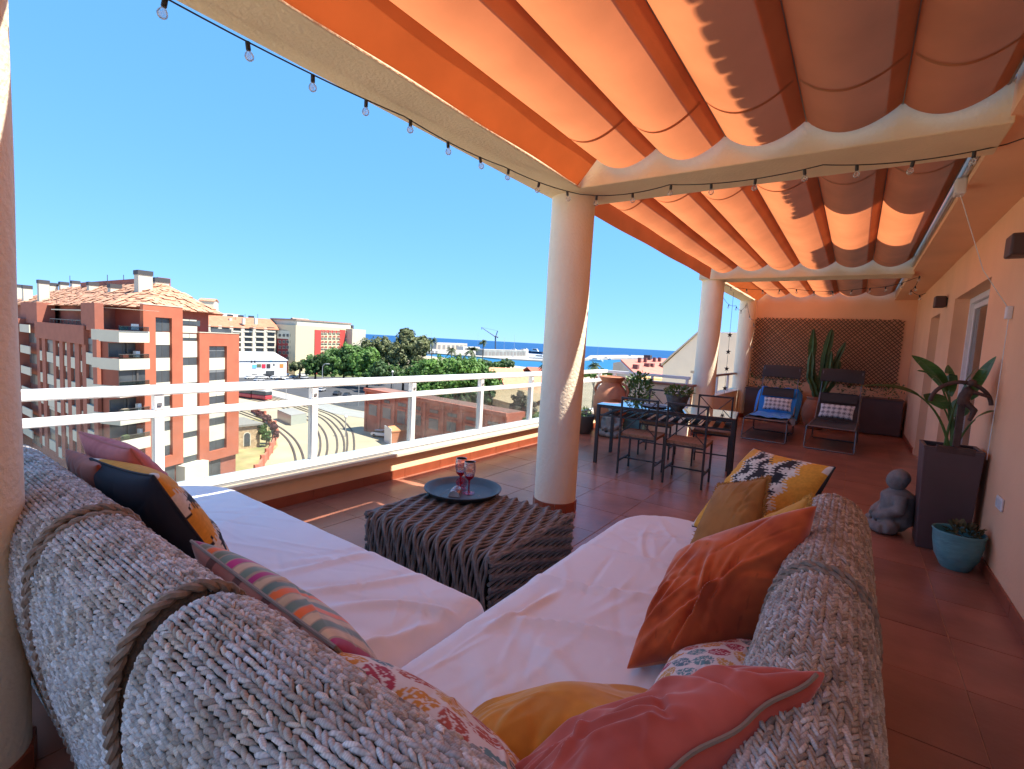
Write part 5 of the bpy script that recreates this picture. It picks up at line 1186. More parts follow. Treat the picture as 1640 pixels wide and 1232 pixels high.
m_blind = M('blind_grey', (0.16, 0.17, 0.175), rough=0.6, var=0.15, scale=1)
m_wframe = M('window_frame_dark', (0.07, 0.065, 0.06), rough=0.5)
m_roof = M('clay_roof', (0.40, 0.185, 0.105), rough=0.9, var=0.35, scale=1.6, var2=((0.48, 0.27, 0.17), 0.9), bump=0.8, bscale=2.2)
m_roofd = M('brown_roof', (0.30, 0.21, 0.16), rough=0.9, var=0.25, scale=1.2)
m_cap = M('chimney_cap', (0.05, 0.05, 0.055), rough=0.7)
m_conc = M('town_render', (0.54, 0.48, 0.38), rough=0.9, var=0.06, scale=0.4)

# ------------------------------------------------------------------ big red brick apartment block
C1 = dep(224, 600, 53.7)[:2]; C2 = dep(378, 600, 67.1)[:2]; F0 = dep(160, 600, 54.6)[:2]; FL = np.array([-128.0, F0[1]-0.4])
ap = thing('apartment_block', 'red brick apartment block with cream panels and tiled hip roof, left across the yard', 'building', (-75, 27, G))
za = lambda x, y: (x/3.0805, 400+y/3.0805)
FR = Facade(C1, C2); FLt = Facade(FL, F0)
TOP = 0.3
foot = [tuple(FL), tuple(F0), tuple(C1), tuple(C2), (C2[0]-12, C2[1]+5), (FL[0], C2[1]+2)]
B().prism([(x, y, G) for x, y in foot], (0, 0, 0), (0, 0, TOP-G)).build('core_wall', m_brick2, ap, local=False)
# recessed attic storey
cx_, cy_ = -95, 25
ins = [(x+(1.6 if x < cx_ else -2.6), y+(2.2 if y < cy_ else -2.4)) for x, y in foot]
B().prism([(x, y, TOP) for x, y in ins], (0, 0, 0), (0, 0, 2.7)).build('attic_wall', m_brick2, ap, local=False)
ez = TOP+2.71; ev = [(x+(0.2 if x < cx_ else 1.4), y+(-1.4 if y < cy_ else 1.4)) for x, y in ins]
rz_ = 6.9; Rl, Rr = (-118, 26.5, rz_), (-78.0, 27.0, rz_)
E = [(x, y, ez) for x, y in ev]
rb = B(); rb.add(E+[Rl, Rr], [(0, 1, 7, 6), (1, 2, 7), (2, 3, 7), (3, 4, 7), (4, 5, 6, 7), (5, 0, 6), (5, 4, 3, 2, 1, 0)]); roof = rb.build('roof', m_roof, ap, local=False)
# rows of tiles on the two slopes that face us
tv = [(-0.5, 0, 0), (0.5, 0, 0), (0.5, 1, 0.0), (-0.5, 1, 0.0), (-0.5, 0, -0.12), (0.5, 0, -0.12)]; tf = [(0, 1, 2, 3), (4, 5, 1, 0)]
ms = []
def slope_tiles(a, b, c, d, nr, wtile):
    a, b, c, d = [np.array(q, float) for q in (a, b, c, d)]
    nn = np.cross(b-a, d-a); nn /= np.linalg.norm(nn); nn = nn if nn[2] > 0 else -nn
    for r_ in range(nr):
        l0 = a+(d-a)*r_/nr; l1 = b+(c-b)*r_/nr; u0 = a+(d-a)*(r_+1.15)/nr; up = (u0-l0); L_ = np.linalg.norm(l1-l0); n_ = int(L_/wtile)
        if n_ < 1: continue
        ax = (l1-l0)/L_; upv = up-ax*(up@ax)
        for k in range(n_):
            if rng.random() < 0.5: continue
            p = l0+ax*(k+0.5)*L_/n_; m4 = np.eye(4); m4[:3, 0] = ax*wtile*0.9; m4[:3, 1] = upv; m4[:3, 2] = nn; m4[:3, 3] = p+nn*(0.13+rng.uniform(-.02, .05)); ms.append(m4)
slope_tiles(E[0], E[1], Rr, Rl, 16, 0.9); slope_tiles(E[1], E[2], Rr, Rr, 16, 0.9); slope_tiles(E[2], E[3], Rr, Rr, 16, 0.9)
o = scatter_mesh('roof_tiles', tv, tf, np.array(ms), M('clay_roof_light', (0.47, 0.25, 0.15), rough=0.9, var=0.3, scale=1.1), roof, smooth=False, local=False); o['kind'] = 'stuff'
# ridge box and chimneys
B().prism([(-110, 26, rz_-1.0), (-78, 26.5, rz_-1.0), (-78, 28, rz_-1.0), (-110, 28, rz_-1.0)], (0, 0, 0), (0, 0, 1.6)).build('ridge_wall', m_brick2, ap, local=False)
def chimney(x, y, dpt, wm, hm):
    p = dep(x/3.0805, 400+y/3.0805, dpt); c = B().box((p[0]-wm/2, p[1]-wm/2, p[2]-0.5), (p[0]+wm/2, p[1]+wm/2, p[2]+hm)).build('chimney', m_cream, ap, local=False)
    B().box((p[0]-wm*0.55, p[1]-wm*0.55, p[2]+hm+0.001), (p[0]+wm*0.55, p[1]+wm*0.55, p[2]+hm+0.55)).build('cap', m_cap, c, local=False)
for q in ((135, 240, 82, 1.1, 1.6), (215, 245, 76, 1.2, 2.4), (262, 195, 92, 1.2, 0.6), (315, 190, 92, 1.2, 0.6), (372, 185, 90, 1.1, 0.6), (458, 210, 76, 1.2, 1.0), (566, 245, 67, 1.2, 1.5), (708, 205, 62, 1.5, 2.0), (790, 180, 66, 1.6, 0.5), (30, 230, 105, 1.6, 2.0), (75, 230, 105, 2.0, 2.0)): chimney(*q)
for x, y, d_ in ((530, 150, 75), (610, 150, 75), (345, 150, 90)):
    p = dep(x/3.0805, 400+y/3.0805, d_); a_ = B().tube([(p[0], p[1], p[2]-2), (p[0], p[1], p[2]+0.8)], 0.05, 5).build('antenna', m_cap, ap, local=False)
def rect(F, x0, y0, x1, y1):
    u0, z1 = F.uv(*za(x0, y0)); u1, z0 = F.uv(*za(x1, y1)); return u0, u1, z0, z1
# lit end facade: proud brick frames, windows and cream panels between
def stack(F, x0, x1, xs, wins, panels, dw=0.02):
    for a, c in wins:
        u0, u1, z0, z1 = rect(F, xs[0], a, xs[1], c); F.win(ap, u0, u1, z0, z1, dw, blind=True)
    for a, c in panels:
        u0, u1, z0, z1 = rect(F, xs[0], a, xs[1], c); F.part('spandrel_panel', m_cream, ap, u0, u1, z0, z1, dw, dw+0.12)
zt = lambda F, x, y: F.uv(*za(x, y))
for (xa, xb, wa, wb, yt, yw0, yw1, yb) in ((695, 888, 755, 835, 277, 335, 1022, 1075), (970, 1165, 1018, 1105, 412, 475, 985, 1030)):
    ua, ub, va, vb = zt(FR, xa, 700)[0], zt(FR, xb, 700)[0], zt(FR, wa, 700)[0], zt(FR, wb, 700)[0]
    zT, zw1, zw0, zB = zt(FR, (xa+xb)/2, yt)[1], zt(FR, (xa+xb)/2, yw0)[1], zt(FR, (xa+xb)/2, yw1)[1], zt(FR, (xa+xb)/2, yb)[1]
    FR.part('brick_pier', m_brick, ap, ua, va, zB, zT, 0.0, 0.45); FR.part('brick_pier', m_brick, ap, vb, ub, zB, zT, 0.0, 0.45)
    FR.part('brick_band', m_brick, ap, va+0.001, vb-0.001, zw1, zT, 0.0, 0.449); FR.part('brick_band', m_brick, ap, va+0.001, vb-0.001, zB, zw0, 0.0, 0.449)
    FR.part('frame_cap', m_cream, ap, ua-0.03, ub+0.03, zT+0.001, zT+0.08, 0.0, 0.5)
stack(FR, 0, 0, (755, 835), ((335, 405), (470, 535), (595, 658), (720, 780), (842, 904), (962, 1022)), ((405, 470), (535, 595), (658, 720), (780, 842), (904, 962)))
stack(FR, 0, 0, (890, 968), ((340, 374), (412, 450), (530, 572), (652, 690), (770, 810), (890, 934), (1008, 1060)), ((375, 411), (450, 530), (572, 652), (690, 770), (810, 890), (934, 1008)))
stack(FR, 0, 0, (1018, 1105), ((475, 535), (590, 648), (708, 765), (820, 873), (930, 985)), ((535, 590), (648, 708), (765, 820), (873, 930)))
u0, u1, z0, z1 = rect(FR, 865, 1065, 985, 1128); FR.part('porch_box', m_cream, ap, u0, u1, z0, z1, 0.1, 1.4)
for x0, x1 in ((700, 860), (990, 1085)):
    u0, u1, z0, z1 = rect(FR, x0, 1085 if x0 < 800 else 1055, x1, 1160); FR.win(ap, u0, u1, max(z0, G+0.1), z1, 0.03)
# terrace rail and recessed attic windows on top of the end facade
for x0, x1, y0, y1 in ((890, 985, 345, 378), (1040, 1140, 388, 412)):
    u0, u1, z0, z1 = rect(FR, x0, y0, x1, y1); FR.part('terrace_rail', m_shut, ap, u0, u1, z0, z1, 0.02, 0.07)
# balconies stacked at the corner
FB = Facade(F0, C1)
for i, (y0, y1) in enumerate(((400, 450), (535, 580), (665, 692), (798, 838), (925, 975), (1052, 1095))):
    ua, ub = zt(FR, 548, 700)[0], zt(FR, 699, 700)[0]; zb, zt_ = zt(FR, 640, y1)[1], zt(FR, 640, y0)[1]
    if zt_-zb < 1.0: zb = zt_-1.05
    fr = FR.part('balcony_front', m_cream, ap, ua, ub, zb, zt_, 1.0, 1.16)
    FR.part('balcony_floor', m_cream, fr, ua, ub, zb-0.12, zb-0.001, -1.5, 1.15)
    FR.part('balcony_side', m_cream, fr, ua, ua+0.15, zb, zt_, -2.5, 0.999)
    FR.part('glass_rail', glass_mat('balcony_glass', (0.55, 0.62, 0.62), 1.0), fr, ua+0.05, ub, zt_+0.001, zt_+0.45, 1.05, 1.08)
    FR.part('handrail', m_wframe, fr, ua, ub, zt_+0.451, zt_+0.50, 1.04, 1.10)
for i, (y0, y1) in enumerate(((462, 532), (583, 664), (735, 797), (852, 922), (972, 1050))):
    ua, ub = zt(FR, 560, 700)[0], zt(FR, 690, 700)[0]; zb, zt_ = zt(FR, 640, y1)[1], zt(FR, 640, y0)[1]
    w_ = FR.win(ap, ua, ub, zb, zt_, -0.6 if i != 1 else 0.7); FR.part('door_post', m_wframe, w_, ua+(ub-ua)*0.62, ua+(ub-ua)*0.70, zb, zt_, -0.5 if i != 1 else 0.8, -0.4 if i != 1 else 0.9)
u0, u1, z0, z1 = rect(FR, 500, 285, 690, 300); FR.part('sun_blind', m_white, ap, u0, u1, z0, z1, 0.2, 2.6)
for (xa, xb, y0) in ((425, 528, 262),):
    u0, u1 = FLt.uv(*za(xa, 600))[0], FLt.uv(*za(xb, 600))[0]
# clutter on the balconies: plants, blinds, cooling units
for i, (y0, y1) in enumerate(((400, 450), (535, 580), (798, 838), (925, 975))):
    ua, ub = zt(FR, 548, 700)[0], zt(FR, 699, 700)[0]; z_ = zt(FR, 640, y0)[1]
    FR.part('cooling_unit', m_white, ap, ua+(ub-ua)*(0.72+0.05*i), ua+(ub-ua)*(0.88+0.03*i), z_+0.1, z_+0.75, -0.2, 0.2); FR.part('balcony_box', M('balcony_box_%d' % i, ((0.10, 0.16, 0.05), (0.35, 0.08, 0.05), (0.30, 0.25, 0.18), (0.10, 0.14, 0.05))[i], rough=0.8), ap, ua+(ub-ua)*0.2, ua+(ub-ua)*0.38, z_+0.02, z_+0.45, 0.4, 0.8)
# long shaded facade with narrow bays
zl = lambda x, y: (x/4.105, 430+y/4.105)
piers = [(268, 287), (303, 325), (376, 393), (417, 440), (467, 491), (519, 547), (567, 592), (638, 665)]
for xa, xb in piers:
    u0, z = FLt.uv(*zl(xa, 700)); u1, _ = FLt.uv(*zl(xb, 700)); FLt.part('brick_pier', m_brick2, ap, u0, u1, G+3.4, TOP-0.2, 0.0, 0.35)
FLt.part('brick_band', m_brick2, ap, FLt.uv(*zl(268, 700))[0], FLt.uv(*zl(592, 700))[0], TOP-1.9, TOP+0.3, 0.36, 0.5)
bays = [(287, 303), (325, 376), (393, 417), (440, 467), (491, 519), (547, 567), (592, 638)]
for k, (xa, xb) in enumerate(bays):
    u0 = FLt.uv(*zl(xa, 700))[0]+0.03; u1 = FLt.uv(*zl(xb, 700))[0]-0.03; z = TOP-2.0+(0.9 if k == 6 else (-0.25 if k in (2, 5) else 0)); f_ = 0
    while z > G+4:
        FLt.win(ap, u0, u1, z-1.65, z, 0.02, mull=False, blind=True); FLt.part('spandrel_panel', m_cream, ap, u0, u1, z-2.98, z-1.66, 0.02, 0.22 if k % 2 else 0.34); z -= 3.0
# two projecting brick towers with balconies further along
for (xa, xb) in ((165, 200), (60, 95)):
    u0 = FLt.uv(*zl(xa, 700))[0]; u1 = FLt.uv(*zl(xb, 700))[0]; FLt.part('stair_tower', m_brick2, ap, u0, u1, G, TOP+0.6, 0.0, 1.1)
for (xa, xb) in ((100, 164), (202, 266)):
    u0 = FLt.uv(*zl(xa, 700))[0]; u1 = FLt.uv(*zl(xb, 700))[0]; z = TOP-0.2
    while z > G+4:
        FLt.part('balcony_front', m_cream, ap, u0, u1, z-1.1, z, 0.9, 1.02); FLt.win(ap, u0+0.2, u1-0.2, z-2.6, z-1.2, 0.02); z -= 3.0
u0 = FLt.uv(*zl(168, 700))[0]; u1 = FLt.uv(*zl(325, 700))[0]; FLt.part('attic_block', m_brick2, ap, u0, u1-4, TOP, TOP+3.0, -1.6, 0.3)
u0 = FLt.uv(*zl(562, 700))[0]; u1 = FLt.uv(*zl(652, 700))[0]; FLt.part('attic_pier', m_brick2, ap, u0, u1, TOP-0.19, TOP+2.9, -0.5, 0.3)
u0 = FLt.uv(*zl(355, 700))[0]; u1 = FLt.uv(*zl(555, 700))[0]; FLt.part('terrace_rail', m_wframe, ap, u0, u1, TOP+0.8, TOP+0.88, 0.2, 0.26); FLt.part('attic_blind', m_cream, ap, u0, u1, TOP+2.0, TOP+2.12, -1.6, 0.1)
for k in range(9): uu = u0+(u1-u0)*k/8; FLt.part('rail_post', m_wframe, ap, uu-0.03, uu+0.03, TOP+0.3, TOP+0.8, 0.2, 0.26)

# ------------------------------------------------------------------ farther blocks
def block(name, label, pts, z0, z1, m, cat='building'):
    c = np.mean(pts, 0); t = thing(name, label, cat, (c[0], c[1], z0)); B().prism([(x, y, z0) for x, y in pts], (0, 0, 0), (0, 0, z1-z0)).build('wall', m, t, local=False); return t
def gable_roof(par, pts, z, h, m, ov=0.5, name='roof'):
    a, b, c, d = [np.array([*p, z]) for p in pts]; mid1 = (a+d)/2; mid2 = (b+c)/2; up = np.array([0, 0, h]); ax = (b-a)/np.linalg.norm(b-a)*ov; sx = (d-a)/np.linalg.norm(d-a)*ov; dn = np.array([0, 0, h*2*ov/np.linalg.norm(d-a)])
    v = [a-ax-sx-dn, b+ax-sx-dn, mid2+ax+up, mid1-ax+up, c+ax+sx-dn, d-ax+sx-dn]; v += [q-np.array([0, 0, 0.25]) for q in v]
    return B().add(v, [(0, 1, 2, 3), (3, 2, 4, 5), (7, 6, 9, 8), (8, 9, 11, 10), (0, 6, 7, 1), (4, 10, 11, 5), (0, 3, 9, 6), (3, 5, 11, 9), (1, 7, 8, 2), (2, 8, 10, 4)]).build(name, m, par, local=False)
zc6 = lambda x, y: (360+x/6.833, 480+y/6.833)
def fquad(xa, xb, da, db, depth, flip=1):
    A = dep(*zc6(xa, 400), da)[:2]; Bq = dep(*zc6(xb, 400), db)[:2]; d = (Bq-A)/np.linalg.norm(Bq-A); n = np.array([-d[1], d[0]])
    if n@(-A) > 0: n = -n
    return A, Bq, Bq+n*depth, A+n*depth
# balcony block
q = fquad(-260, 560, 215, 235, 16); F = Facade(q[0], q[1]); ztop = F.uv(*zc6(300, 300))[1]
bb_ = block('balcony_block', 'long cream apartment block with dark balconies and a clay roof in the distance', q, G, ztop, m_conc)
gable_roof(bb_, q, ztop, 4.4, M('far_clay_roof', (0.40, 0.17, 0.095), rough=0.9, var=0.2, scale=0.8), 1.0)
for xc in range(-200, 560, 0 or 125):
    for r_ in range(6):
        x0, x1 = xc+35, xc+118; y0 = 300+r_*57; u0, z1 = F.uv(*zc6(x0, y0)); u1, z0 = F.uv(*zc6(x1, y0+42))
        if u1 > F.L-0.5: continue
        F.win(bb_, u0, u1, z0, z1, 0.02, mull=True); F.part('balcony', m_cream, bb_, u0-0.2, u1+0.2, z0-0.75, z0-0.05, 0.05, 1.1)
    u0 = F.uv(*zc6(xc, 400))[0]; F.part('pier', m_conc, bb_, u0, u0+1.4, G, ztop-0.1, 0, 0.9) if u0+1.4 < F.L else None
for x_ in (60, 205, 340): 
    p = dep(*zc6(x_, 225), 226); B().box((p[0]-0.6, p[1]-0.6, p[2]-2), (p[0]+0.6, p[1]+0.6, p[2]+0.9)).build('chimney', m_cream, bb_, local=False)
for x_ in (120, 222, 360):
    p = dep(*zc6(x_, 215), 228); B().tube([(p[0], p[1], p[2]-3), (p[0], p[1], p[2]+2.4)], 0.09, 5).build('antenna', m_cap, bb_, local=False)
# dark red block
m_red = M('dark_red_render', (0.24, 0.035, 0.035), rough=0.85, var=0.08); m_red2 = M('bright_red_render', (0.48, 0.055, 0.045), rough=0.85, var=0.08)
q = fquad(572, 772, 236, 232, 18); F = Facade(q[0], q[1]); ztop = F.uv(*zc6(670, 340))[1]
rb_ = block('red_block', 'dark red apartment block with white framed windows behind the white shop', q, G, ztop, m_red)
z_w = F.uv(*zc6(670, 430))[1]; F.part('white_storey', m_cream, rb_, 0.02, F.L-0.02, z_w, ztop, 0.0, 0.12)
for xc in (605, 650, 690, 730):
    for r_, yy in enumerate((375, 445, 505, 565, 628)):
        u0, z1 = F.uv(*zc6(xc-14, yy)); u1, z0 = F.uv(*zc6(xc+14, yy+34)); F.win(rb_, u0, u1, z0, z1, 0.13, mull=False, fm=m_cream)
gq = fquad(640, 840, 245, 241, 10); zz = Facade(gq[0], gq[1]).uv(*zc6(740, 330))[1]; B().prism([(x, y, ztop+0.01) for x, y in gq], (0, 0, 0), (0, 0, 3.0)).build('attic', m_red, rb_, local=False); gable_roof(rb_, [gq[1], gq[2], gq[3], gq[0]], ztop+3.0, 3.6, m_roofd, 0.6)
# cream and red hotel like block
q = fquad(776, 1400, 231, 262, 20); F = Facade(q[0], q[1]); ztop = F.uv(*zc6(1100, 300))[1]
hb = block('cream_red_block', 'cream block with bright red stripes and rows of small windows above the trees', q, G, ztop, M('cream_render_far', (0.58, 0.49, 0.32), rough=0.9, var=0.04))
B().prism([(x, y, ztop+0.01) for x, y in [tuple((np.array(p)*0.94+np.mean(q, 0)*0.06)) for p in q]], (0, 0, 0), (0, 0, 2.2)).build('set_back_storey', m_cream, hb, local=False)
B().prism([(x, y, ztop+2.22) for x, y in [tuple((np.array(p)*0.97+np.mean(q, 0)*0.03)) for p in q]], (0, 0, 0), (0, 0, 0.7)).build('roof', m_roofd, hb, local=False)
for xa, xb in ((982, 1048), (1255, 1312)):
    u0 = F.uv(*zc6(xa, 450))[0]; u1 = F.uv(*zc6(xb, 450))[0]; z1 = F.uv(*zc6(xa, 330))[1]; F.part('red_stripe', m_red2, hb, u0, u1, G, z1, 0.0, 0.3)
u0 = F.uv(*zc6(1350, 450))[0]; u1 = F.uv(*zc6(1390, 450))[0]; F.part('red_stripe', m_red2, hb, u0, u1, G, F.uv(*zc6(1370, 330))[1], 0.0, 0.3)
u0 = F.uv(*zc6(1052, 450))[0]; u1 = F.uv(*zc6(1252, 450))[0]; F.part('red_band', m_red2, hb, u0, u1, F.uv(*zc6(1150, 362))[1], F.uv(*zc6(1150, 335))[1], 0.0, 0.2)
for xc in (1065, 1103, 1150, 1195, 1240, 1328):
    for yy in (338, 392, 450, 508, 566):
        u0, z1 = F.uv(*zc6(xc-13, yy)); u1, z0 = F.uv(*zc6(xc+13, yy+27)); w_ = F.win(hb, u0, u1, z0, z1, 0.31, m=M('red_shutter', (0.30, 0.09, 0.06), rough=0.6), mull=False, fm=m_cream)
        F.part('sill', m_cream, w_, u0-0.25, u1+0.25, z0-0.22, z0-0.02, 0.0, 0.45)
for k in range(7):
    p = dep(*zc6(880+k*85, 262+k*5), 240+k*4); B().box((p[0]-0.7, p[1]-0.7, p[2]-3), (p[0]+0.7, p[1]+0.7, p[2]+0.6)).build('chimney', m_cap, hb, local=False)
q = fquad(1395, 1540, 255, 262, 22); F = Facade(q[0], q[1]); block('cream_annex', 'plain cream stepped building end right of the red striped block', q, G, F.uv(*zc6(1450, 325))[1], m_conc)
q = fquad(-270, 75, 330, 335, 20); F = Facade(q[0], q[1]); wb = block('white_block', 'white stepped apartment building on the skyline behind the brick block', q, G, F.uv(*zc6(0, 150))[1], M('far_white', (0.75, 0.74, 0.70), rough=0.9))
q2 = fquad(-280, -120, 332, 335, 14); F2 = Facade(q2[0], q2[1]); zt1 = F.uv(*zc6(0, 150))[1]; B().prism([(x, y, zt1+0.01) for x, y in q2], (0, 0, 0), (0, 0, 8)).build('tower', m_conc, wb, local=False); gable_roof(wb, q2, zt1+8, 1.8, m_roof, 0.6)
for k in range(5):
    u0 = 3+k*6.5; F.part('balcony', m_cream, wb, u0, u0+4.5, zt1-3.4, zt1-2.4, 0, 1.2); F.win(wb, u0+0.4, u0+4.1, zt1-2.3, zt1-0.6, 0.02)
# white shop with colour panels
q = fquad(160, 682, 205, 222, 24); F = Facade(q[0], q[1]); ztop = F.uv(*zc6(420, 660))[1]
ws = block('white_shop', 'low white shop building with coloured sign panels behind the parked cars', q, G, ztop, M('shop_white', (0.62, 0.62, 0.62), rough=0.8, var=0.04))
gable_roof(ws, q, ztop, 3.0, M('shop_roof', (0.46, 0.48, 0.50), rough=0.7, var=0.06), 0.4)
for (xa, xb, ya, yb, c) in ((300, 345, 712, 752, (0.12, 0.42, 0.70)), (350, 396, 706, 740, (0.10, 0.12, 0.07)), (404, 446, 706, 750, (0.55, 0.03, 0.06)), (457, 498, 704, 750, (0.05, 0.04, 0.04)), (600, 641, 704, 745, (0.70, 0.22, 0.05)), (490, 515, 655, 680, (0.1, 0.5, 0.65))):
    u0, z1 = F.uv(*zc6(xa, ya)); u1, z0 = F.uv(*zc6(xb, yb)); F.part('sign_panel', M('sign_%d' % xa, c, rough=0.5), ws, u0, u1, z0, z1, 0.0, 0.12)
for xa, xb in ((285, 300), (320, 335), (530, 545)):
    u0, z1 = F.uv(*zc6(xa, 655 if xa < 400 else 700)); u1, z0 = F.uv(*zc6(xb, 690 if xa < 400 else 725)); F.win(ws, u0, u1, z0, z1, 0.02, mull=False)
u0, z1 = F.uv(*zc6(450, 780)); u1, z0 = F.uv(*zc6(540, 840)); F.part('entrance', m_shut, ws, u0, u1, G, z1, 0.0, 0.15)
q = fquad(60, 170, 200, 206, 16); F = Facade(q[0], q[1]); ye = block('annex_hall', 'cream low hall next to the white shop', q, G, F.uv(*zc6(110, 700))[1], m_conc); gable_roof(ye, q, F.uv(*zc6(110, 700))[1], 4.0, M('hall_roof', (0.72, 0.62, 0.42), rough=0.8), 0.3)

# ------------------------------------------------------------------ red brick warehouse
A = onz(584, 690, G)[:2]; zt_ = -10.6; Bq = onz(812, 663, zt_)[:2]
F = Facade(A, Bq); nb = -F.n[:2]; q = [tuple(A), tuple(Bq), tuple(Bq+nb*5), tuple(A+nb*5)]
m_wh = M('warehouse_brick', (0.44, 0.135, 0.085), rough=0.9, var=0.15, scale=0.5); m_wh2 = M('warehouse_pier', (0.50, 0.165, 0.105), rough=0.9, var=0.12, scale=0.5); m_steel = M('grey_steel_door', (0.20, 0.19, 0.18), rough=0.6, var=0.15)
wh = block('warehouse', 'long red brick warehouse with grey gates behind the railing', q, G, zt_, m_wh)
F.part('cornice', m_wh2, wh, -0.2, F.L+0.2, zt_-0.5, zt_+0.15, 0.0, 0.45)
B().prism([(*p, zt_-0.9) for p in [tuple(np.array(x)*0.98+np.mean(q, 0)*0.02) for x in q]], (0, 0, 0), (0, 0, 0.92)).build('roof', M('warehouse_roof', (0.22, 0.12, 0.09), rough=0.9, var=0.2, scale=1), wh, local=False)
zh = lambda x, y: (560+x/4.738, 480+y/4.738)
for x_ in (125, 232, 342, 460, 575, 715, 855, 1010, 1165):
    u_ = F.uv(*zh(x_, 850))[0]; F.part('pier', m_wh2, wh, u_-0.25, u_+0.25, G, zt_-0.51, 0.0, 0.3)
for (xa, xb, ya, yb) in ((150, 205, 790, 885), (255, 310, 815, 910), (365, 420, 838, 945), (605, 670, 895, 992), (740, 805, 920, 1010), (880, 960, 952, 1030), (480, 540, 865, 960), (1040, 1130, 985, 1050)):
    u0, z1 = F.uv(*zh(xa, ya)); u1, z0 = F.uv(*zh(xb, yb)); w_ = F.part('gate', m_steel, wh, u0, u1, z0, z1, 0.0, 0.12); F.part('lintel', m_wh2, w_, u0-0.2, u1+0.2, z1+0.01, z1+0.35, 0.0, 0.2)
for (xa, xb, ya, yb) in ((370, 430, 780, 818), (610, 672, 830, 868), (745, 815, 857, 898), (885, 960, 886, 926), (265, 305, 760, 790), (1050, 1130, 920, 962), (485, 540, 805, 842)):
    u0, z1 = F.uv(*zh(xa, ya)); u1, z0 = F.uv(*zh(xb, yb)); F.win(wh, u0, u1, z0, z1, 0.02, m=m_steel)
# orange shed with white end, lean-to
a_, b_, c_ = onz(616, 707, G)[:2], onz(627, 714, G)[:2], onz(664, 709, G)[:2]; c_ = b_+(c_-b_)*1.25; d_ = a_+(c_-b_)
sh = thing('orange_shed', 'orange roofed container shed with a white end wall in the yard', 'shed', (b_[0], b_[1], G))
q = [b_, c_, d_, a_]; B().prism([(*x, G) for x in q], (0, 0, 0), (0, 0, 2.9)).build('wall', M('shed_orange', (0.50, 0.20, 0.10), rough=0.8), sh, local=False)
ax_ = (c_-b_)/np.linalg.norm(c_-b_); q2 = [b_-ax_*0.15, b_-ax_*0.02, a_-ax_*0.02, a_-ax_*0.15]; B().prism([(*x, G) for x in q2], (0, 0, 0), (0, 0, 3.3)).build('end_panel', m_white, sh, local=False)
gable_roof(sh, [tuple(x) for x in q], G+2.9, 0.6, M('shed_roof', (0.62, 0.27, 0.12), rough=0.8, var=0.1), 0.1)

# ------------------------------------------------------------------ stone hut, red garden wall, shelter
A = onz(372, 722, G)[:2]; Bq = onz(416, 716, G)[:2]; F = Facade(A, Bq); nb = -F.n[:2]; q = [tuple(A), tuple(Bq), tuple(Bq+nb*7), tuple(A+nb*7)]; zt_ = F.uv(400, 682)[1]
m_rubble = M('rubble_stone', (0.42, 0.30, 0.18), rough=0.95, var=0.35, scale=1.5, bump=0.6, bscale=2.5)
hu = block('stone_hut', 'small stone hut with an arched window and flat grey roof by the tracks', q, G, zt_, m_rubble)
F.part('roof', M('hut_roof', (0.22, 0.21, 0.19), rough=0.9), hu, -0.4, F.L+0.4, zt_+0.001, zt_+0.35, -7.3, 0.4)
u0, z1 = F.uv(391, 694); u1, z0 = F.uv(400, 714); uc = (u0+u1)/2; hw = (u1-u0)/2
pts = [F.P(uc-hw, z0, 0.02), F.P(uc+hw, z0, 0.02)]+[F.P(uc+hw*math.cos(a), z1-hw+hw*math.sin(a), 0.02) for a in np.linspace(0, math.pi, 9)]
ww = B().prism(pts, (0, 0, 0), tuple(F.n*0.05)).build('arched_window', m_shut, hu, local=False)
pts2 = [F.P(uc-hw*1.3, z0, 0.0), F.P(uc+hw*1.3, z0, 0.0)]+[F.P(uc+1.3*hw*math.cos(a), z1-hw+1.3*hw*math.sin(a), 0.0) for a in np.linspace(0, math.pi, 9)]
B().prism(pts2, (0, 0, 0), tuple(F.n*0.03)).build('surround', m_cream, hu, local=False)
gw = thing('garden_wall', 'red brick garden wall with piers along the dry lot', 'wall', tuple(onz(440, 695, G)))
W = [onz(x, y, G) for x, y in ((404, 660), (424, 671), (440, 688), (443, 702), (434, 726), (420, 748), (398, 785))]
for a, c in zip(W[:-1], W[1:]):
    B().bar((a[0], a[1], G+0.7), (c[0], c[1], G+0.7), 0.25, 1.4).build('panel', m_wh2, gw, local=False)
    for t in (0.0, 0.5): p = a+(c-a)*t; B().box((p[0]-0.25, p[1]-0.25, G), (p[0]+0.25, p[1]+0.25, G+1.9)).build('pier', m_wh, gw, local=False)
sl_ = thing('glass_shelter', 'low grey glass platform shelter between the tram tracks', 'shelter', tuple(onz(466, 680, G)))
a = onz(444, 672, G); c = onz(466, 682, G); e = onz(491, 678, G); f_ = e+(a-c)
B().prism([tuple(a), tuple(c), tuple(e), tuple(f_)], (0, 0, 0), (0, 0, 2.2)).build('box', M('shelter_glass', (0.36, 0.38, 0.34), rough=0.25, var=0.1), sl_, local=False)
top_ = [tuple(np.array(p)+np.array([0, 0, 2.21])) for p in (a, c, e, f_)]; B().prism(top_, (0, 0, 0), (0, 0, 0.15)).build('roof', M('shelter_roof', (0.30, 0.28, 0.26), rough=0.7), sl_, local=False)
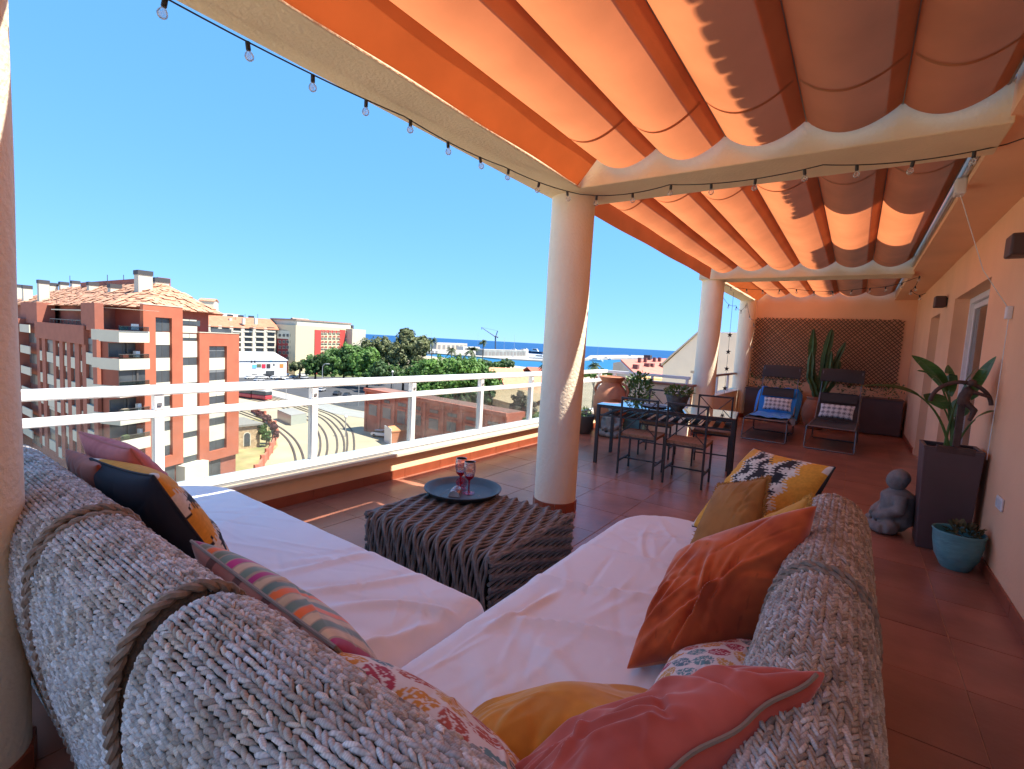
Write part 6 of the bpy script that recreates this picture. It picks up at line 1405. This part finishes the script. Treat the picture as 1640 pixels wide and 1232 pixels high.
# tram
A = onz(385, 636, G); Bq = onz(432, 642, G); tm = thing('tram', 'red and white tram standing on the tracks left of the railing post', 'tram', tuple(Bq))
dv = (Bq-A)/np.linalg.norm(Bq-A)
for k in range(2):
    a = A+dv*(k*np.linalg.norm(Bq-A)/2-(0 if k else 20)); c = A+dv*((k+1)*np.linalg.norm(Bq-A)/2-0.3)
    B().bar((a[0], a[1], G+0.95), (c[0], c[1], G+0.95), 2.5, 1.2).build('lower_body', M('tram_red', (0.45, 0.05, 0.06), rough=0.35), tm, local=False, bevel=0.25)
    B().bar((a[0], a[1], G+2.1), (c[0], c[1], G+2.1), 2.45, 1.05).build('window_band', m_shut, tm, local=False, bevel=0.2); B().bar((a[0], a[1], G+2.95), (c[0], c[1], G+2.95), 2.45, 0.62).build('roof', m_white, tm, local=False, bevel=0.2)

# ------------------------------------------------------------------ cars
def make_car(col, nm):
    c = thing('parked_car', '', 'car', (0, 0, 0), group='cars parked around the yard')
    m = M('car_'+nm, col, rough=0.25, var=0.03, coat=0.6)
    prof = [(-2.1, 0.35), (-2.15, 0.75), (-1.9, 0.95), (-1.2, 1.0), (1.1, 0.98), (1.9, 0.85), (2.1, 0.65), (2.1, 0.35)]
    B().prism([(x, -0.85, z) for x, z in prof], (0, 0, 0), (0, 1.7, 0)).build('body', m, c, bevel=0.08)
    cab = [(-1.75, 0.96), (-1.35, 1.40), (0.35, 1.44), (1.15, 0.97)]; B().prism([(x, -0.74, z) for x, z in cab], (0, 0, 0), (0, 1.48, 0)).build('glazing', m_window, c, bevel=0.06)
    B().prism([(-1.40, -0.70, 1.401), (0.36, -0.70, 1.441), (0.30, -0.70, 1.50), (-1.30, -0.70, 1.47)], (0, 0, 0), (0, 1.40, 0)).build('roof', m, c, bevel=0.04)
    wp = None
    for x in (-1.3, 1.35):
        for y in (-0.80, 0.80):
            if wp is None: wp = B().tube([(0, -0.1, 0.33), (0, 0.1, 0.33)], 0.33, 14).build('wheel', m_black, c, smooth=True); wl = Vector(wp.location); wp.location = wl+Vector((x, y, 0))
            else: inst(wp, 'wheel', wl+Vector((x, y, 0)), c)
    return c
prot = {k: None for k in 'wsbdr'}; cc_ = dict(w=((0.75, 0.75, 0.74), 'white'), s=((0.42, 0.43, 0.45), 'silver'), b=((0.06, 0.13, 0.26), 'blue'), d=((0.03, 0.03, 0.035), 'dark'), r=((0.35, 0.04, 0.03), 'red'))
cars = [(400, 596, 'd', 10), (414, 600, 's', 12), (428, 604, 'd', 15), (441, 607, 'w', 15), (436, 594, 'w', 20), (447, 598, 's', 20), (456, 602, 'b', 22), (450, 592, 'w', 25), (466, 595, 's', 25), (474, 599, 'w', 25), (482, 603, 'w', 25), (488, 607, 's', 28), (497, 599, 'd', 30), (400, 607, 'w', 15), (415, 611, 's', 18), (500, 622, 'd', 35), (515, 627, 's', 35), (540, 633, 'd', 35), (556, 636, 'd', 35), (572, 641, 'w', 38), (604, 634, 'd', 40), (520, 612, 'w', 35)]
CL = ['dark car at the left end of the back row by the white shop', 'silver car second in the back row by the white shop', 'dark car third in the front row by the white shop', 'white car before the railing in the front row by the shop', 'white car in the back row below the blue sign panel',
      'silver car beside the white one in the middle parking row', 'blue car in the middle of the shop car park', 'white car farthest back in front of the shop gable', 'silver car at the right of the back row by the shop', 'white car right of the blue one, first of two', 'white car right of the blue one, second of two',
      'silver car at the right end of the shop car park row', 'dark car alone under the left dark tree', 'white car at the left end of the front parking row', 'silver car second in the front parking row', 'dark car at the kerb, first after the railing post', 'silver car at the kerb between two dark cars', 'dark car at the kerb, left of a pair below the trees', 'dark car at the kerb, right of a pair below the trees', 'white car at the kerb near the warehouse corner', 'dark car on the road behind the warehouse roof', 'white car on the road under the bright green tree']
adj = {'w': 'white', 's': 'silver', 'b': 'blue', 'd': 'dark', 'r': 'red'}; cnt = {}
for i, (x, y, k, an) in enumerate(cars):
    p = onz(x, y, G); cnt[k] = cnt.get(k, 0)+1
    lab = CL[i]
    if prot[k] is None: c = make_car(*cc_[k]); prot[k] = c; c.location = p; c.rotation_euler = (0, 0, R(an+90)); LOCS[c.name] = Vector(p)
    else: c = dup(prot[k], tuple(p), R(an+90))
    c['label'] = lab; c.location.z = G+0.03
for i, (x, y, k, an) in enumerate([(392, 601, 's', 12), (408, 604, 'w', 12), (422, 607, 'w', 14), (434, 600, 'd', 16), (442, 602, 'w', 18), (462, 598, 'd', 22), (470, 606, 's', 24), (476, 594, 'w', 24), (484, 597, 's', 26), (491, 602, 'w', 28), (455, 608, 'w', 20), (448, 611, 'd', 20), (464, 611, 's', 22), (386, 594, 'w', 10), (396, 590, 's', 10), (412, 592, 'w', 12), (424, 596, 's', 14)]):
    p = onz(x, y, G); dup(prot[k], (p[0], p[1], G+0.03), R(an+90), '%s car tightly parked in the crowd before the white shop' % adj[k])
p = onz(611, 700, G); c = dup(prot['w'], (p[0], p[1], G+0.02), R(20), 'white car parked at the corner of the red warehouse by the orange shed')

# ------------------------------------------------------------------ street lamps
m_lamp = M('lamp_grey', (0.45, 0.46, 0.45), rough=0.5, metal=0.4)
def lamp(x, y, h, label, arc=True, rz=0.0):
    p = onz(x, y, G); l = thing('street_lamp', label, 'street lamp', tuple(p), rz, group='street lamps round the yard')
    if arc:
        P = [(0, 0, 0), (0, 0, h-1.6)]+[(1.6-1.6*math.cos(q), 0, h-1.6+1.5*math.sin(q)) for q in np.linspace(0.2, 1.75, 7)]
        B().tube(P, 0.13, 6).build('pole', m_lamp, l, smooth=True); B().box((1.6, -0.2, h-0.2), (2.6, 0.2, h-0.02)).build('lamp_head', m_white, l, bevel=0.05)
    else:
        B().tube([(0, 0, 0), (0, 0, h)], 0.10, 6).build('pole', m_lamp, l, smooth=True); B().sphere((0, 0, h+0.2), 0.35, 10, 8).build('globe', m_white, l, smooth=True)
lamp(516, 622, 9.5, 'grey arched street lamp in front of the trees left of a railing post', rz=R(30)); lamp(505, 606, 9.5, 'grey arched street lamp half in front of the dark tree crown', rz=R(170))
lamp(657, 652, 9.0, 'grey arched street lamp behind the red warehouse roof', rz=R(30)); lamp(574, 650, 7.0, 'globe street lamp left of the warehouse corner', False)
lamp(627, 648, 10.0, 'straight street lamp pole rising behind the warehouse', False); lamp(760, 672, 8.0, 'straight street lamp pole right of the dense green tree', False)
lamp(553, 700, 4.0, 'short lamp post on the sandy yard by the orange shed', False); lamp(458, 650, 6.0, 'thin lamp post by the tram platform', False)

# ------------------------------------------------------------------ trees
LQ_V = [(-0.5, -0.35, 0), (0.5, -0.35, 0.05), (0.5, 0.35, 0), (-0.5, 0.35, 0.06)]; LQ_F = [(0, 1, 2, 3)]
tree_m = {}
def tmat(nm, a, b):
    if nm not in tree_m: tree_m[nm] = M('foliage_'+nm, a, rough=0.6, var=0.45, scale=0.35, var2=(b, 0.22), trans=0.25)
    return tree_m[nm]
def tree(base, h, blobs, mat, label, seed, nper=1800, leaf=0.62, name='broadleaf_tree', trunk_r=0.5, group='big trees behind the road'):
    rr = np.random.default_rng(seed); base = np.array(base, float); t = thing(name, label, 'tree', tuple(base), group=group); ms = []
    for (bx, by, bz, rx, ry, rz) in blobs:
        nc = max(10, int(nper/20)); k = 34
        v = rr.normal(size=(nc, 3)); v /= np.linalg.norm(v, axis=1)[:, None]; v[:, 2] = np.where(v[:, 2] > -0.55, v[:, 2], -v[:, 2]*0.6)
        c = np.array((bx, by, bz))+v*np.array((rx, ry, rz))*rr.uniform(0.25, 1.02, nc)[:, None]**0.7; cr = 0.30*min(rx, rz)*rr.uniform(0.6, 1.25, nc)
        pp = rr.normal(size=(nc, k, 3)); pp /= np.linalg.norm(pp, axis=2)[..., None]; pp *= (rr.uniform(0.3, 1, (nc, k))**0.5*cr[:, None])[..., None]
        d = (pp/cr[:, None, None]+v[:, None, :]*0.6+rr.normal(0, 0.3, (nc, k, 3))).reshape(-1, 3); d /= np.linalg.norm(d, axis=1)[:, None]+1e-9
        h_ = rr.normal(size=d.shape); s = np.cross(d, h_); s /= np.linalg.norm(s, axis=1)[:, None]+1e-9; nn = np.cross(d, s); L_ = (leaf*rr.uniform(0.6, 1.4, len(d)))[:, None]
        m4 = np.zeros((len(d), 4, 4)); m4[:, 3, 3] = 1; m4[:, :3, 0] = s*L_; m4[:, :3, 1] = nn*L_; m4[:, :3, 2] = d*L_; m4[:, :3, 3] = base+(c[:, None, :]+pp).reshape(-1, 3); ms.append(m4)
    ms = np.concatenate(ms)
    scatter_mesh('crown', LQ_V, LQ_F, ms, mat, t, smooth=False, local=False)
    b = B(); zc_ = min(q[2] for q in blobs)
    b.tube([(0, 0, 0), (0.1, 0, h*0.2), (0.2, 0.1, h*0.42)], [trunk_r, trunk_r*0.8, trunk_r*0.6], 8)
    for (bx, by, bz, rx, ry, rz) in blobs: b.tube([(0.15, 0.05, h*0.3), (bx*0.5, by*0.5, h*0.3+(bz-h*0.3)*0.6), (bx, by, bz)], [trunk_r*0.5, trunk_r*0.35, trunk_r*0.12], 6)
    b.build('trunk', M('bark', (0.10, 0.075, 0.055), rough=0.95, var=0.3, scale=1.5), t, smooth=True)
    return t
def gpos(x, d): p = dep(x, 600, d); return (p[0], p[1], G)
def blobs_px(base, d, lst):
    """crown lobes given by picture x, y (centre) and radii in pixels at the tree's own distance"""
    out = []
    for (x, y, rx, ry) in lst:
        p = dep(x, y, d); out.append((p[0]-base[0], p[1]-base[1], p[2]-G, rx*d/FPX, rx*d/FPX, ry*d/FPX))
    return out
gd = tmat('dark', (0.045, 0.095, 0.022), (0.065, 0.14, 0.028)); gm = tmat('mid', (0.06, 0.135, 0.027), (0.10, 0.20, 0.035)); gl_ = tmat('bright', (0.075, 0.17, 0.027), (0.12, 0.24, 0.036)); go = tmat('olive', (0.10, 0.125, 0.045), (0.16, 0.175, 0.065))
def T(x, d, lst, mat, label, seed, **k): b_ = gpos(x, d); tree(b_, k.pop('h', 14), blobs_px(b_, d, lst), mat, label, seed, **k)
T(505, 205, [(500, 583, 14, 15), (520, 580, 16, 17), (508, 595, 18, 10)], gd, 'dark round tree at the left end of the tree row', 1)
T(480, 215, [(474, 588, 10, 9), (484, 586, 9, 9)], go, 'small olive tree beside the white shop', 2, nper=1100)
T(550, 195, [(535, 578, 20, 21), (562, 570, 22, 23), (545, 594, 28, 14), (556, 584, 24, 18)], gm, 'wide green tree right of the dark round one', 3)
T(588, 190, [(576, 584, 20, 18), (598, 592, 20, 15), (590, 574, 18, 16), (586, 598, 26, 10)], gl_, 'bright green tree in the middle of the tree row', 4)
T(608, 205, [(594, 562, 20, 20), (612, 556, 20, 16), (624, 568, 18, 20), (606, 580, 24, 20)], go, 'olive grey tree left of the tall eucalyptus', 5)
T(646, 185, [(640, 575, 22, 28), (652, 552, 18, 22), (650, 537, 10, 12), (670, 562, 18, 24), (678, 552, 10, 14), (650, 596, 28, 18), (672, 586, 18, 18)], go, 'tall drooping eucalyptus rising above the sea horizon', 6, leaf=0.65, name='eucalyptus_tree', h=22)
T(628, 180, [(618, 594, 24, 16), (636, 602, 22, 12), (600, 602, 22, 9)], gd, 'dark bushy tree in front of the eucalyptus', 7)
T(680, 165, [(672, 598, 20, 16), (690, 590, 18, 14), (660, 606, 22, 10)], gm, 'mid green tree between eucalyptus and ficus', 27)
T(712, 140, [(690, 600, 30, 24), (720, 592, 36, 24), (752, 598, 32, 24), (778, 612, 22, 20), (716, 622, 44, 24), (752, 634, 30, 20), (688, 622, 30, 18), (734, 608, 40, 24)], gl_, 'broad bright green ficus behind the warehouse', 8, nper=2200, leaf=0.5, h=12)
T(760, 125, [(748, 640, 26, 16), (778, 638, 16, 18), (724, 642, 28, 14)], gd, 'dark green tree between the ficus and the stone ruin', 9)
T(812, 235, [(812, 584, 14, 8), (800, 586, 10, 6)], gd, 'clipped dark green tree in front of the harbour', 10, nper=2000)
T(782, 225, [(776, 584, 14, 8), (790, 586, 10, 6), (746, 582, 20, 8)], gd, 'low dark hedge like tree left of the clipped one', 11, nper=2000)
T(838, 90, [(832, 648, 14, 22), (846, 660, 16, 22), (826, 668, 12, 14)], tmat('grey', (0.085, 0.085, 0.055), (0.12, 0.12, 0.075)), 'grey leafless looking bush in front of the stone ruin', 12, nper=1500, leaf=0.3, h=8, trunk_r=0.25)
T(866, 85, [(862, 672, 14, 12), (850, 676, 14, 9), (820, 672, 10, 7)], gl_, 'green shrub below the railing by the middle column', 13, nper=1200, leaf=0.35, h=5, trunk_r=0.2)
T(958, 150, [(945, 600, 12, 8), (968, 598, 16, 6), (985, 600, 10, 6)], gl_, 'green tree tops right of the middle column', 14, nper=1200)
T(340, 235, [(352, 560, 10, 14), (362, 556, 6, 10)], gm, 'tree in front of the cream balcony block', 15, nper=800)
T(428, 88, [(420, 690, 7, 12), (426, 700, 6, 10)], gd, 'dark green shrub beside the stone hut', 16, nper=800, leaf=0.4, h=5, trunk_r=0.2)
T(432, 90, [(416, 664, 5, 5), (428, 672, 6, 6), (438, 684, 6, 7), (442, 696, 4, 6)], tmat('bougainvillea', (0.16, 0.035, 0.06), (0.10, 0.05, 0.04)), 'purple bougainvillea hanging over the garden wall', 17, nper=700, leaf=0.35, h=3, trunk_r=0.12, name='bougainvillea_bush')
T(300, 330, [(270, 620, 10, 10)], gd, 'tree standing behind the brick block', 18, nper=100) if False else None
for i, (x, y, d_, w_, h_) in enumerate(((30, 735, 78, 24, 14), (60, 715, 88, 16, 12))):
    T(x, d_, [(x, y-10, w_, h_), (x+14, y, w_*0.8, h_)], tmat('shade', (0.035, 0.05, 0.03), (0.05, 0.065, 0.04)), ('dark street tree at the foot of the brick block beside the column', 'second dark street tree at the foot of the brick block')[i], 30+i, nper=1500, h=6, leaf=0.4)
m_palm = M('palm_frond', (0.06, 0.085, 0.03), rough=0.6, var=0.3, scale=0.8, trans=0.2)
def palm(x, ytop, d, rad, label, seed, bottom=None):
    rr = random.Random(seed); p = dep(x, ytop, d); base = Vector((p[0], p[1], G)); t = thing('palm_tree', label, 'palm', tuple(base), group='palms in front of the harbour'); h = p[2]-G
    B().tube([(0, 0, 0), (0.15, 0, h*0.5), (0.05, 0, h)], [0.32, 0.24, 0.22], 8).build('trunk', M('palm_bark', (0.13, 0.095, 0.065), rough=0.95, var=0.3, scale=2), t, smooth=True)
    for k in range(26):
        a = rr.uniform(0, 2*math.pi); el = rr.uniform(-0.5, 1.15); L_ = rad*rr.uniform(0.8, 1.15); b = B(); P = []
        for q in range(7):
            s = q/6; hor = L_*s*math.cos(el)*(1-0.1*s); ver = L_*s*math.sin(el)-L_*0.55*s*s; P.append(np.array((math.cos(a)*hor, math.sin(a)*hor, h+ver)))
        side = np.array((-math.sin(a), math.cos(a), 0))
        for q in range(6):
            for sg in (-1, 1):
                for r_ in range(3):
                    c = P[q]+(P[q+1]-P[q])*r_/3; w_ = rad*0.20*math.sin(math.pi*min(1, (q+r_/3+0.6)/6.6)); dn = np.array((0, 0, -w_*0.5)); ax = (P[q+1]-P[q])*0.30
                    b.add([c, c+ax, c+ax*1.6+side*sg*w_+dn, c+ax*0.9+side*sg*w_+dn], [(0, 1, 2, 3)])
        b.build('frond', m_palm, t, fix=False)
palm(692, 545, 240, 3.8, 'tall palm left of the white harbour hall', 1); palm(774, 548, 270, 3.6, 'palm below the harbour crane', 2); palm(756, 561, 220, 4.6, 'bushy palm in the middle of the palm group', 3)
palm(723, 560, 230, 3.6, 'palm standing against the harbour water', 4); palm(733, 573, 190, 3.8, 'low palm at the top of the green ficus', 5); palm(876, 582, 190, 3.8, 'palm just left of the middle column', 6); palm(953, 585, 165, 3.0, 'palm seen right of the middle column', 7)

# ------------------------------------------------------------------ stone ruin, low houses, neighbour gable and dormer roof
q_ = lambda x, y: (560+x/4.738, 480+y/4.738)
A = onz(768, 668, G+1)[:2]; Bq = onz(838, 694, G+1)[:2]; F = Facade(A, Bq); nb = -F.n[:2]; q = [tuple(A), tuple(Bq), tuple(Bq+nb*12), tuple(A+nb*12)]; z1 = F.uv(800, 640)[1]
m_ruin = M('ruin_stone', (0.52, 0.42, 0.26), rough=0.95, var=0.25, scale=0.8, bump=0.5, bscale=1.5)
ru = block('stone_ruin', 'old yellow stone building with arched openings right of the warehouse', q, G, z1, m_ruin); gable_roof(ru, q, z1, 2.6, M('ruin_roof', (0.55, 0.40, 0.22), rough=0.9, var=0.2), 0.3)
for (xa, xb, ya, yb) in ((1062, 1130, 790, 850), (1213, 1262, 785, 880)):
    u0, zz1 = F.uv(*q_(xa, ya)); u1, zz0 = F.uv(*q_(xb, yb)); uc = (u0+u1)/2; hw = (u1-u0)/2
    pts = [F.P(uc-hw, zz0, 0.02), F.P(uc+hw, zz0, 0.02)]+[F.P(uc+hw*math.cos(a), zz1-hw*0.6+hw*0.6*math.sin(a), 0.02) for a in np.linspace(0, math.pi, 9)]
    B().prism(pts, (0, 0, 0), tuple(F.n*0.05)).build('arched_opening', m_shut, ru, local=False)
def low_house(x0, x1, y_eave, d, depthm, m, roofm, rh, label, seed):
    A = dep(x0, y_eave, d); Bq = dep(x1, y_eave+1.5, d*1.03); F = Facade(A[:2], Bq[:2]); nb = -F.n[:2]; q = [tuple(A[:2]), tuple(Bq[:2]), tuple(Bq[:2]+nb*depthm), tuple(A[:2]+nb*depthm)]
    t = block('low_house', label, q, G, A[2], m); t['group'] = 'low houses by the harbour'; gable_roof(t, q, A[2], rh, roofm, 0.4)
    n_ = max(2, int(F.L/4))
    for k in range(n_): u_ = (k+0.5)*F.L/n_; F.win(t, u_-0.5, u_+0.5, A[2]-2.4, A[2]-1.0, 0.02)
    return t
low_house(773, 842, 600, 190, 12, M('house_pale', (0.70, 0.60, 0.48), rough=0.9), M('roof_a', (0.60, 0.27, 0.15), rough=0.9, var=0.2, scale=1), 2.6, 'low house with orange roof behind the ficus by the water', 1)
low_house(810, 880, 618, 150, 14, M('house_white', (0.72, 0.68, 0.60), rough=0.9), M('roof_b', (0.56, 0.24, 0.13), rough=0.9, var=0.2, scale=1), 3.0, 'white house with a broad clay roof left of the middle column', 2)
low_house(845, 900, 640, 120, 12, M('house_white', (0.72, 0.68, 0.60), rough=0.9), M('roof_c', (0.62, 0.30, 0.17), rough=0.9, var=0.2, scale=1), 2.6, 'nearer white house with an orange roof beside the middle column', 3)
low_house(855, 905, 598, 200, 12, M('house_white', (0.72, 0.68, 0.60), rough=0.9), M('roof_d', (0.45, 0.13, 0.08), rough=0.9, var=0.2, scale=1), 2.2, 'far house with a dark red roof at the water edge', 4)
# dormer roofed house beyond the return wall
zd = lambda x, y: (930+x/5.467, 560+y/5.467)
A = dep(*zd(480, 212), 74); Bq = dep(*zd(800, 225), 80); C_ = dep(*zd(760, 78), 92); D_ = dep(*zd(352, 86), 86)
dh = thing('dormer_house', 'cream house with a steep red roof and dormers beyond the return wall', 'house', (A[0], A[1], G))
nn = np.cross(Bq-A, D_-A); nn /= np.linalg.norm(nn); nn = nn if nn[2] > 0 else -nn
B().add([A, Bq, C_, D_, A-nn*0.3, Bq-nn*0.3, C_-nn*0.3, D_-nn*0.3], [(0, 1, 2, 3), (7, 6, 5, 4), (0, 4, 5, 1), (1, 5, 6, 2), (2, 6, 7, 3), (3, 7, 4, 0)]).build('roof', M('dormer_roof', (0.50, 0.17, 0.12), rough=0.9, var=0.15, scale=1.2), dh, local=False)
lw = A+(D_-A)*0.02; low = np.array([0, 0, 1.0])
B().add([A-np.array([0, 0, 0.4]), D_-np.array([0, 0, 0.4]), (D_[0], D_[1], G), (A[0], A[1], G), dep(*zd(285, 115), 88)-np.array([0, 0, 0]), tuple(dep(*zd(285, 115), 88)[:2])+(G,)], [(0, 1, 2, 3), (1, 4, 5, 2)]).add([(A[0], A[1], G), (Bq[0], Bq[1], G), Bq-np.array([0, 0, 0.4]), A-np.array([0, 0, 0.4])], [(0, 1, 2, 3)]).build('wall', m_conc, dh, local=False)
def on_roof(s, t): return A*(1-s)*(1-t)+Bq*s*(1-t)+C_*s*t+D_*(1-s)*t
for (s, t, big) in ((0.12, 0.30, 1), (0.42, 0.40, 1), (0.52, 0.40, 1), (0.80, 0.42, 1), (0.32, 0.72, 0), (0.45, 0.72, 0), (0.66, 0.74, 0), (0.78, 0.74, 0)):
    p = on_roof(s, t); w_ = 0.42 if big else 0.25; hh = 0.75 if big else 0.9
    dd = B().box((p[0]-w_, p[1]-w_, p[2]-0.4), (p[0]+w_, p[1]+w_, p[2]+hh)).build('dormer' if not big else 'roof_window', M('dormer_dark', (0.16, 0.07, 0.06), rough=0.7), dh, local=False)
p = on_roof(0.55, 0.95); B().box((p[0]-0.6, p[1]-0.5, p[2]-0.5), (p[0]+0.6, p[1]+0.5, p[2]+0.8)).build('chimney', m_cap, dh, local=False)
# neighbour's gable wall
A = ony(1062, 586, 15.0); T1 = ony(1121, 532, 15.0); T2 = ony(1230, 533, 15.0)
ng = thing('neighbour_wall', 'plain cream sloping gable wall of the neighbouring penthouse behind the far columns', 'building', (-4, 15, G))
B().prism([(A[0], 15, A[2]), (T1[0], 15, T1[2]), (T2[0], 15, T2[2]), (T2[0], 15, G), (A[0], 15, G)], (0, 0, 0), (0, 8, 0)).build('wall', m_col, ng, local=False)
B().prism([(A[0]-0.05, 14.95, A[2]+0.01), (T1[0], 14.95, T1[2]+0.01), (T1[0], 14.95, T1[2]+0.07), (A[0]-0.05, 14.95, A[2]+0.07)], (0, 0, 0), (0, 8, 0)).build('coping', m_conc, ng, local=False)
ps = thing('sun_canopy', 'small yellow and white canopy roof below the return wall rail', 'canopy', tuple(dep(1040, 610, 30)))
a = dep(1022, 606, 30); c = dep(1066, 611, 31); B().prism([tuple(a), tuple(c), tuple(c+np.array([0.3, 1.5, 0.15])), tuple(a+np.array([0.3, 1.5, 0.15]))], (0, 0, 0), (0, 0, 0.12)).build('cloth', M('canopy_yellow', (0.70, 0.42, 0.16), rough=0.8), ps, local=False)
for p in (a, c): B().tube([tuple(p), (p[0], p[1], p[2]-4)], 0.04, 6).build('pole', m_white, ps, local=False)

# ------------------------------------------------------------------ harbour
W0 = -22.3
def wp(x, y, z=W0): return onz(x, y, z)
m_quay = M('quay_concrete', (0.34, 0.31, 0.26), rough=0.9, var=0.2, scale=0.05)
def quay(pts, z1, label, name='quay'):
    return B().prism([(p[0], p[1], W0-1) for p in pts], (0, 0, 0), (0, 0, z1-W0+1)).solo(name, m_quay, label, 'quay')
quay([wp(676, 566), wp(740, 571), wp(800, 576), wp(876, 580), wp(905, 573), wp(800, 563), wp(700, 557)], W0+1.6, 'long pale harbour mole with sheds between basin and sea')
quay([wp(935, 578), wp(960, 576.5), wp(1000, 575.5), wp(1034, 574), wp(1040, 571), wp(1000, 570), wp(945, 571)], W0+2.5, 'pale breakwater reaching into the sea right of the middle column', 'breakwater')
m_fw = M('shed_white_far', (0.50, 0.50, 0.48), rough=0.8)
def hbox(x0, x1, ytop, ybase, m, label, name='harbour_shed', dm=14, cat='shed', windows=0):
    A = wp(x0, ybase, W0+1.6); Bq = wp(x1, ybase, W0+1.6); F = Facade(A[:2], Bq[:2]); nb = -F.n[:2]; z1 = F.uv((x0+x1)/2, ytop)[1]; q = [tuple(A[:2]), tuple(Bq[:2]), tuple(Bq[:2]+nb*dm), tuple(A[:2]+nb*dm)]
    t = block(name, label, q, W0+1.6, z1, m, cat)
    B().prism([(x, y, z1+0.01) for x, y in q], (0, 0, 0), (0, 0, 0.5)).build('roof', M('shed_roof_pale', (0.42, 0.40, 0.37), rough=0.8, var=0.15, scale=0.1), t, local=False)
    for k in range(windows): u_ = (k+0.5)*F.L/windows; F.part('gate', m_steel, t, u_-F.L/windows*0.3, u_+F.L/windows*0.3, W0+1.7, W0+1.6+(z1-W0-1.6)*0.7, 0, 0.2)
hbox(699, 748, 550, 560, M('hall_cream', (0.46, 0.40, 0.32), rough=0.9), 'long cream harbour hall on the mole below the horizon', windows=7)
hbox(775, 842, 561, 570, M('grey_rack', (0.24, 0.26, 0.25), rough=0.8, var=0.3, scale=0.1), 'grey boat rack hall on the mole', windows=12); hbox(838, 846, 560, 568, m_fw, 'small white cabin at the end of the boat rack hall', dm=6); hbox(684, 702, 560, 566, m_fw, 'low white shed at the left end of the mole', windows=3); hbox(742, 768, 556, 561, m_fw, 'white shed left of the crane', windows=3)
def boat(x, y, L_, mast, label, col=(0.75, 0.75, 0.74), rz=None, cabin=1.0):
    p = wp(x, y); t = thing('boat', label, 'boat', tuple(p), R(random.uniform(0, 180)) if rz is None else rz, group='boats in the harbour')
    b = B(); n = 9; o = []; f = []
    for i in range(n):
        s = i/(n-1); wd = 0.16*L_*math.sin(math.pi*min(1, 0.28+0.72*(1-s)))**0.8 if s < 0.97 else 0.01; x_ = (s-0.5)*L_
        o += [(x_, -wd, L_*0.10+0.03*L_*s), (x_, -wd*0.6, -0.02*L_), (x_, wd*0.6, -0.02*L_), (x_, wd, L_*0.10+0.03*L_*s)]
    for i in range(n-1):
        for k in range(3): f.append((4*i+k, 4*i+k+1, 4*i+5+k, 4*i+4+k))
        f.append((4*i+3, 4*i, 4*i+4, 4*i+7))
    f += [(0, 1, 2, 3)]; b.add(o, f).build('hull', M('hull_%d' % int(sum(col)*100), col, rough=0.4), t)
    B().prism([(-0.28*L_, -0.10*L_, 0.105*L_), (0.18*L_, -0.08*L_, 0.12*L_), (0.06*L_, -0.07*L_, (0.12+0.09*cabin)*L_), (-0.24*L_, -0.08*L_, (0.12+0.09*cabin)*L_)], (0, 0, 0), (0, 0.17*L_, 0)).build('cabin', m_white, t)
    B().prism([(-0.20*L_, -0.085*L_, (0.12+0.04*cabin)*L_), (0.10*L_, -0.085*L_, (0.12+0.04*cabin)*L_), (0.06*L_, -0.085*L_, (0.12+0.075*cabin)*L_), (-0.20*L_, -0.085*L_, (0.12+0.075*cabin)*L_)], (0, 0, 0), (0, 0.185*L_, 0)).build('windows', m_window, t)
    if mast: B().tube([(0.05*L_, 0, 0.1*L_), (0.05*L_, 0, mast)], [0.22, 0.12], 5).tube([(0.05*L_, 0, 0.22*L_), (-0.35*L_, 0, 0.22*L_)], 0.15, 5).build('mast', m_lamp, t, smooth=True)
boat(866, 577, 34, 0, 'white motor yacht moored at the end of the mole left of the column', rz=R(20)); boat(871, 573.5, 26, 75, 'sailing yacht with a very tall mast left of the middle column', rz=R(20)); boat(824, 563, 30, 0, 'white motor boat behind the boat rack hall', rz=R(10)); boat(858, 566, 36, 0, 'big dark trimmed ship behind the motor yacht', (0.06, 0.07, 0.1), R(15), 2.0); boat(842, 564, 30, 0, 'dark workboat behind the small white cabin', (0.05, 0.06, 0.08), R(15), 2.0)
boat(689, 562, 18, 34, 'sailing boat left of the long harbour hall', rz=R(40)); boat(764, 560, 20, 42, 'sailing boat with a mast left of the crane', rz=R(60)); boat(806, 571, 12, 30, 'small sailing boat in front of the boat rack hall', rz=R(30)); boat(822, 573, 12, 34, 'small sailing boat right of the rack hall middle', rz=R(30)); boat(757, 575, 9, 0, 'small white motor boat on the harbour water', rz=R(50)); boat(955, 579, 24, 30, 'sailing boat in front of the breakwater', rz=R(0)); boat(972, 576, 20, 0, 'motor boat moored at the breakwater', rz=R(0)); boat(686, 575, 10, 20, 'small sailing boat at the left end of the basin', rz=R(20)); boat(1010, 572, 24, 0, 'white boat near the end of the breakwater', rz=R(0))
p = wp(793, 563); dcr = np.linalg.norm(p[:2]); cr = thing('harbour_crane', 'dark harbour crane with a long raised jib above the mole', 'crane', tuple(p))
def cp_(x, y): q = at(x, y, dcr); return Vector((q[0]-p[0], q[1]-p[1], q[2]-p[2]))
m_crane = M('crane_blue', (0.05, 0.08, 0.13), rough=0.6)
B().tube([cp_(793.5, 562), cp_(793.5, 538)], 1.6, 6).build('tower', m_crane, cr); B().tube([cp_(794, 540), cp_(771, 524.5)], [1.3, 0.8], 6).build('jib', m_crane, cr); B().tube([cp_(793.5, 541), cp_(797, 530)], 1.0, 6).build('back_mast', m_crane, cr); B().tube([cp_(793, 538), cp_(798, 541)], 1.8, 6).build('counterweight', m_crane, cr); B().tube([cp_(771, 524.5), cp_(771.5, 528)], 0.5, 5).build('hook', m_crane, cr); B().tube([cp_(797, 530), cp_(771, 524.5)], 0.25, 4).build('stay', m_crane, cr)
